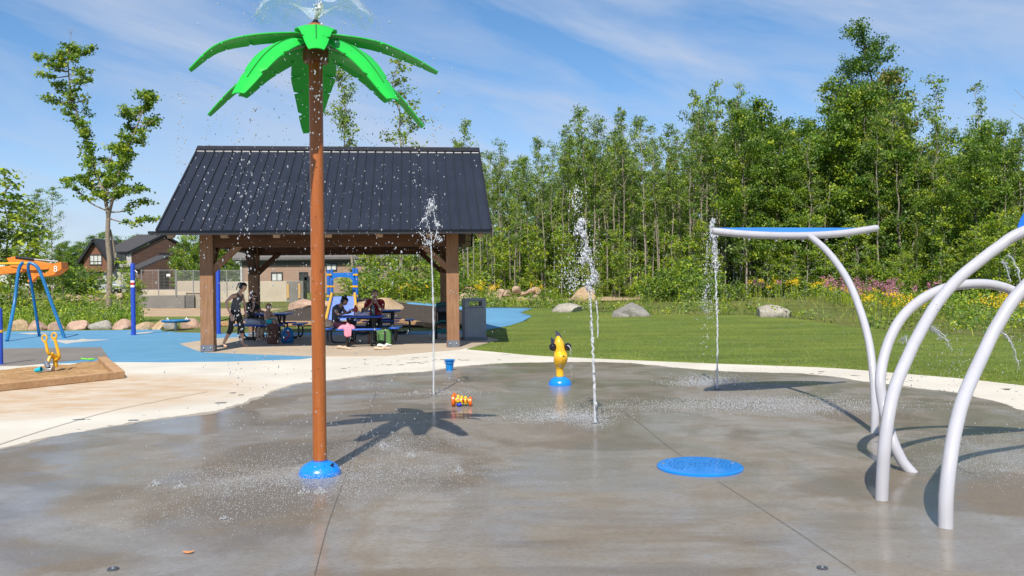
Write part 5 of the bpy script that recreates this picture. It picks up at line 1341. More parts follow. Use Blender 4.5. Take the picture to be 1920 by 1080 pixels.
cp_ = G(66, 698, .05); m = MB(); m.lathe([(.035, 0), (.05, .12), (.045, .12), (.03, .008), (.001, .008)], cp_ + Vector((0, 0, .03)), 20, M=Matrix.Rotation(1.35, 3, 'Y'), cap=False); m.lathe([(.035, .001), (.001, .001)], cp_ + Vector((0, 0, .03)), 20, M=Matrix.Rotation(1.35, 3, 'Y'), cap=False); tag(m.build('sand_cup', M_TURQ), 'turquoise toy cup lying on its side in the sand', 'cup')
sv = G(170, 673.5, .06); m = MB(); m.ball(sv, (.10, .06, .022), 2); m.tube([sv + Vector((-.08, 0, .0)), sv + Vector((-.22, .03, .012))], .016, 8); tag(m.build('sand_spade', M_GREENL), 'flat lime green toy spade lying in the sand pit', 'toy')
# ================================================================ posts, swing, spinner
def post(px, py, ytop, r, label, mat, sticker=False, ring=False, cap=True):
    b0 = G(px, py, .006); k_ = b0.y / FPX; h_ = (py - ytop) * k_
    root = thing('play_post', label, 'post', b0); m = MB(); m.lathe([(r, 0), (r, h_ - .03), (r * .9, h_ - .008), (r * .5, h_)], b0, 22); m.build('shaft', mat, root)
    m = MB(); m.lathe([(r * 1.5, .0), (r * 1.5, .012), (r * 1.02, .02)], b0, 22); m.build('foot_flange', mat, root)
    if sticker:
        for z0, z1, mt in ((.73, .76, M_WHITE), (.695, .73, M_RED), (.665, .695, M_WHITE)):
            m = MB(); V = []
            for z in (z0, z1):
                for k in range(9):
                    a = -PI * .5 - 1.1 + 2.2 * k / 8; V.append(b0 + Vector((math.cos(a) * (r + .003), math.sin(a) * (r + .003), z * h_)))
            m.add(V, [(k, k + 1, k + 10, k + 9) for k in range(8)]); m.build('sticker', mt, root)
        m = MB(); m.tube([b0 + Vector((r, 0, h_ * .90)), b0 + Vector((r + .08, 0, h_ * .87))], .02, 8); m.tube([b0 + Vector((r + .04, 0, h_ * .87)), b0 + Vector((r + .11, 0, h_ * .80))], .014, 8); m.build('bracket', M_STEEL, root)
    if ring:
        m = MB(); m.lathe([(r + .004, h_ * .56), (r + .012, h_ * .565), (r + .012, h_ * .60), (r + .004, h_ * .605)], b0, 22); m.build('ring', M_YEL, root)
    return root
post(250.5, 628, 493.5, .072, 'free-standing deep blue post with a red and white sticker', M_BLUED, sticker=True)
post(410, 626, 490, .072, 'deep blue post behind the left shelter post', M_BLUED)
post(1, 683, 577, .05, 'deep blue post with a yellow ring at the left edge beside the sand pit', M_BLUED, ring=True)
sw0 = G(66, 634, .006); sw = thing('swing_frame', 'blue splayed swing frame leg set under a yellow crossbar', 'swing frame', sw0)
L1, L2, L3 = G(13, 640, .006), G(74, 631, .006), G(121, 633.5, .006); yc = sw0.y
ap1, ap2 = P(44, 492, yc), P(54, 493, yc)
m = MB(); m.tube(spline([L1, P(26, 575, yc - .3), P(33, 520, yc - .05), P(37, 500, yc), ap1], 6), .052, 14); m.build('leg', M_TEALB, sw)
m = MB(); m.tube(spline([L2, P(60, 540, yc + .3), P(53, 505, yc + .05), ap2], 6), .045, 14); m.build('leg', M_TEALB, sw)
m = MB(); m.tube(spline([L3, P(96, 566, yc), P(80, 522, yc), P(70, 501, yc), P(60, 494, yc), ap2], 6), .052, 14); m.build('leg', M_TEALB, sw)
m = MB(); m.tube([P(64, 493.5, yc), P(0, 494.5, yc + .1), P(-180, 497, yc + .3)], .038, 14); m.build('crossbar', M_YEL, sw)
L4, L5 = G(-210, 645, .006), G(-150, 632, .006); apb = P(-172, 497, yc + .3)
for q in (L4, L5):
    m = MB(); m.tube([q, apb], .05, 12); m.build('leg', M_TEALB, sw)
m = MB()
for px in (-40, -75): m.tube([P(px, 496, yc + .15), P(px - 6, 610, yc + .15)], .012, 6)
m.box(P(-62, 611, yc + .15), (.5, .2, .04)); m.build('swing_seat', M_BLACK, sw)
sb = G(330, 620, .006); sp = thing('spinner_dish', 'flat round blue spinner dish on a short post at the stone edging', 'spinner', sb)
m = MB(); m.tube([sb, sb + Vector((0, 0, .34))], .05, 14); m.build('spindle', M_STEEL, sp)
m = MB(); m.lathe([(.12, .30), (.42, .30), (.485, .33), (.50, .365), (.48, .39), (.44, .385), (.36, .35), (.001, .335)], sb, 36); m.build('dish', M_TEALB, sp)
for e in (-.30, .38):
    m = MB(); m.tube(spline([sb + Vector((e - .03, 0, .37)), sb + Vector((e, 0, .46)), sb + Vector((e + .04, 0, .37))], 5), .016, 8); m.build('grip', M_WHITE, sp)
# ================================================================ embankment slide
yb = GT(640, 604.5).y - .1; yt = yb + 4.3
def HT(x, y): return H(x, y)
sl_c = P(640, 604, yb); sl_t = P(643, 556, yt)
slide = thing('slide', 'wide blue embankment slide with yellow rails under a blue arch', 'slide', Vector((sl_c.x, sl_c.y, H(sl_c.x, sl_c.y))))
wS = (P(667, 600, yb) - P(612, 600, yb)).length * .98; wT = wS * .97
bl_, br_ = P(611, 604, yb), P(669, 603, yb); tl_, tr_ = P(622, 556, yt), P(665, 555.5, yt)
m = MB(); nseg = 16; V = []
for i in range(nseg + 1):
    t_ = i / nseg
    for q in (bl_.lerp(tl_, t_), br_.lerp(tr_, t_)): V += [q, q - Vector((0, 0, .08))]
m.add(V, [(4 * i, 4 * i + 2, 4 * i + 6, 4 * i + 4) for i in range(nseg)] + [(4 * i + 1, 4 * i + 5, 4 * i + 7, 4 * i + 3) for i in range(nseg)] + [(0, 1, 3, 2)])
bed = m.build('slide_bed', simple('periwinkle_slide_bed', (.13, .22, .60), .3, .1), slide, smooth=0)
m = MB()
for i in range(1, 15):
    t_ = i / 15; m.beam(bl_.lerp(tl_, t_) + Vector((.04, 0, .012)), br_.lerp(tr_, t_) + Vector((-.04, 0, .012)), .035, .03)
m.build('rollers', simple('pale_roller', (.24, .34, .72), .3), bed)
for a, b2 in ((bl_, tl_), (br_, tr_)):
    m = MB(); m.tube([a + Vector((0, -.05, .03)), a.lerp(b2, .1) + Vector((0, 0, .10)), a.lerp(b2, .5) + Vector((0, 0, .10)), b2 + Vector((0, 0, .12))], .055, 10); m.build('side_rail', M_YEL, slide)
m = MB(); m.box((bl_ + br_) / 2 + Vector((0, -.03, .02)), ((br_ - bl_).length * 1.0, .12, .09)); m.build('front_lip', M_TEALB, slide, bevel=.01)
m = MB(); m.box((tl_ + tr_) / 2 + Vector((0, .5, -.03)), ((tr_ - tl_).length * 1.15, 1.0, .06)); m.build('deck', M_DGREY, slide)
for px, dy, y1_, y0_ in ((615.5, .15, 506, 568), (622, .9, 505, 562), (663, .9, 502.5, 560), (668.5, .15, 503, 568)):
    t0_ = P(px, y1_, yt + dy); zb = H(t0_.x, t0_.y) - .1; m = MB(); m.lathe([(.062, 0), (.062, t0_.z - zb - .05), (.05, t0_.z - zb)], Vector((t0_.x, t0_.y, zb)), 16); pp = m.build('arch_post', M_BLUEP, slide)
    for yy in (515, 537, 555):
        q = P(px, yy, yt + dy); m = MB(); m.lathe([(.075, -.04), (.075, .04)], q, 14); m.box(q + Vector((.09 if px < 640 else -.09, 0, 0)), (.1, .06, .06)); m.build('clamp', M_YEL, pp)
m = MB(); k_ = (yt + .2) / FPX
outl = [P(619, 512, yt + .2), P(665, 511, yt + .2), P(665, 535, yt + .2), P(662, 535, yt + .2), P(660, 526, yt + .2), P(655, 521, yt + .2), P(645, 519.5, yt + .2), P(634, 519.5, yt + .2), P(627, 521.5, yt + .2), P(623, 527, yt + .2), P(622, 536, yt + .2), P(619, 536, yt + .2)]
# arch panel as a strip of quads with thickness
up_ = [P(619 + 46 * i / 10, 512 - i * .1, yt + .2) for i in range(11)]
dn = [P(619, 536, yt + .2), P(622.5, 527, yt + .2), P(626.5, 522, yt + .2), P(632, 520, yt + .2), P(637, 519.5, yt + .2), P(642, 519.5, yt + .2), P(647, 519.6, yt + .2), P(652, 520, yt + .2), P(657.5, 522, yt + .2), P(661.5, 527, yt + .2), P(665, 535, yt + .2)]
V = [p for p in up_ + dn] + [p + Vector((0, .05, 0)) for p in up_ + dn]; Fq = []
for i in range(10): Fq += [(i, i + 11, i + 12, i + 1), (22 + i, 23 + i, 34 + i, 33 + i), (11 + i, 33 + i, 34 + i, 12 + i), (i, i + 1, 23 + i, 22 + i)]
m.add(V, Fq); m.build('arch_panel', M_BRIGHTB if False else simple('mid_blue_panel', (.008, .14, .50), .35), slide, smooth=0)
# timber curb of the mulch bed
cb_ = [GT(405, 610.5), GT(480, 610), GT(560, 610), GT(640, 610), GT(700, 605), GT(740, 604.5), GT(803, 613), GT(838, 615)]
cr = thing('mulch_curb', 'low timber curb along the front of the dark mulch bed', 'curb', cb_[2])
for i in range(len(cb_) - 1):
    m = MB(); m.beam(cb_[i] + Vector((0, 0, .07)), cb_[i + 1] + Vector((0, 0, .07)), .15, .17); m.build('sleeper', M_CURB, cr, bevel=.01)
# ================================================================ stones
ed = [(-30, 22, 'ST_TAN'), (30, 26, ST_TAN), (66, 19, ST_PINK), (103, 18, ST_PINK), (142.5, 26, ST_PINK), (185, 22, ST_WHITE), (226, 23, ST_PINK), (268, 22, ST_TAN), (297, 14, ST_TAN), (319, 17, ST_GREY), (355, 22, ST_PINK), (384, 12, ST_TAN)]
names = ['tan edging stone at the left picture edge', 'broad tan edging stone behind the first swing leg', 'low tan edging stone behind the second swing leg', 'pinkish edging stone right of the splayed swing leg', 'large sandy pink edging stone left of the white one', 'white edging stone, the palest of the row', 'pinkish edging stone right of the white one, before the blue post', 'tan edging stone just right of the blue post', 'small tan edging stone beside the spinner dish', 'grey edging stone under the spinner dish', 'pink edging stone at the right end by the shelter', 'small tan edging stone tucked beside the shelter post']
for i, ((px, wpx, mt), nm) in enumerate(zip(ed, names)):
    if isinstance(mt, str): mt = ST_TAN
    c = G(px, 620 - (px - 50) * .008); k_ = c.y / FPX; sx = wpx * k_
    hh = (20 if i not in (9,) else 16) * k_
    rock('edging_stone', nm, Vector((c.x, c.y + .15, -.04)), (sx * .98, .30, hh * 1.08), mt, 20 + i, 'stones edging the blue playground', rnd.uniform(-.15, .15), 'edging stone', .18, 6)
rk = [('flat-topped pale boulder on the lawn edge beyond the yellow fish', 1066, 585, 27, 21, ST_WHITE, 41, .14, 1), ('big angular grey boulder on the lawn edge', 1183, 594, 41, 38, ST_GREY, 52, .2, 9), ('small grey slab leaning on the big angular boulder', 1160, 595, 20, 18, ST_GREY, 77, .15, 8), ('rounded cream boulder at the lawn edge under the blue canopy', 1447, 594, 35, 27, ST_WHITE, 63, .15, 2),
      ('large tan boulder behind the flat pale boulder', 1102, 568, 29, 34, ST_TAN, 71, .18, 2), ('long flat boulder on the mound left of the terracotta pole', 570, 577, 36, 26, ST_PINK, 81, .24, 9), ('angular boulder on the mound just behind the terracotta pole', 600, 575, 20, 24, ST_PINK, 83, .22, 8), ('huge sandy boulder beside the slide behind the person in red', 700, 585, 62, 34, ST_TAN, 85, .22, 9)]
for nm, px, py, wpx, hpx, mt, sd_, rg, ct in rk:
    c = GT(px, py); k_ = c.y / FPX
    rock('boulder', nm, c + Vector((0, wpx * k_ * .35, -.06)), (wpx * k_ * 1.08, wpx * k_ * .85, hpx * k_ * .86), mt, sd_, None, 0, 'boulder', rg, ct, 4, [((-.55, -.3, .75), .50), ((.50, -.35, .8), .56), ((.1, -1, .35), .62), ((.9, 0, .35), .72), ((-.9, -.3, .1), .78)] if 'big angular grey boulder on' in nm else [] if ct < 4 else [((.3, -.6, .8), .6), ((-.5, -.2, .85), .62), ((.0, -1, .1), .7)])
r3 = random.Random(12)
rows_ = [(866 + i * 11.5 + r3.uniform(-4, 4), 566 + r3.uniform(-4, 5), r3.uniform(11, 21)) for i in range(14)] + [(870 + i * 14 + r3.uniform(-5, 5), 551 + r3.uniform(-4, 4), r3.uniform(8, 17)) for i in range(11)] + [(1130 + i * 30 + r3.uniform(-9, 9), 560 + r3.uniform(-4, 3), r3.uniform(5, 9)) for i in range(6)]
for i, (px, py, wpx) in enumerate(rows_):
    c = P(px, py, 44.5 if py > 558 else 46.0) if px < 1025 else GT(px, py); c.z = c.z + .04; k_ = c.y / FPX
    rock('heap_stone', 'sandy stone in the low heap of rocks along the front of the wood', c + Vector((0, 0, -.05)), (wpx * k_, wpx * k_ * .8, wpx * k_ * r3.uniform(.7, 1.1)), r3.choice((ST_TAN, ST_SAND, ST_PINK, ST_SAND)), 100 + i, 'stones heaped before the wood', r3.uniform(0, 3), 'stone', .25, 6)
for i in range(10):
    px = 118 + i * 11 + r3.uniform(-4, 4); py = 557 - r3.uniform(0, 9); c = GT(px, py); c = Vector(((px - 960) / FPX * 66, 66 + r3.uniform(-1, 1), 0)); c.z = H(c.x, c.y); k_ = 66 / FPX; wpx = r3.uniform(7, 12)
    rock('heap_stone', 'tan stone in the heap of rocks in front of the brown house', c + Vector((0, 0, .15 + r3.uniform(0, .3))), (wpx * k_, wpx * k_ * .8, wpx * k_ * .9), r3.choice((ST_TAN, ST_SAND, ST_PINK)), 140 + i, 'stones heaped before the brown house', r3.uniform(0, 3), 'stone', .25, 6)
# ================================================================ far buildings
def siding(name, a, b, n_=5.2, vert=False):
    t = NT(name); v = t.coord('Object'); sx = t.n('SeparateXYZ'); t.l(v, sx.inputs[0])
    fr = t.math('FRACT', t.math('MULTIPLY', sx.outputs[0 if vert else 2], n_))
    f = t.noise(t.coord('Object', (.4, .4, 5)), 1.5, 4)
    col = t.ramp(f, [(.3, a), (.7, b)]); ln = t.ramp(fr, [(.0, 1), (.12, 0)])
    t.pbsdf(t.mix(t.math('MULTIPLY', ln, .55), col, [x * .4 for x in a]), .7, Normal=t.bump(fr, .4, .03)); return t.mat
def shingle(name, a, b):
    t = NT(name); v = t.coord('Object', (1, 1, 1)); f = t.noise(t.coord('Object', (2.5, 2.5, 9)), 2.2, 6, .7)
    t.pbsdf(t.ramp(f, [(.3, a), (.7, b)]), .9, Normal=t.bump(f, .4, .04), Specular_IOR_Level=.2); return t.mat
M_SIDB = siding('brown_board', (.15, .062, .035), (.21, .09, .052)); M_SIDD = siding('dark_brown_board', (.095, .050, .036), (.145, .078, .055)); M_SIDT = siding('tan_clapboard', (.30, .195, .145), (.36, .245, .185))
M_SHD = shingle('dark_shingle', (.040, .040, .044), (.075, .074, .080)); M_SHG = shingle('grey_shingle', (.105, .10, .098), (.17, .165, .16))
M_TRMG = simple('dark_grey_trim', (.075, .075, .078), .6); M_STONEW = stone_mat('pale_wall_stone', (.34, .32, .30), (.48, .46, .43), (.58, .56, .52))
M_GLASS = simple('window_glass', (.05, .06, .06), .06); M_CURT = simple('white_blind', (.50, .52, .50), .6); M_FRM = simple('black_window_frame', (.03, .032, .035), .5)
M_CONCW = concrete_mat('cast_concrete', (.40, .345, .265), (.50, .44, .35)); M_CONCG = concrete_mat('dark_membrane', (.16, .155, .145), (.22, .21, .195))
def window(root, c, w_, h_, ax=(1, 0, 0), mull=2, rail=False, glass=None, name='window'):
    """c centre on the wall plane, facing the camera (-Y) unless ax given"""
    X = Vector(ax); N = Vector((X.y, -X.x, 0)); Z = Vector((0, 0, 1)); M3 = Matrix((X, -N, Z)).transposed(); c = Vector(c)
    m = MB(); t_ = .09
    for s_ in (-1, 1): m.box(c + X * (s_ * (w_ / 2)) + N * .05, (t_, .12, h_ + t_), M3); m.box(c + Z * (s_ * (h_ / 2)) + N * .05, (w_ - t_, .12, t_), M3)
    for i in range(1, mull): m.box(c + X * (-w_ / 2 + w_ * i / mull) + N * .045, (.06, .10, h_ - t_), M3)
    if rail: m.box(c - Z * (h_ * .18) + N * .042, (w_ - t_, .09, .07), M3)
    f = m.build(name, M_FRM, root)
    m = MB(); m.box(c + N * .015, (w_ - .04, .05, h_ - .04), M3); m.build('pane', glass or M_GLASS, f)
def gable_roof(root, name, ridge_a, ridge_b, eave_dir, run, rise, mat, th=.22, trim=None):
    ra, rb = Vector(ridge_a), Vector(ridge_b); ed_ = Vector(eave_dir).normalized(); m = MB()
    for s_ in (-1, 1):
        ea, eb = ra + ed_ * (s_ * run) - Vector((0, 0, rise)), rb + ed_ * (s_ * run) - Vector((0, 0, rise)); up_v = Vector((0, 0, th))
        V = [ra, rb, eb, ea]; V = V + [v + up_v for v in V]
        m.add(V, [(0, 1, 2, 3), (4, 7, 6, 5), (0, 4, 5, 1), (1, 5, 6, 2), (2, 6, 7, 3), (3, 7, 4, 0)])
    r_o = m.build(name, mat, root, smooth=0)
    if trim:
        m = MB()
        for q, o_ in ((ra, -1), (rb, 1)):
            dl = (rb - ra).normalized() * (o_ * .05)
            for s_ in (-1, 1): m.beam(q + dl + Vector((0, 0, .08)), q + dl + ed_ * (s_ * run) - Vector((0, 0, rise - .08)), .08, .32, up=(0, 0, 1))
        for s_ in (-1, 1): m.beam(ra + ed_ * (s_ * (run + .03)) - Vector((0, 0, rise - .06)), rb + ed_ * (s_ * (run + .03)) - Vector((0, 0, rise - .06)), .08, .26)
        m.build('trim', trim, r_o, smooth=0)
    return r_o
# ---- brown house, 118 m away
YH = 118.0; hz = H(-60, YH); Q = lambda px, py, dy=0: P(px, py, YH + dy)
hb_ = Q(228, 548); hb_.z = hz
house = thing('house', 'two-storey brown house with steep front gable and dark shingled roof', 'house', hb_)
def wallbox(root, name, x0, x1, y0, y1, z0, z1, mat):
    m = MB(); m.box(((x0 + x1) / 2, (y0 + y1) / 2, (z0 + z1) / 2), (x1 - x0, y1 - y0, z1 - z0)); return m.build(name, mat, root, smooth=0)
xg0, xg1 = Q(157, 500).x, Q(201, 500).x; zg = Q(180, 452).z; ze = Q(180, 484).z; z2 = Q(180, 509).z
xm1 = Q(233, 480).x; xr1 = Q(300, 480).x; zm = Q(230, 472).z; zr = Q(230, 441).z
# front gable block (bay), main block
wallbox(house, 'lower_wall', xg0 + .2, xg1 - .1, YH + .5, YH + 5, hz - .3, z2, M_STONEW)
m = MB(); m.add([Vector((xg0, YH, z2)), Vector((xg1, YH, z2)), Vector((xg1, YH, ze)), Vector(((xg0 + xg1) / 2, YH, zg)), Vector((xg0, YH, ze))] + [Vector((xg0, YH + 5, z2)), Vector((xg1, YH + 5, z2)), Vector((xg1, YH + 5, ze)), Vector(((xg0 + xg1) / 2, YH + 5, zg)), Vector((xg0, YH + 5, ze))], [(0, 1, 2, 3, 4), (9, 8, 7, 6, 5), (0, 5, 6, 1), (1, 6, 7, 2), (4, 9, 5, 0)])
m.build('gable_wall', M_SIDB, house, smooth=0)
xc = (xg0 + xg1) / 2; run = (xg1 - xg0) / 2 + .55; rise = (zg - ze) / ((xg1 - xg0) / 2) * run
gable_roof(house, 'gable_roof', (xc, YH - .5, zg + .12), (xc, YH + 6, zg + .12), (1, 0, 0), run, rise, M_SHD, .25, M_TRIM)
window(house, ((Q(169, 490).x + Q(191, 490).x) / 2, YH, Q(180, 487).z), Q(191, 487).x - Q(169, 487).x, Q(180, 478).z - Q(180, 496).z, mull=3, rail=True, glass=M_CURT)
window(house, (Q(172.5, 525).x, YH + .5, Q(180, 521).z), .72, Q(180, 511).z - Q(180, 531).z, mull=1)
window(house, (Q(183.5, 525).x, YH + .5, Q(180, 521).z), .85, Q(180, 511).z - Q(180, 531).z, mull=1, glass=M_SIDD, name='door')
window(house, (xc, YH, Q(180, 459).z), .28, .35, mull=1, name='gable_vent')
wallbox(house, 'front_wall', xg1 - .2, xm1, YH + 2.2, YH + 10, hz - .3, zm, M_STONEW)
window(house, (Q(214, 480).x, YH + 2.2, Q(210, 482).z), 1.3, 1.5, mull=2)
wallbox(house, 'porch_wall', xg1 + .1, xm1 + .3, YH + 1.2, YH + 2.1, hz - .3, Q(210, 503).z, M_STONEW)
m = MB(); m.box(((xg1 + xm1) / 2 + .2, YH + 1.5, Q(210, 502).z), (xm1 - xg1 + .8, 1.4, .2)); m.build('porch_roof', M_TRIM, house)
# right gabled side wall seen obliquely
yA, yB = YH + 2.2, YH + 10; 
gw = [(Q(233.5, 510), YH + 2.3), (Q(300, 510), YH + 8)]
x0, x1 = xm1, xr1; ym0, ym1 = YH + 2.25, YH + 9
def on(t_, z): return Vector((x0 + (x1 - x0) * t_, ym0 + (ym1 - ym0) * t_, z))
pk = .60
m = MB(); fr = [on(0, hz - .3), on(1, hz - .3), on(1, Q(300, 466, 7).z), on(pk, Q(275, 444, 5).z), on(0, zm)]
m.add(fr + [p + Vector((-6, 5, 0)) for p in fr], [(0, 1, 2, 3, 4), (0, 5, 6, 1), (1, 6, 7, 2)]); m.build('side_wall', M_SIDD, house, smooth=0)
pkv = on(pk, Q(275, 444, 5).z + .25); ev0 = on(-.06, zm - .12); ev1 = on(1.06, Q(301, 468, 7).z)
Ld = Vector((xg0 - x0 + 1.2, 1.2, 0))
m = MB(); V = [ev0, pkv, pkv + Ld, ev0 + Ld]; m.add(V + [v + Vector((0, 0, .22)) for v in V], [(0, 1, 2, 3), (4, 7, 6, 5), (0, 4, 5, 1), (1, 5, 6, 2), (2, 6, 7, 3), (3, 7, 4, 0)])
V = [ev1, pkv, pkv + Ld, ev1 + Ld]; m.add(V + [v + Vector((0, 0, .22)) for v in V], [(0, 3, 2, 1), (4, 5, 6, 7), (0, 1, 5, 4), (1, 2, 6, 5), (2, 3, 7, 6), (3, 0, 4, 7)]); mr = m.build('main_roof', M_SHD, house, smooth=0)
m = MB(); m.beam(ev0 + Vector((.1, -.08, .1)), pkv + Vector((.1, -.08, .1)), .1, .3); m.beam(ev1 + Vector((.1, -.08, .1)), pkv + Vector((.1, -.08, .1)), .1, .3); m.beam(ev0 + Vector((0, -.05, .1)), ev0 + Ld * .55 + Vector((0, -.05, .1)), .1, .26); m.build('trim', M_TRIM, mr)
m = MB(); m.box(pkv + Ld * .45 + Vector((0, 0, .45)), (.9, .7, .4)); m.build('chimney_cap', M_TRIM, mr)
dW = (on(1, 0) - on(0, 0)).normalized()
window(house, on(.60, Q(270, 478, 4).z), 1.5, .55, ax=dW, mull=2)
# lean-to garage
x0g, x1g = Q(250, 520).x, Q(300, 520).x; zE = Q(260, 505).z; zT = Q(285, 480).z
m = MB(); V = [Vector((x0g - .3, YH - .6, zE)), Vector((Q(268, 500).x, YH - .8, zE)), Vector((x1g + .2, YH + 3, zT)), Vector((Q(277, 480).x, YH + 3.2, zT))]
m.add(V + [v + Vector((0, 0, .2)) for v in V], [(0, 3, 2, 1), (4, 5, 6, 7), (0, 1, 5, 4), (1, 2, 6, 5), (2, 3, 7, 6), (3, 0, 4, 7)]); m.build('garage_roof', M_SHD, house, smooth=0)
wallbox(house, 'garage_wall', x0g, x1g, YH - .2, YH + 3, hz - .3, zE - .02, M_SIDD)
m = MB(); m.box((Q(254, 530).x, YH - .6, hz + .9), (.7, .6, 2.3)); m.box((Q(166, 530).x, YH + .2, hz + .9), (.6, .7, 2.3)); m.build('stone_pillars', M_STONEW, house, bevel=.03)
# ---- clapboard lodge
YL = 84.0; Q = lambda px, py, dy=0: P(px, py, YL + dy); lz = H(-20, YL) + .0
lb = Q(600, 556); lb.z = lz; lodge = thing('lodge', 'long tan clapboard building with grey shingle roof seen under the shelter', 'building', lb)
x0, x1 = Q(453, 520).x, Q(830, 520).x; zE = Q(600, 486.5).z
wallbox(lodge, 'wall', x0, x1, YL, YL + 9, lz - .4, zE, M_SIDT)
m = MB(); m.box(((x0 + x1) / 2, YL - .02, zE - .26), (x1 - x0 + .04, .06, .52)); m.box(((x0 + x1) / 2, YL - .5, zE + .02), (x1 - x0 + 1.2, .08, .22)); m.build('fascia', M_TRMG, lodge)
m = MB(); m.box((x0 - .02, YL - .03, (lz + zE) / 2), (.16, .1, zE - lz)); m.build('corner_board', M_CURT, lodge)
gable_roof(lodge, 'roof', (x0 - .7, YL + 4.5, zE + 3.4), (x1 + .7, YL + 4.5, zE + 3.4), (0, 1, 0), 5.1, 3.4, M_SHG, .22)
for px, py, w_, h_, mu, gl, nm in ((519.5, 519, 1.05, .82, 2, M_CURT, 'window'), (569.5, 519, .80, .85, 2, M_GLASS, 'window'), (621.5, 500.5, 1.0, .65, 2, M_CURT, 'window'), (575, 537, .5, 1.9, 1, M_GLASS, 'door'), (700, 519, 1.05, .82, 2, M_GLASS, 'window'), (770, 519, 1.05, .82, 2, M_GLASS, 'window')):
    window(lodge, Vector((Q(px, py).x, YL, Q(px, py).z)), w_, h_, mull=mu, glass=gl, name=nm)
# ---- retaining walls, fence
YW = 68.0; Q = lambda px, py, dy=0: P(px, py, YW + dy); wz = H(-22, YW)
wl = Q(480, 556); wl.z = wz; rw = thing('retaining_wall', 'low cast concrete wall in front of the tan building', 'wall', wl)
m = MB(); xa, xb = Q(402, 540).x, Q(562, 540).x; m.box(((xa + xb) / 2, YW, (Q(480, 527.5).z + wz - .4) / 2), (xb - xa, .35, Q(480, 527.5).z - wz + .4)); m.build('panel', M_CONCW, rw, bevel=.02)
m = MB(); xc_ = Q(546, 540).x; xd = Q(577, 540).x; m.box(((xc_ + xd) / 2, YW - .85, (Q(560, 527).z + wz - .5) / 2), (xd - xc_, 1.2, Q(560, 527).z - wz + .5)); m.build('end_block', M_CONCG, rw, bevel=.02)
m = MB()
for px in (549, 570): m.box((Q(px, 540).x, YW - 1.48, wz + .8), (.16, .06, 1.15))
m.build('formwork_boards', simple('pine_board', (.50, .30, .10), .7), rw)
YX = 60.0; Q = lambda px, py, dy=0: P(px, py, YX + dy); wz = H(-26, YX)
wl = Q(320, 565); wl.z = wz; rw2 = thing('foundation_wall', 'stepped pale concrete foundation wall behind the wire fence', 'wall', wl)
m = MB(); 
for pa, pb2, pt in ((268, 331, 544), (331, 381, 527)):
    xa, xb = Q(pa, 540).x, Q(pb2, 540).x; zt_ = Q(pa, pt).z; m.box(((xa + xb) / 2, YX, (zt_ + wz - .4) / 2), (xb - xa - .01, .4, zt_ - wz + .4))
m.build('panel', M_CONCW, rw2, bevel=.02)
m = MB(); xa, xb = Q(266, 560).x, Q(368, 560).x; zt_ = Q(300, 554).z; m.box(((xa + xb) / 2, YX - .35, (zt_ + wz - .4) / 2), (xb - xa, .2, zt_ - wz + .4)); m.build('membrane', M_CONCG, rw2)
M_WIRE = simple('fence_wire', (.30, .31, .31), .5, Metallic=.5)
TW = .009
def wire_fence(label, pa, pb2, ptop, pbot, Y, bays, nh, nvv, tagm=None):
    Qf = lambda px, py: P(px, py, Y); root = thing('wire_fence', label, 'fence', Vector((Qf((pa + pb2) / 2, pbot).x, Y, H(Qf(pa, pbot).x, Y))))
    zt_, zb_ = Qf(pa, ptop).z, Qf(pa, pbot).z; xa, xb = Qf(pa, 0).x, Qf(pb2, 0).x
    for i in range(bays + 1):
        x = xa + (xb - xa) * i / bays; m = MB(); m.tube([(x, Y, zb_ - .5), (x, Y, zt_ + .05)], .035, 8); m.build('fence_post', M_WIRE, root)
    m = MB()
    for k in range(nh + 1): z = zb_ + (zt_ - zb_) * k / nh; m.beam((xa, Y, z), (xb, Y, z), TW if 0 < k < nh else .035, TW if 0 < k < nh else .035)
    for k in range(nvv * bays + 1): x = xa + (xb - xa) * k / (nvv * bays); m.beam((x, Y, zb_), (x, Y, zt_), TW * .8, TW * .8, up=(0, 1, 0))
    m.build('wire_panel', M_WIRE, root)
    if tagm: m = MB(); q = Qf(*tagm); m.box(q + Vector((0, -.03, 0)), (.25, .01, .16)); m.build('notice_plate', M_WHITE, root)
wire_fence('grey wire site fence with a small white plate before the brown house', 258, 322, 507, 543, 57.0, 2, 13, 3, (316, 516))
wire_fence('finer wire site fence behind the left shelter posts', 324, 450, 508, 545, 58.5, 4, 16, 22)
# ---- parked car by the house, dark shed, excavator
YC = 104.0; Q = lambda px, py, dy=0: P(px, py, YC + dy); cz = H(-55, YC); cc = Q(193, 548); cc.z = cz
car = thing('parked_pickup', 'pale grey pickup parked in front of the brown house', 'pickup', cc)
M_CARP = simple('pale_grey_car_paint', (.36, .38, .40), .25, Coat_Weight=.6)
side = [(-2.5, .45), (-2.5, 1.02), (-1.0, 1.06), (-.55, 1.72), (.75, 1.76), (1.25, 1.12), (2.45, 1.0), (2.6, .72), (2.55, .45)]
m = MB(); m.poly_prism([cc + Vector((x, -.92, z)) for x, z in side], (0, 1.84, 0)); m.build('body', M_CARP, car, bevel=.06)
for x in (-1.6, 1.6):
    for y in (-.84, .84):
        m = MB(); m.lathe([(.20, -.12), (.36, -.12), (.36, .12), (.20, .12)], cc + Vector((x, y, .36)), 20, M=Matrix.Rotation(PI / 2, 3, 'X')); wv = m.build('wheel', M_BLACK, car); m = MB(); m.lathe([(.001, -.125), (.2, -.125), (.2, .125), (.001, .125)], cc + Vector((x, y, .36)), 16, M=Matrix.Rotation(PI / 2, 3, 'X')); m.build('rim', M_STEEL, wv)
m = MB(); m.poly_prism([cc + Vector((x, -.93, z)) for x, z in ((-.62, 1.14), (-.38, 1.62), (.66, 1.66), (1.02, 1.16))], (0, .012, 0)); m.build('side_window', M_GLASS, car)
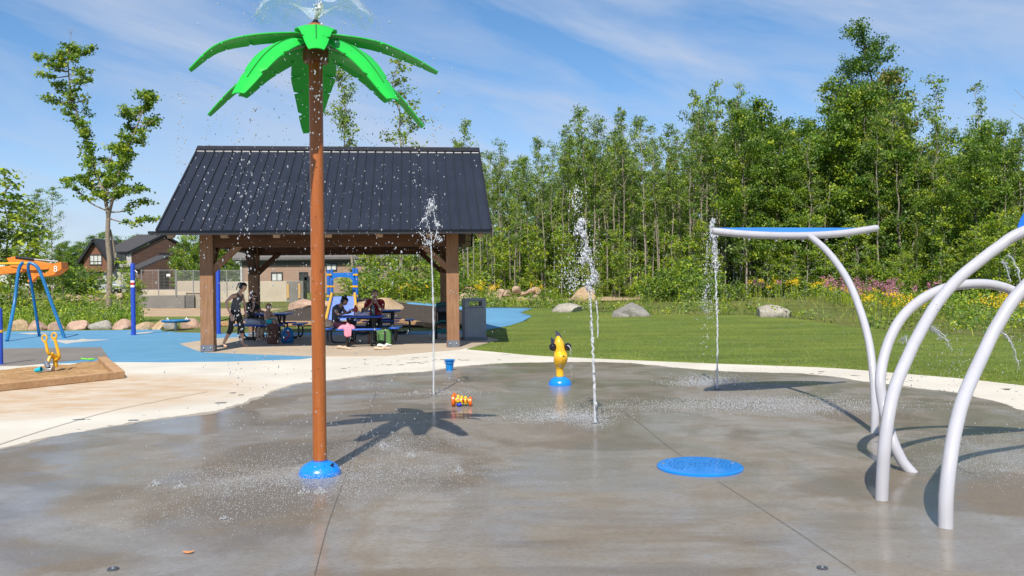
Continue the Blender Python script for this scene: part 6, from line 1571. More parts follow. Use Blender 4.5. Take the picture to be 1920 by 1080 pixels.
tb = Q(172, 549, -4); tb.z = cz; m = MB(); trl = thing('trailer_box', 'low white box trailer standing left of the pickup', 'trailer', tb)
m.box(tb + Vector((0, 0, .62)), (1.05, 1.4, .62)); m.build('body', M_WHITE, trl, bevel=.03)
for y in (-.7, .7):
    m = MB(); m.lathe([(.001, -.08), (.25, -.08), (.25, .08), (.001, .08)], tb + Vector((0, y, .25)), 16, M=Matrix.Rotation(PI / 2, 3, 'X')); m.build('wheel', M_BLACK, trl)
YS = 100.0; Q = lambda px, py, dy=0: P(px, py, YS + dy); sz = H(-55, YS); sc_ = Q(122, 548); sc_.z = sz; shed = thing('shed', 'low dark shed with black roof among the trees at left', 'shed', sc_)
wallbox(shed, 'wall', Q(104, 540).x, Q(140, 540).x, YS, YS + 3, sz - .2, Q(120, 532).z, M_SIDD); xm_ = (Q(104, 540).x + Q(140, 540).x) / 2
gable_roof(shed, 'roof', (Q(101, 0).x, YS + 1.5, Q(120, 520).z), (Q(143, 0).x, YS + 1.5, Q(120, 520).z), (0, 1, 0), 2.1, Q(120, 520).z - Q(120, 532).z + .1, M_SHD, .15)
YE = 52.0; Q = lambda px, py, dy=0: P(px, py, YE + dy); ez_ = H(-38, YE); eb = Q(-95, 560); eb.z = ez_
exc = thing('excavator', 'orange excavator with its arm stretched out behind the swing', 'excavator', eb)
def plate(pts, th, name, mat, dy=0):
    m = MB(); m.poly_prism([P(x, y, YE + dy - th / 2) for x, y in pts], (0, th, 0)); return m.build(name, mat, exc, bevel=.02)
plate([(-100, 515), (-60, 495), (0, 500), (35, 497), (45, 502), (40, 510), (0, 515), (-50, 520), (-95, 540)], .5, 'boom', M_ORM)
plate([(12, 484), (30, 480), (75, 491), (97, 494), (90, 505), (60, 507), (20, 500)], .42, 'stick', M_ORM, -.1)
bkt = plate([(90, 497), (114, 491), (116, 504), (100, 516), (84, 519), (82, 513), (92, 507)], .8, 'bucket', M_ORM)
plate([(52, 505), (62, 503), (82, 512), (84, 519), (70, 518), (58, 530), (50, 528), (58, 516)], .3, 'linkage', M_ORM)
m = MB(); m.tube([P(30, 482, YE - .3), P(64, 486.5, YE - .3)], .09, 12); m.build('ram_cylinder', M_BLACK, exc); m = MB(); m.tube([P(62, 486, YE - .3), P(109, 490.5, YE - .3)], .05, 10); m.build('ram_rod', M_STEEL, exc)
fc = bpy.data.curves.new('bucket_number', 'FONT'); fc.body = '8'; fc.size = .52; fc.extrude = .006; fo = bpy.data.objects.new('number', fc); COL.objects.link(fo)
dgx = bpy.context.evaluated_depsgraph_get(); tm = bpy.data.meshes.new_from_object(fo.evaluated_get(dgx)); bpy.data.objects.remove(fo)
pn_ = P(100, 509.5, YE - .43); m = MB(); m.add([pn_ + Vector((v.co.x, -v.co.z, v.co.y)) for v in tm.vertices], [list(p.vertices) for p in tm.polygons]); m.build('number', M_WHITE, bkt, smooth=0)
m = MB(); m.box(eb + Vector((-1.2, .3, 1.9)), (3.2, 2.4, 1.2)); m.build('counterweight_house', M_ORM, exc, bevel=.08); m = MB(); m.box(eb + Vector((.2, -.6, 2.6)), (1.4, 1.0, 1.7)); cab_ = m.build('cab', M_ORM, exc, bevel=.08); m = MB(); m.box(eb + Vector((.2, -.62, 2.9)), (1.2, 1.02, .9)); m.build('cab_window', M_GLASS, cab_, bevel=.03)
for s_ in (-1, 1):
    m = MB(); pts = [(-1.9, .1), (-2.1, .45), (-1.8, .85), (1.8, .85), (2.1, .45), (1.9, .1)]; m.poly_prism([eb + Vector((x - .6, s_ * 1.2 - .25, z)) for x, z in pts], (0, .5, 0)); m.build('track', M_BLACK, exc, bevel=.05)
# ================================================================ trees
npr = np.random.default_rng(11)
def leaves_mesh(name, centers, spreads, counts, size, mats, weights, seed, droop=.25):
    r = np.random.default_rng(seed)
    C = np.repeat(np.array(centers, float), counts, axis=0); Sp = np.repeat(np.array(spreads, float), counts, axis=0)
    n = len(C); pos = C + r.normal(size=(n, 3)) * Sp
    nrm_ = r.normal(size=(n, 3)) + np.array([0, -.15, .75]); nrm_ /= np.linalg.norm(nrm_, axis=1)[:, None]
    t = r.normal(size=(n, 3)); t[:, 2] -= droop; t -= nrm_ * (t * nrm_).sum(1)[:, None]; t /= np.linalg.norm(t, axis=1)[:, None]
    b = np.cross(nrm_, t); s_ = size * r.uniform(.6, 1.35, n)[:, None]
    V = np.empty((n, 4, 3)); V[:, 0] = pos - t * s_ * .5; V[:, 1] = pos + b * s_ * .34 + nrm_ * s_ * .06; V[:, 2] = pos + t * s_ * .55; V[:, 3] = pos - b * s_ * .34 + nrm_ * s_ * .06
    me = bpy.data.meshes.new(name); me.vertices.add(n * 4); me.vertices.foreach_set('co', V.ravel())
    me.loops.add(n * 4); me.polygons.add(n); me.loops.foreach_set('vertex_index', np.arange(n * 4)); me.polygons.foreach_set('loop_start', np.arange(n) * 4); me.polygons.foreach_set('loop_total', np.full(n, 4))
    for m_ in mats: me.materials.append(m_)
    grp = np.repeat(r.choice(len(mats), p=weights, size=len(centers)), counts); flip = r.random(n) < .2; grp[flip] = r.choice(len(mats), p=weights, size=flip.sum())
    me.polygons.foreach_set('material_index', grp.astype(np.int32)); me.update(calc_edges=True); me.validate(); return me
def tree_protos(kind, seed):
    r = random.Random(seed); cen, spr, cnt = [], [], []; m = MB()
    def limb(p0, az, el, L, r0, n=5, curve=.25, twigs=0):
        pts = [Vector(p0)]; d = Vector((math.cos(az) * math.cos(el), math.sin(az) * math.cos(el), math.sin(el)))
        for i in range(n):
            d = (d + Vector((r.gauss(0, .14), r.gauss(0, .14), curve * .25 + r.gauss(0, .07)))).normalized(); pts.append(pts[-1] + d * (L / n))
        m.tube(pts, [max(.008, r0 * (1 - .8 * i / n)) for i in range(n + 1)], 5, cap=False); return pts
    def trunk(h_, r0, wob, lean=0, seg=8, n=10):
        a = r.uniform(0, 2 * PI); pts = []
        for i in range(n + 1):
            t = i / n; pts.append(Vector((math.cos(a) * lean * t * t * h_ + r.gauss(0, wob) * t, math.sin(a) * lean * t * t * h_ + r.gauss(0, wob) * t, h_ * t)))
        pts[0] -= Vector((0, 0, .3)); p2 = spline(pts, 3); k = len(p2)
        m.tube(p2, [max(.012, r0 * (1.25 if i == 0 else 1) * (1 - .88 * (i / k) ** .9)) for i in range(k)], seg, cap=False); return p2
    def at(p, t): f = t * (len(p) - 1); i = min(int(f), len(p) - 2); return p[i].lerp(p[i + 1], f - i)
    def clumps(pts, lo, step, sp, c):
        L = sum((pts[i + 1] - pts[i]).length for i in range(len(pts) - 1)); k = max(2, int(L / step))
        for i in range(k):
            t = lo + (1 - lo) * (i + r.random()) / k; q = at(pts, min(1, t)); s_ = sp * r.uniform(.7, 1.35)
            cen.append(q + Vector((r.gauss(0, sp * .5), r.gauss(0, sp * .5), r.gauss(0, sp * .3)))); spr.append((s_, s_, s_ * .55)); cnt.append(max(4, int(c * r.uniform(.6, 1.4))))
    if kind == 'aspen':
        h_ = 14.; p = trunk(h_, r.uniform(.070, .125), .16, r.uniform(0, .09)); nb = 34; cb = r.uniform(.30, .50)
        for i in range(nb):
            t = cb + (1 - cb) * ((i + r.random()) / nb) ** .9; u = (t - cb) / (1 - cb)
            L = (1.65 * math.sin(PI * min(1, .18 + u * .80)) ** .8 + .25) * r.uniform(.6, 1.15); q = limb(at(p, min(t, .985)), r.uniform(0, 2 * PI), r.uniform(.25, 1.0), L, .026 * (1.2 - u), 4)
            clumps(q, .25, .40, .18, 27)
        clumps([at(p, .93), at(p, 1)], 0, .25, .2, 22)
        for i in range(7):
            q = limb(at(p, r.uniform(.12, cb)), r.uniform(0, 2 * PI), r.uniform(.2, .9), r.uniform(.5, 1.1), .012, 3); clumps(q, .4, .4, .14, 16)
        for i in range(9):   # dead twigs on the bare stem
            limb(at(p, r.uniform(.15, cb)), r.uniform(0, 2 * PI), r.uniform(-.2, .7), r.uniform(.3, 1.0), .010, 3)
        return m, leaves_mesh('crown', cen, spr, cnt, .15, [L_MID, L_LIME, L_GREY, L_DARK], [.38, .24, .26, .12], seed)
    if kind == 'sparse':
        h_ = 13.; p = trunk(h_, r.uniform(.07, .12), .2, r.uniform(0, .09)); nb = 22; cb = .50
        for i in range(nb):
            t = cb + (1 - cb) * (i + r.random()) / nb; u = (t - cb) / (1 - cb); L = (1.5 * (1 - u) + .5) * r.uniform(.6, 1.2)
            q = limb(at(p, min(t, .985)), r.uniform(0, 2 * PI), r.uniform(.4, 1.1), L, .024, 4); clumps(q, .4, .42, .17, 24)
        for i in range(12): limb(at(p, r.uniform(.2, .9)), r.uniform(0, 2 * PI), r.uniform(0, .9), r.uniform(.5, 1.6), .012, 4)
        return m, leaves_mesh('crown', cen, spr, cnt, .15, [L_MID, L_GREY, L_LIME], [.45, .35, .2], seed)
    if kind == 'broad':
        h_ = 12.; p = trunk(h_ * .93, r.uniform(.12, .17), .16, r.uniform(0, .06)); nb = 44; cb = r.uniform(.10, .2)
        for i in range(nb):
            t = cb + (1 - cb) * (i + r.random()) / nb; u = (t - cb) / (1 - cb)
            L = (2.5 * math.sin(PI * min(1, .22 + u * .75)) ** .75 + .3) * r.uniform(.6, 1.15); q = limb(at(p, min(t, .985)), r.uniform(0, 2 * PI), r.uniform(.05, .8), L, .035 * (1.2 - u), 5, .2)
            clumps(q, .22, .40, .25, 44)
        return m, leaves_mesh('crown', cen, spr, [int(c * 1.25) for c in cnt], .16, [L_MID, L_DARK, L_LIME, L_GREY], [.42, .26, .20, .12], seed)
    if kind == 'tall':
        h_ = 18.; p = trunk(h_ * .97, .24, .22, .03); nb = 70; cb = .12
        for i in range(nb):
            t = cb + (1 - cb) * (i + r.random()) / nb; u = (t - cb) / (1 - cb)
            L = (3.0 * math.sin(PI * min(1, .30 + u * .56)) ** .9 + .35) * r.uniform(.65, 1.1); q = limb(at(p, min(t, .985)), r.uniform(0, 2 * PI), r.uniform(-.05, .7), L, .045 * (1.2 - u), 5, .15)
            clumps(q, .15, .36, .27, 46)
        return m, leaves_mesh('crown', cen, spr, [int(c * 1.2) for c in cnt], .165, [L_DARK, L_MID, L_GREY], [.66, .26, .08], seed)
    if kind == 'seeded':
        h_ = 14.; p = trunk(h_ * .96, .16, .25, .05); nb = 46; cb = .22
        for i in range(nb):
            t = cb + (1 - cb) * (i + r.random()) / nb; u = (t - cb) / (1 - cb)
            L = (2.6 * math.sin(PI * min(1, .28 + u * .66)) + .4) * r.uniform(.55, 1.15); q = limb(at(p, min(t, .985)), r.uniform(0, 2 * PI), r.uniform(0, .8), L, .035, 5, .1)
            clumps(q, .25, .42, .26, 42)
        return m, leaves_mesh('crown', cen, spr, cnt, .185, [L_SEED, L_MID, L_GREY, L_DARK], [.5, .2, .15, .15], seed, .6)
    if kind == 'sapling':
        h_ = 5.; p = trunk(h_, .045, .10, .05, 6); nb = 22; cb = .12
        for i in range(nb):
            t = cb + (1 - cb) * (i + r.random()) / nb; u = (t - cb) / (1 - cb); L = (1.25 * math.sin(PI * min(1, .25 + u * .7)) + .25) * r.uniform(.5, 1.2)
            q = limb(at(p, min(t, .985)), r.uniform(0, 2 * PI), r.uniform(.1, .9), L, .014, 4); clumps(q, .25, .30, .16, 28)
        return m, leaves_mesh('crown', cen, spr, cnt, .135, [L_LIME, L_MID, L_GREY], [.56, .34, .10], seed)
    if kind == 'bush':
        for k in range(9):
            q = limb((r.gauss(0, .2), r.gauss(0, .2), -.1), r.uniform(0, 2 * PI), r.uniform(.6, 1.4), r.uniform(.9, 2.0), .02, 5, .3); clumps(q, .08, .28, .20, 36)
        return m, leaves_mesh('crown', cen, spr, cnt, .12, [L_MID, L_LIME, L_DARK, L_GREY], [.40, .30, .18, .12], seed)
    if kind == 'bare':
        h_ = 11.; p = trunk(h_, .075, .16, .07)
        for i in range(16): limb(at(p, r.uniform(.3, .97)), r.uniform(0, 2 * PI), r.uniform(.3, 1.1), r.uniform(.6, 2.0), .016, 5)
        cen += [at(p, .9), at(p, .97)]; spr += [(.3, .3, .4)] * 2; cnt += [16, 16]
        return m, leaves_mesh('crown', cen, spr, cnt, .15, [L_SEED, L_MID], [.5, .5], seed)
PROTO = {}
for kind, k in (('aspen', 5), ('sparse', 3), ('broad', 5), ('tall', 2), ('seeded', 2), ('sapling', 4), ('bush', 4), ('bare', 2)):
    PROTO[kind] = []
    for i in range(k):
        tm_, cm_ = tree_protos(kind, 500 + i * 17 + len(kind) * 131)
        bk_ = {'aspen': M_BARKP, 'sparse': M_BARKP, 'bare': M_BARKP, 'sapling': M_BARKP}.get(kind, M_BARKD)
        PROTO[kind].append((tm_.mesh('trunk' if kind != 'bush' else 'stems', bk_, smooth=180), cm_))
PH = {'aspen': 14, 'sparse': 13, 'broad': 12, 'tall': 18, 'seeded': 14, 'sapling': 5, 'bush': 1.7, 'bare': 11}
rt = random.Random(99)
def plant(kind, x, y, h_, label, group=None, idx=None, name=None, wide=1.0, white=False):
    i = rt.randrange(len(PROTO[kind])) if idx is None else idx; tm_, cm_ = PROTO[kind][i]
    o = thing(name or ('shrub' if kind == 'bush' else 'tree'), label, 'shrub' if kind == 'bush' else 'tree', onT(x, y, -.05), group, rt.uniform(0, 2 * PI)); s_ = h_ / PH[kind]; sw_ = s_ * wide
    o.scale = (sw_, sw_, s_)
    link(tm_.name.split('.')[0], tm_, o); link('crown', cm_, o); return o
def px2x(px, y): return (px - 960 - (0)) / FPX * y
def topz(px, py, y): return P(px, py, y).z
sky_pts = [(880, 290), (905, 285), (950, 262), (985, 270), (1010, 268), (1050, 252), (1090, 208), (1125, 225), (1165, 212), (1200, 232), (1250, 238), (1295, 190), (1330, 172), (1400, 168), (1440, 172), (1490, 178), (1540, 155), (1585, 128), (1600, 120), (1650, 118), (1690, 160), (1720, 262), (1745, 220), (1770, 210), (1805, 205), (1850, 190), (1885, 205), (1925, 225), (2100, 215), (2300, 220)]
def skyline(px):
    for (a, b), (c, d) in zip(sky_pts[:-1], sky_pts[1:]):
        if a <= px <= c: return b + (d - b) * (px - a) / (c - a)
    return 230
GA = 'slender pale-stemmed trees along the front of the wood'; GB = 'leafy broad trees in the right half of the wood'; GD = 'trees deeper in the wood'; GU = 'shrubs under the trees of the wood'; GS = 'saplings along the edge of the wood'
LA = 'slender tree with bare pale stem and high light crown at the front of the wood'; LS = 'thin pale-stemmed tree with sparse crown at the front of the wood'; LB = 'broad leafy tree with foliage low down in the right half of the wood'; LD = 'tree standing deeper in the wood behind the front stems'
# front aspens, left part of the wood
px = 878.
while px < 1420:
    y = rt.uniform(47.5, 53); tp = skyline(px) + rt.choice((-12, 0, 15, 45, 90)) * rt.uniform(.4, 1.1); hh = topz(px, tp, y) - H(px2x(px, y), y)
    k_ = 'aspen' if rt.random() < .62 else 'sparse'; plant(k_, px2x(px, y), y, hh, LA if k_ == 'aspen' else LS, GA, wide=.80); px += rt.uniform(8, 17)
px = 870.
while px < 1440:
    y = rt.uniform(54, 62); tp = skyline(px) + rt.uniform(15, 70); plant(rt.choice(('aspen', 'aspen', 'aspen', 'broad')), px2x(px, y), y, topz(px, tp, y) - 1, LD, GD, wide=.95); px += rt.uniform(13, 24)
px = 860.
while px < 2070:
    y = rt.uniform(64, 80); tp = skyline(px) + rt.uniform(50, 120); plant(rt.choice(('broad', 'broad', 'aspen')), px2x(px, y), y, topz(px, tp, y) - 1, LD, GD, wide=1.15); px += rt.uniform(24, 38)
# right part, dense to the ground
px = 1400.
while px < 2070:
    y = rt.uniform(47, 52) - sm((px - 1500) / 500) * 7; tp = skyline(px) + rt.choice((0, 25, 70, 120)) * rt.uniform(.5, 1.1); hh = topz(px, tp, y) - H(px2x(px, y), y)
    plant(rt.choice(('broad', 'broad', 'broad', 'aspen', 'sparse')), px2x(px, y), y, max(3, hh), LB, GB, wide=.88); px += rt.uniform(20, 36)
px = 1390.
while px < 2070:
    y = rt.uniform(53, 60); tp = skyline(px) + rt.uniform(15, 80); hh = topz(px, tp, y) - 1
    plant(rt.choice(('broad', 'broad', 'aspen')), px2x(px, y), y, hh, LD, GD, wide=.95); px += rt.uniform(20, 34)
# understorey
px = 880.
while px < 2070:
    right = px > 1380; y = rt.uniform(45.5, 49) - (sm((px - 1450) / 500) * 8 if right else 0)
    if rt.random() < (.28 if not right else .75): plant('sapling', px2x(px, y), y, rt.uniform(1.8, 4.2) * (1.1 if right else 1), 'young bright leafy sapling along the edge of the wood', GS)
    if right or rt.random() < .32: plant('bush', px2x(px + 8, y + 1), y + rt.uniform(0, 3), rt.uniform(.9, 2.2) if right else rt.uniform(.6, 1.3), 'green shrub growing under the trees of the wood', GU, wide=1.2); px += rt.uniform(14, 30) if right else rt.uniform(16, 34)
px = 860.
while px < 2070:
    y = rt.uniform(66, 84); plant(rt.choice(('bush', 'sapling', 'bush')), px2x(px, y), y, rt.uniform(3.0, 5.5), 'dim undergrowth shrub deep among the stems of the wood', 'undergrowth deep in the wood', wide=1.5); px += rt.uniform(9, 15)
px = 860.
while px < 2070:
    y = rt.uniform(86, 100); tp = skyline(px) + rt.uniform(90, 150); plant('broad', px2x(px, y), y, topz(px, tp, y) - 1, LD, GD, wide=1.5); px += rt.uniform(26, 36)
# individual trees
def solo(kind, px, top, y, label, idx=None, wide=1.0, name=None): x = px2x(px, y); return plant(kind, x, y, topz(px, top, y) - H(x, y), label, None, idx, name, wide)
solo('tall', 1638, 38, 58, 'tallest dark green tree of the wood, standing clear above the others', 0, .82)
solo('tall', 1592, 100, 60, 'dark tree just left of the tallest tree of the wood', 1, .62)
solo('seeded', 1655, 118, 55, 'pale yellowish seed-laden tree in front of the tallest dark tree', 0, .88)
solo('seeded', 1592, 235, 52, 'shorter yellowish seeded tree left of the tallest dark tree', 1, .9)
solo('sparse', 1768, 148, 52, 'open-crowned tree rising alone in the gap right of the tallest tree', 1, .95)
solo('sparse', 1845, 155, 54, 'light feathery tree top near the right picture edge', 2, .9)
solo('bare', 1688, 210, 47, 'thin half-bare stem in front of the dense wood right of the seeded tree', 0)
solo('bare', 1712, 250, 47.5, 'second thin half-bare stem beside the forked one before the dense wood', 1)
solo('bare', 1400, 250, 46.5, 'thin dead-branched tree standing before the middle of the wood', 1)
solo('bare', 1915, 130, 50, 'leafless twiggy tree top at the right picture edge', 0)
# tall trees behind the shelter roof
solo('aspen', 662, 135, 60, 'tall leafy tree showing above the shelter roof just right of the terracotta pole', 2, 1.0)
solo('sparse', 752, 116, 58, 'taller sparse tree above the shelter roof, right of the other one', 0, 1.25)
# trees seen under and beside the shelter roof
for px, top, y, k_, lb in ((690, 440, 52, 'sapling', 'leafy young tree in front of the tan building, right of the slide arch'), (720, 430, 54, 'sapling', 'bright young tree seen under the middle of the shelter'), (755, 450, 50, 'sapling', 'bushy sapling seen under the shelter near its right posts'), (790, 425, 53, 'sapling', 'tall sapling seen beside the right shelter braces'), (820, 440, 56, 'aspen', 'pale-stemmed tree seen behind the right shelter posts'), (735, 400, 62, 'aspen', 'pale-stemmed tree behind the young trees under the shelter'), (845, 380, 60, 'aspen', 'tree standing behind the right end of the shelter'), (770, 380, 66, 'broad', 'broad tree behind the saplings under the shelter'), (815, 370, 64, 'broad', 'broad tree behind the right shelter braces')):
    solo(k_, px, top, y, lb, None, 1.25 if k_ == 'sapling' else 1.0)
for i in range(14):
    px = 675 + i * 15 + rt.uniform(-4, 4); y = rt.uniform(44, 50); plant('bush', px2x(px, y), y, rt.uniform(1.0, 2.1), 'shrub in the thicket seen under the shelter roof', 'shrubs seen under the shelter', wide=1.3)
# left side: forked maple, young bush, edge trees, aspens, far woods
def maple():
    r = random.Random(4); Y = 62.; cen, spr, cnt = [], [], []; m = MB(); X = lambda px, py, dy=0: P(px, py, Y + dy)
    base = X(203, 556); base.z = H(base.x, Y); root = thing('maple_tree', 'tall forked maple with two bare-spaced leaders before the brown house', 'tree', base)
    tr = spline([base - Vector((0, 0, .4)), X(206, 500), X(202, 450), X(203, 405)], 5); m.tube(tr, [.21 - .06 * i / len(tr) for i in range(len(tr))], 10, cap=False)
    tr3 = spline([X(212, 510, .3), X(214, 470, .4), X(206, 430, .2)], 5); m.tube(tr3, .085, 8, cap=False)
    A1 = spline([X(203, 405), X(194, 360), X(178, 318, .4), X(162, 260, .5), X(142, 205, .2), X(130, 150), X(128, 110, -.3), X(130, 85)], 6); A2 = spline([X(203, 408), X(212, 370, -.4), X(222, 330, -.8), X(238, 285, -1), X(256, 240, -1), X(270, 200, -.6), X(276, 172, -.5)], 6); A3 = spline([X(198, 380), X(205, 340, 1.0), X(208, 300, 1.4), X(213, 270, 1.5)], 5)
    for a, r0 in ((A1, .14), (A2, .13), (A3, .08)): m.tube(a, [max(.02, r0 * (1 - .88 * i / len(a))) for i in range(len(a))], 8, cap=False)
    tw = spline([X(130, 82), X(133, 66), X(131, 50)], 3); m.tube(tw, .014, 5); m.tube([X(133, 66), X(137, 53)], .011, 5); m.tube([X(132, 62), X(127, 54)], .011, 5)
    k = Y / FPX
    def br(p, dx, dz, dy, r0=.05):
        L = Vector((dx * k, dy * k, dz * k)); pts = spline([p, p + L * .4 + Vector((0, 0, -.08 * L.length)), p + L * .75, p + L], 4); m.tube(pts, [max(.012, r0 * (1 - .8 * i / len(pts))) for i in range(len(pts))], 5, cap=False)
        n_ = max(2, int(L.length / .36))
        for i in range(n_):
            t = .35 + .65 * (i + r.random()) / n_; f = t * (len(pts) - 1); j = min(int(f), len(pts) - 2); q = pts[j].lerp(pts[j + 1], f - j)
            cen.append(q + Vector((r.gauss(0, .1), r.gauss(0, .25), r.gauss(0, .1)))); s_ = r.uniform(.20, .36); s_ *= .72; spr.append((s_, s_, s_ * .55)); cnt.append(r.randint(16, 30))
    for a, lo, n_, Lm in ((A1, .22, 60, 36), (A2, .15, 54, 36), (A3, .1, 20, 30)):
        for i in range(n_):
            t = lo + (1 - lo) * (i + r.random()) / n_; f = t * (len(a) - 1); j = min(int(f), len(a) - 2); q = a[j].lerp(a[j + 1], f - j); s_ = r.choice((-1, 1)); L = Lm * r.uniform(.28, 1.0) * (.62 + .38 * math.sin(t * 11))
            br(q, s_ * L, L * r.uniform(-.18, .45), r.uniform(-1, 1) * L)
    for px, py, dx, dz in ((200, 395, -70, 55), (202, 398, 78, 22), (206, 410, 85, -5), (198, 360, 60, 10), (190, 350, -62, 18), (128, 118, -58, 12), (130, 108, 42, 22), (136, 190, -56, 8), (204, 380, -45, 35), (250, 250, 40, 30), (215, 345, 62, -14)): br(X(px, py), dx, dz, r.uniform(-25, 25), .06)
    M_MAPB = bark('maple_bark', (.16, .135, .105), (.30, .26, .21)); m.build('trunk', M_MAPB, root, smooth=180)
    cnt = [int(c * 1.6) for c in cnt]; cm_ = leaves_mesh('crown', [c - root.location for c in cen], spr, cnt, .21, [L_MID, L_DARK, L_LIME], [.55, .18, .27], 8); link('crown', cm_, root)
maple()
solo('sapling', 225, 488, 38.5, 'young leafy tree growing behind the deep blue post with the sticker', 1, 1.15)
solo('sapling', 252, 520, 38, 'low leafy shoot beside the young tree behind the blue post', 2, 1.1)
for px, top, y, k_, lb, wd in ((-30, 318, 56, 'broad', 'dense bright tree at the left picture edge', 1.0), (18, 325, 57, 'sapling', 'bright leafy tree above the yellow swing bar', 1.25), (55, 395, 57, 'sapling', 'young tree right of the bright leafy one at the left', 1.4), (60, 355, 78, 'aspen', 'pale grey-green tree behind the excavator, left of its twin', 1.1), (98, 350, 78, 'aspen', 'tall grey-green tree with white stem behind the excavator bucket', 1.15), (75, 420, 74, 'broad', 'dark tree behind the excavator arm', 1.0), (30, 440, 72, 'broad', 'dark tree behind the left swing leg', 1.0), (118, 450, 84, 'broad', 'dark green tree left of the brown house shed', 1.0), (-60, 400, 60, 'broad', 'broad tree beyond the left picture edge', 1.0)):
    solo(k_, px, top, y, lb, None, wd)
for i, px in enumerate(range(120, 480, 17)):
    y = rt.uniform(132, 150); top = 432 + rt.uniform(-8, 18) + (6 if px < 160 else 0); solo('broad', px + rt.uniform(-5, 5), top, y, 'tree in the line of woods behind the brown house', None, 1.3)['group'] = 'trees behind the brown house'
for px, top, y, lb, wd in ((334, 452, 98, 'tree right of the brown house with bright crown', 1.1), (345, 440, 92, 'lime green tree showing left of the shelter eave', 1.1), (372, 452, 98, 'tree beside the left shelter post', 1.1), (415, 455, 100, 'tree seen between the left shelter posts', 1.1), (437, 462, 96, 'tree at the left corner of the tan building', 1.0)): solo('broad' if px != 345 else 'sapling', px, top, y, lb, None, wd)
for px, y, hh, wd in ((98, 43, 1.1, 1.5), (62, 44, 1.2, 1.4), (20, 43, 1.5, 1.4), (-30, 42, 2.4, 1.3), (128, 95, 4, 1.3), (150, 92, 3, 1.4), (140, 46, 1.6, 1.3)):
    plant('bush', px2x(px, y), y, hh, 'shrub among the weeds behind the swing frame', 'shrubs behind the swing frame', wide=wd)
# hedge of shrubs under the edge of the lawn
for px, y, hh in ((960, 42, .6), (1015, 41.5, .7), (1050, 41, .7), (1225, 41, 1.25), (1255, 42, 1.6), (1285, 41, 1.3), (1320, 41, 1.1), (1345, 42, 1.4), (1385, 42, 1.1), (905, 43, 1.0), (1235, 43, 2.0), (1290, 44, 2.2)):
    plant('bush', px2x(px, y), y, hh, 'low shrub between the lawn edge and the rocks before the wood', 'shrubs at the lawn edge', wide=1.15)

# ================================================================ grasses and flowers
def inside(poly, x, y):
    c = False; n = len(poly); j = n - 1
    for i in range(n):
        xi, yi = poly[i]; xj, yj = poly[j]
        if (yi > y) != (yj > y) and x < (xj - xi) * (y - yi) / (yj - yi) + xi: c = not c
        j = i
    return c
def blades(name, pts, hmin, hmax, w_, mats, wts, seed, lean=.35, kind='stuff'):
    r = np.random.default_rng(seed); P0 = np.array(pts, float); n = len(P0); a = r.uniform(0, 2 * PI, n); h_ = r.uniform(hmin, hmax, n); l = r.uniform(0, lean, n) * h_; b = r.uniform(0, 2 * PI, n)
    sx = np.stack([np.cos(a), np.sin(a), np.zeros(n)], 1) * w_; tip = P0 + np.stack([np.cos(b) * l, np.sin(b) * l, h_], 1); mid = P0 + (tip - P0) * .5; mid[:, 2] += h_ * .06
    V = np.empty((n, 5, 3)); V[:, 0] = P0 - sx; V[:, 1] = P0 + sx; V[:, 2] = mid + sx * .8; V[:, 3] = mid - sx * .8; V[:, 4] = tip
    idx = np.arange(n)[:, None] * 5; quads = (idx + np.array([0, 1, 2, 3])); tris = (idx + np.array([3, 2, 4]))
    me = bpy.data.meshes.new(name); me.vertices.add(n * 5); me.vertices.foreach_set('co', V.ravel()); me.loops.add(n * 7); me.polygons.add(n * 2)
    me.loops.foreach_set('vertex_index', np.concatenate([quads.ravel(), tris.ravel()])); me.polygons.foreach_set('loop_start', np.concatenate([np.arange(n) * 4, n * 4 + np.arange(n) * 3])); me.polygons.foreach_set('loop_total', np.concatenate([np.full(n, 4), np.full(n, 3)]))
    for m_ in mats: me.materials.append(m_)
    mi = r.choice(len(mats), p=wts, size=n); me.polygons.foreach_set('material_index', np.concatenate([mi, mi]).astype(np.int32)); me.update(calc_edges=True); me.validate()
    o = link(name, me); o['kind'] = kind; return o
rg = random.Random(31); pts = []
while len(pts) < 45000:
    y = 13 + 24 * rg.random() ** 1.6; x = rg.uniform(-1.2, .62 * y + 1)
    if inside(LAWN, x, y): pts.append((x, y, H(x, y) + .01))
blades('lawn_grass_blades', pts, .014, .036, .005, [L_GRASS, L_MID, L_STRAW], [.72, .2, .08], 3, .8)
fe = [(p.x, p.y) for p in far_edge]
def edge_y(x):
    for (a, b), (c, d) in zip(fe[:-1], fe[1:]):
        if min(a, c) <= x <= max(a, c) and abs(c - a) > 1e-6: return b + (d - b) * (x - a) / (c - a)
    return fe[0][1] if x < fe[0][0] else fe[-1][1]
pts = []
while len(pts) < 9000:
    x = rg.uniform(-4, 36); y0 = edge_y(x); y = y0 + rg.random() ** 1.4 * (47 - y0)
    if x < 14 and (y > 42.5 or rg.random() < .45): continue
    dn_ = noise.noise(Vector((x * .3, y * .3, 4)));
    if dn_ < -.25 and rg.random() < .6: continue
    pts.append((x, y, H(x, y) - .02))
blades('meadow_grass', pts, .10, .50, .008, [L_GRASS, L_LIME, L_STRAW, L_GREY], [.45, .25, .12, .18], 5, .9)
pts = []
for _ in range(3600):
    px = rg.uniform(-200, 262); y = rg.uniform(33.5, 43); x = px2x(px, y); pts.append((x, y, H(x, y) - .02))
blades('weed_strip', pts, .2, .75, .016, [L_GRASS, L_LIME, L_STRAW, L_GREY], [.22, .66, .04, .08], 6, .8)
cen, spr, cnt = [], [], []
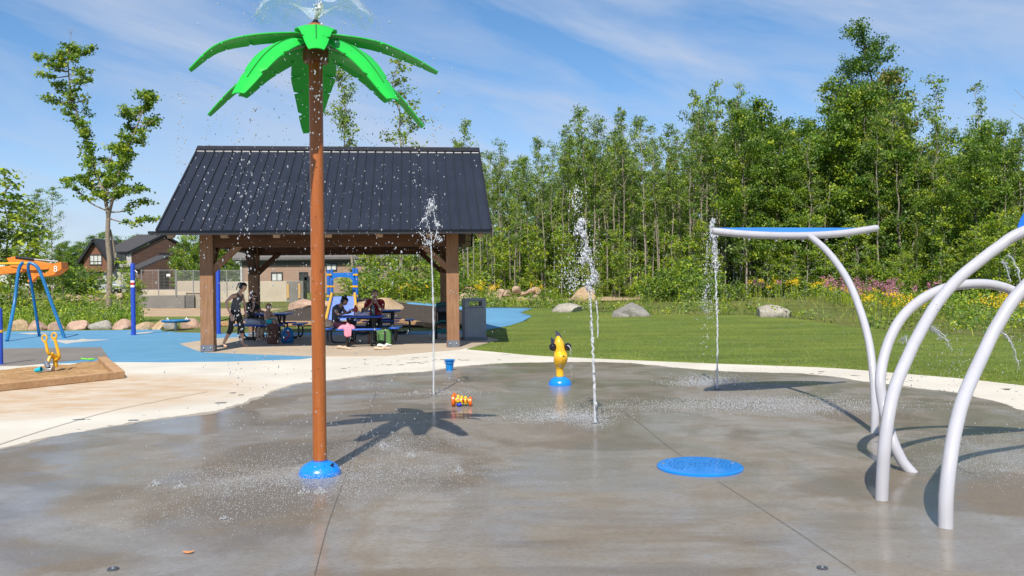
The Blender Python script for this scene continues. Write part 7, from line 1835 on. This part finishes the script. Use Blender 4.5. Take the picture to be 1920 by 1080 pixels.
while len(cen) < 1500:
    x = rg.uniform(-4, 36); y0 = edge_y(x); y = y0 + rg.random() ** 1.2 * (46.5 - y0)
    if x < 14 and (y > y0 + 2.2 or rg.random() < .45): continue
    h_ = rg.uniform(.06, .5) * (.45 if x < 11 else 1) * (1 + .6 * noise.noise(Vector((x * .35, y * .35, 2)))); cen.append((x, y, H(x, y) + h_)); s_ = rg.uniform(.10, .24); spr.append((s_, s_, s_ * .8)); cnt.append(rg.randint(20, 42))
for _ in range(420):
    px = rg.uniform(-100, 262); y = rg.uniform(34, 43); x = px2x(px, y); h_ = rg.uniform(.1, .55) * (1 + .5 * noise.noise(Vector((x * .5, y * .5, 6)))); cen.append((x, y, H(x, y) + h_)); s_ = rg.uniform(.10, .22); spr.append((s_, s_, s_)); cnt.append(rg.randint(22, 44))
o = link('meadow_scrub', leaves_mesh('meadow_scrub', cen, spr, cnt, .10, [L_MID, L_LIME, L_GREY, L_DARK], [.4, .3, .2, .1], 77)); o['kind'] = 'stuff'
def flowers(name, spots_, mat, size, hh, seed, per=26, stem=L_GRASS):
    cen, spr, cnt = [], [], []; m_ = []
    r = random.Random(seed)
    for x, y in spots_:
        h_ = hh * r.uniform(.7, 1.15); cen.append((x + r.gauss(0, .05), y, H(x, y) + h_)); spr.append((.075, .075, .06)); cnt.append(per)
    me = leaves_mesh(name, cen, spr, cnt, size, [mat], [1.0], seed); o = link(name, me); o['kind'] = 'stuff'
    st_ = []
    for c in cen:
        for _ in range(3): st_.append((c[0] + r.gauss(0, .03), c[1] + r.gauss(0, .03), c[2] - hh * .95))
    blades(name.replace('bloom', 'stems') if 'bloom' in name else name + '_stems', st_, hh * .7, hh, .012, [stem, L_LIME], [.6, .4], seed + 1, .15)
def patch(px, y, n_, sx, sy):
    n_ = max(2, int(n_ * .30))
    return [(px2x(px, y) + rg.gauss(0, sx), y + rg.gauss(0, sy)) for _ in range(n_)]
gold = []
for px, y, n_, sx in ((905, 41, 22, .8), (935, 40.5, 14, .6), (890, 42, 12, .5), (1010, 42, 8, .5), (1510, 44, 30, 1.0), (1540, 43, 22, .8), (1480, 44, 14, .8), (1635, 33, 10, .4), (1672, 29.5, 44, .42), (1700, 30, 12, .4), (1890, 29, 34, .7), (1925, 28, 26, .6), (1850, 30, 12, .6), (1560, 37, 12, .6), (1590, 36, 10, .5), (1395, 45, 12, .8), (745, 44, 20, .9), (780, 43, 10, .6), (1790, 30, 10, .8)): gold += patch(px, y, n_, sx, .5)
flowers('goldenrod_blooms', gold, L_GOLD, .062, .85, 21)
pur = []
for px, y, n_, sx in ((1590, 38, 26, .9), (1620, 36, 30, .9), (1660, 34, 26, .8), (1690, 33, 18, .6), (1560, 40, 14, .8), (1450, 43, 10, 1.0), (1730, 33, 14, .9), (1640, 37, 18, .7)): pur += patch(px, y, n_, sx, .5)
flowers('purple_flower_blooms', pur * 2, L_PURP, .065, .95, 23)
wh = []
for px, y, n_, sx in ((1300, 41, 26, 1.0), (1340, 41, 22, .9), (1250, 42, 10, .6), (1800, 30, 16, 1.0), (1230, 41, 8, .5)): wh += patch(px, y, n_, sx, .6)
flowers('white_daisy_blooms', wh, leaf_mat('white_bloom', (.6, .6, .55), .1), .04, .7, 25, 7)
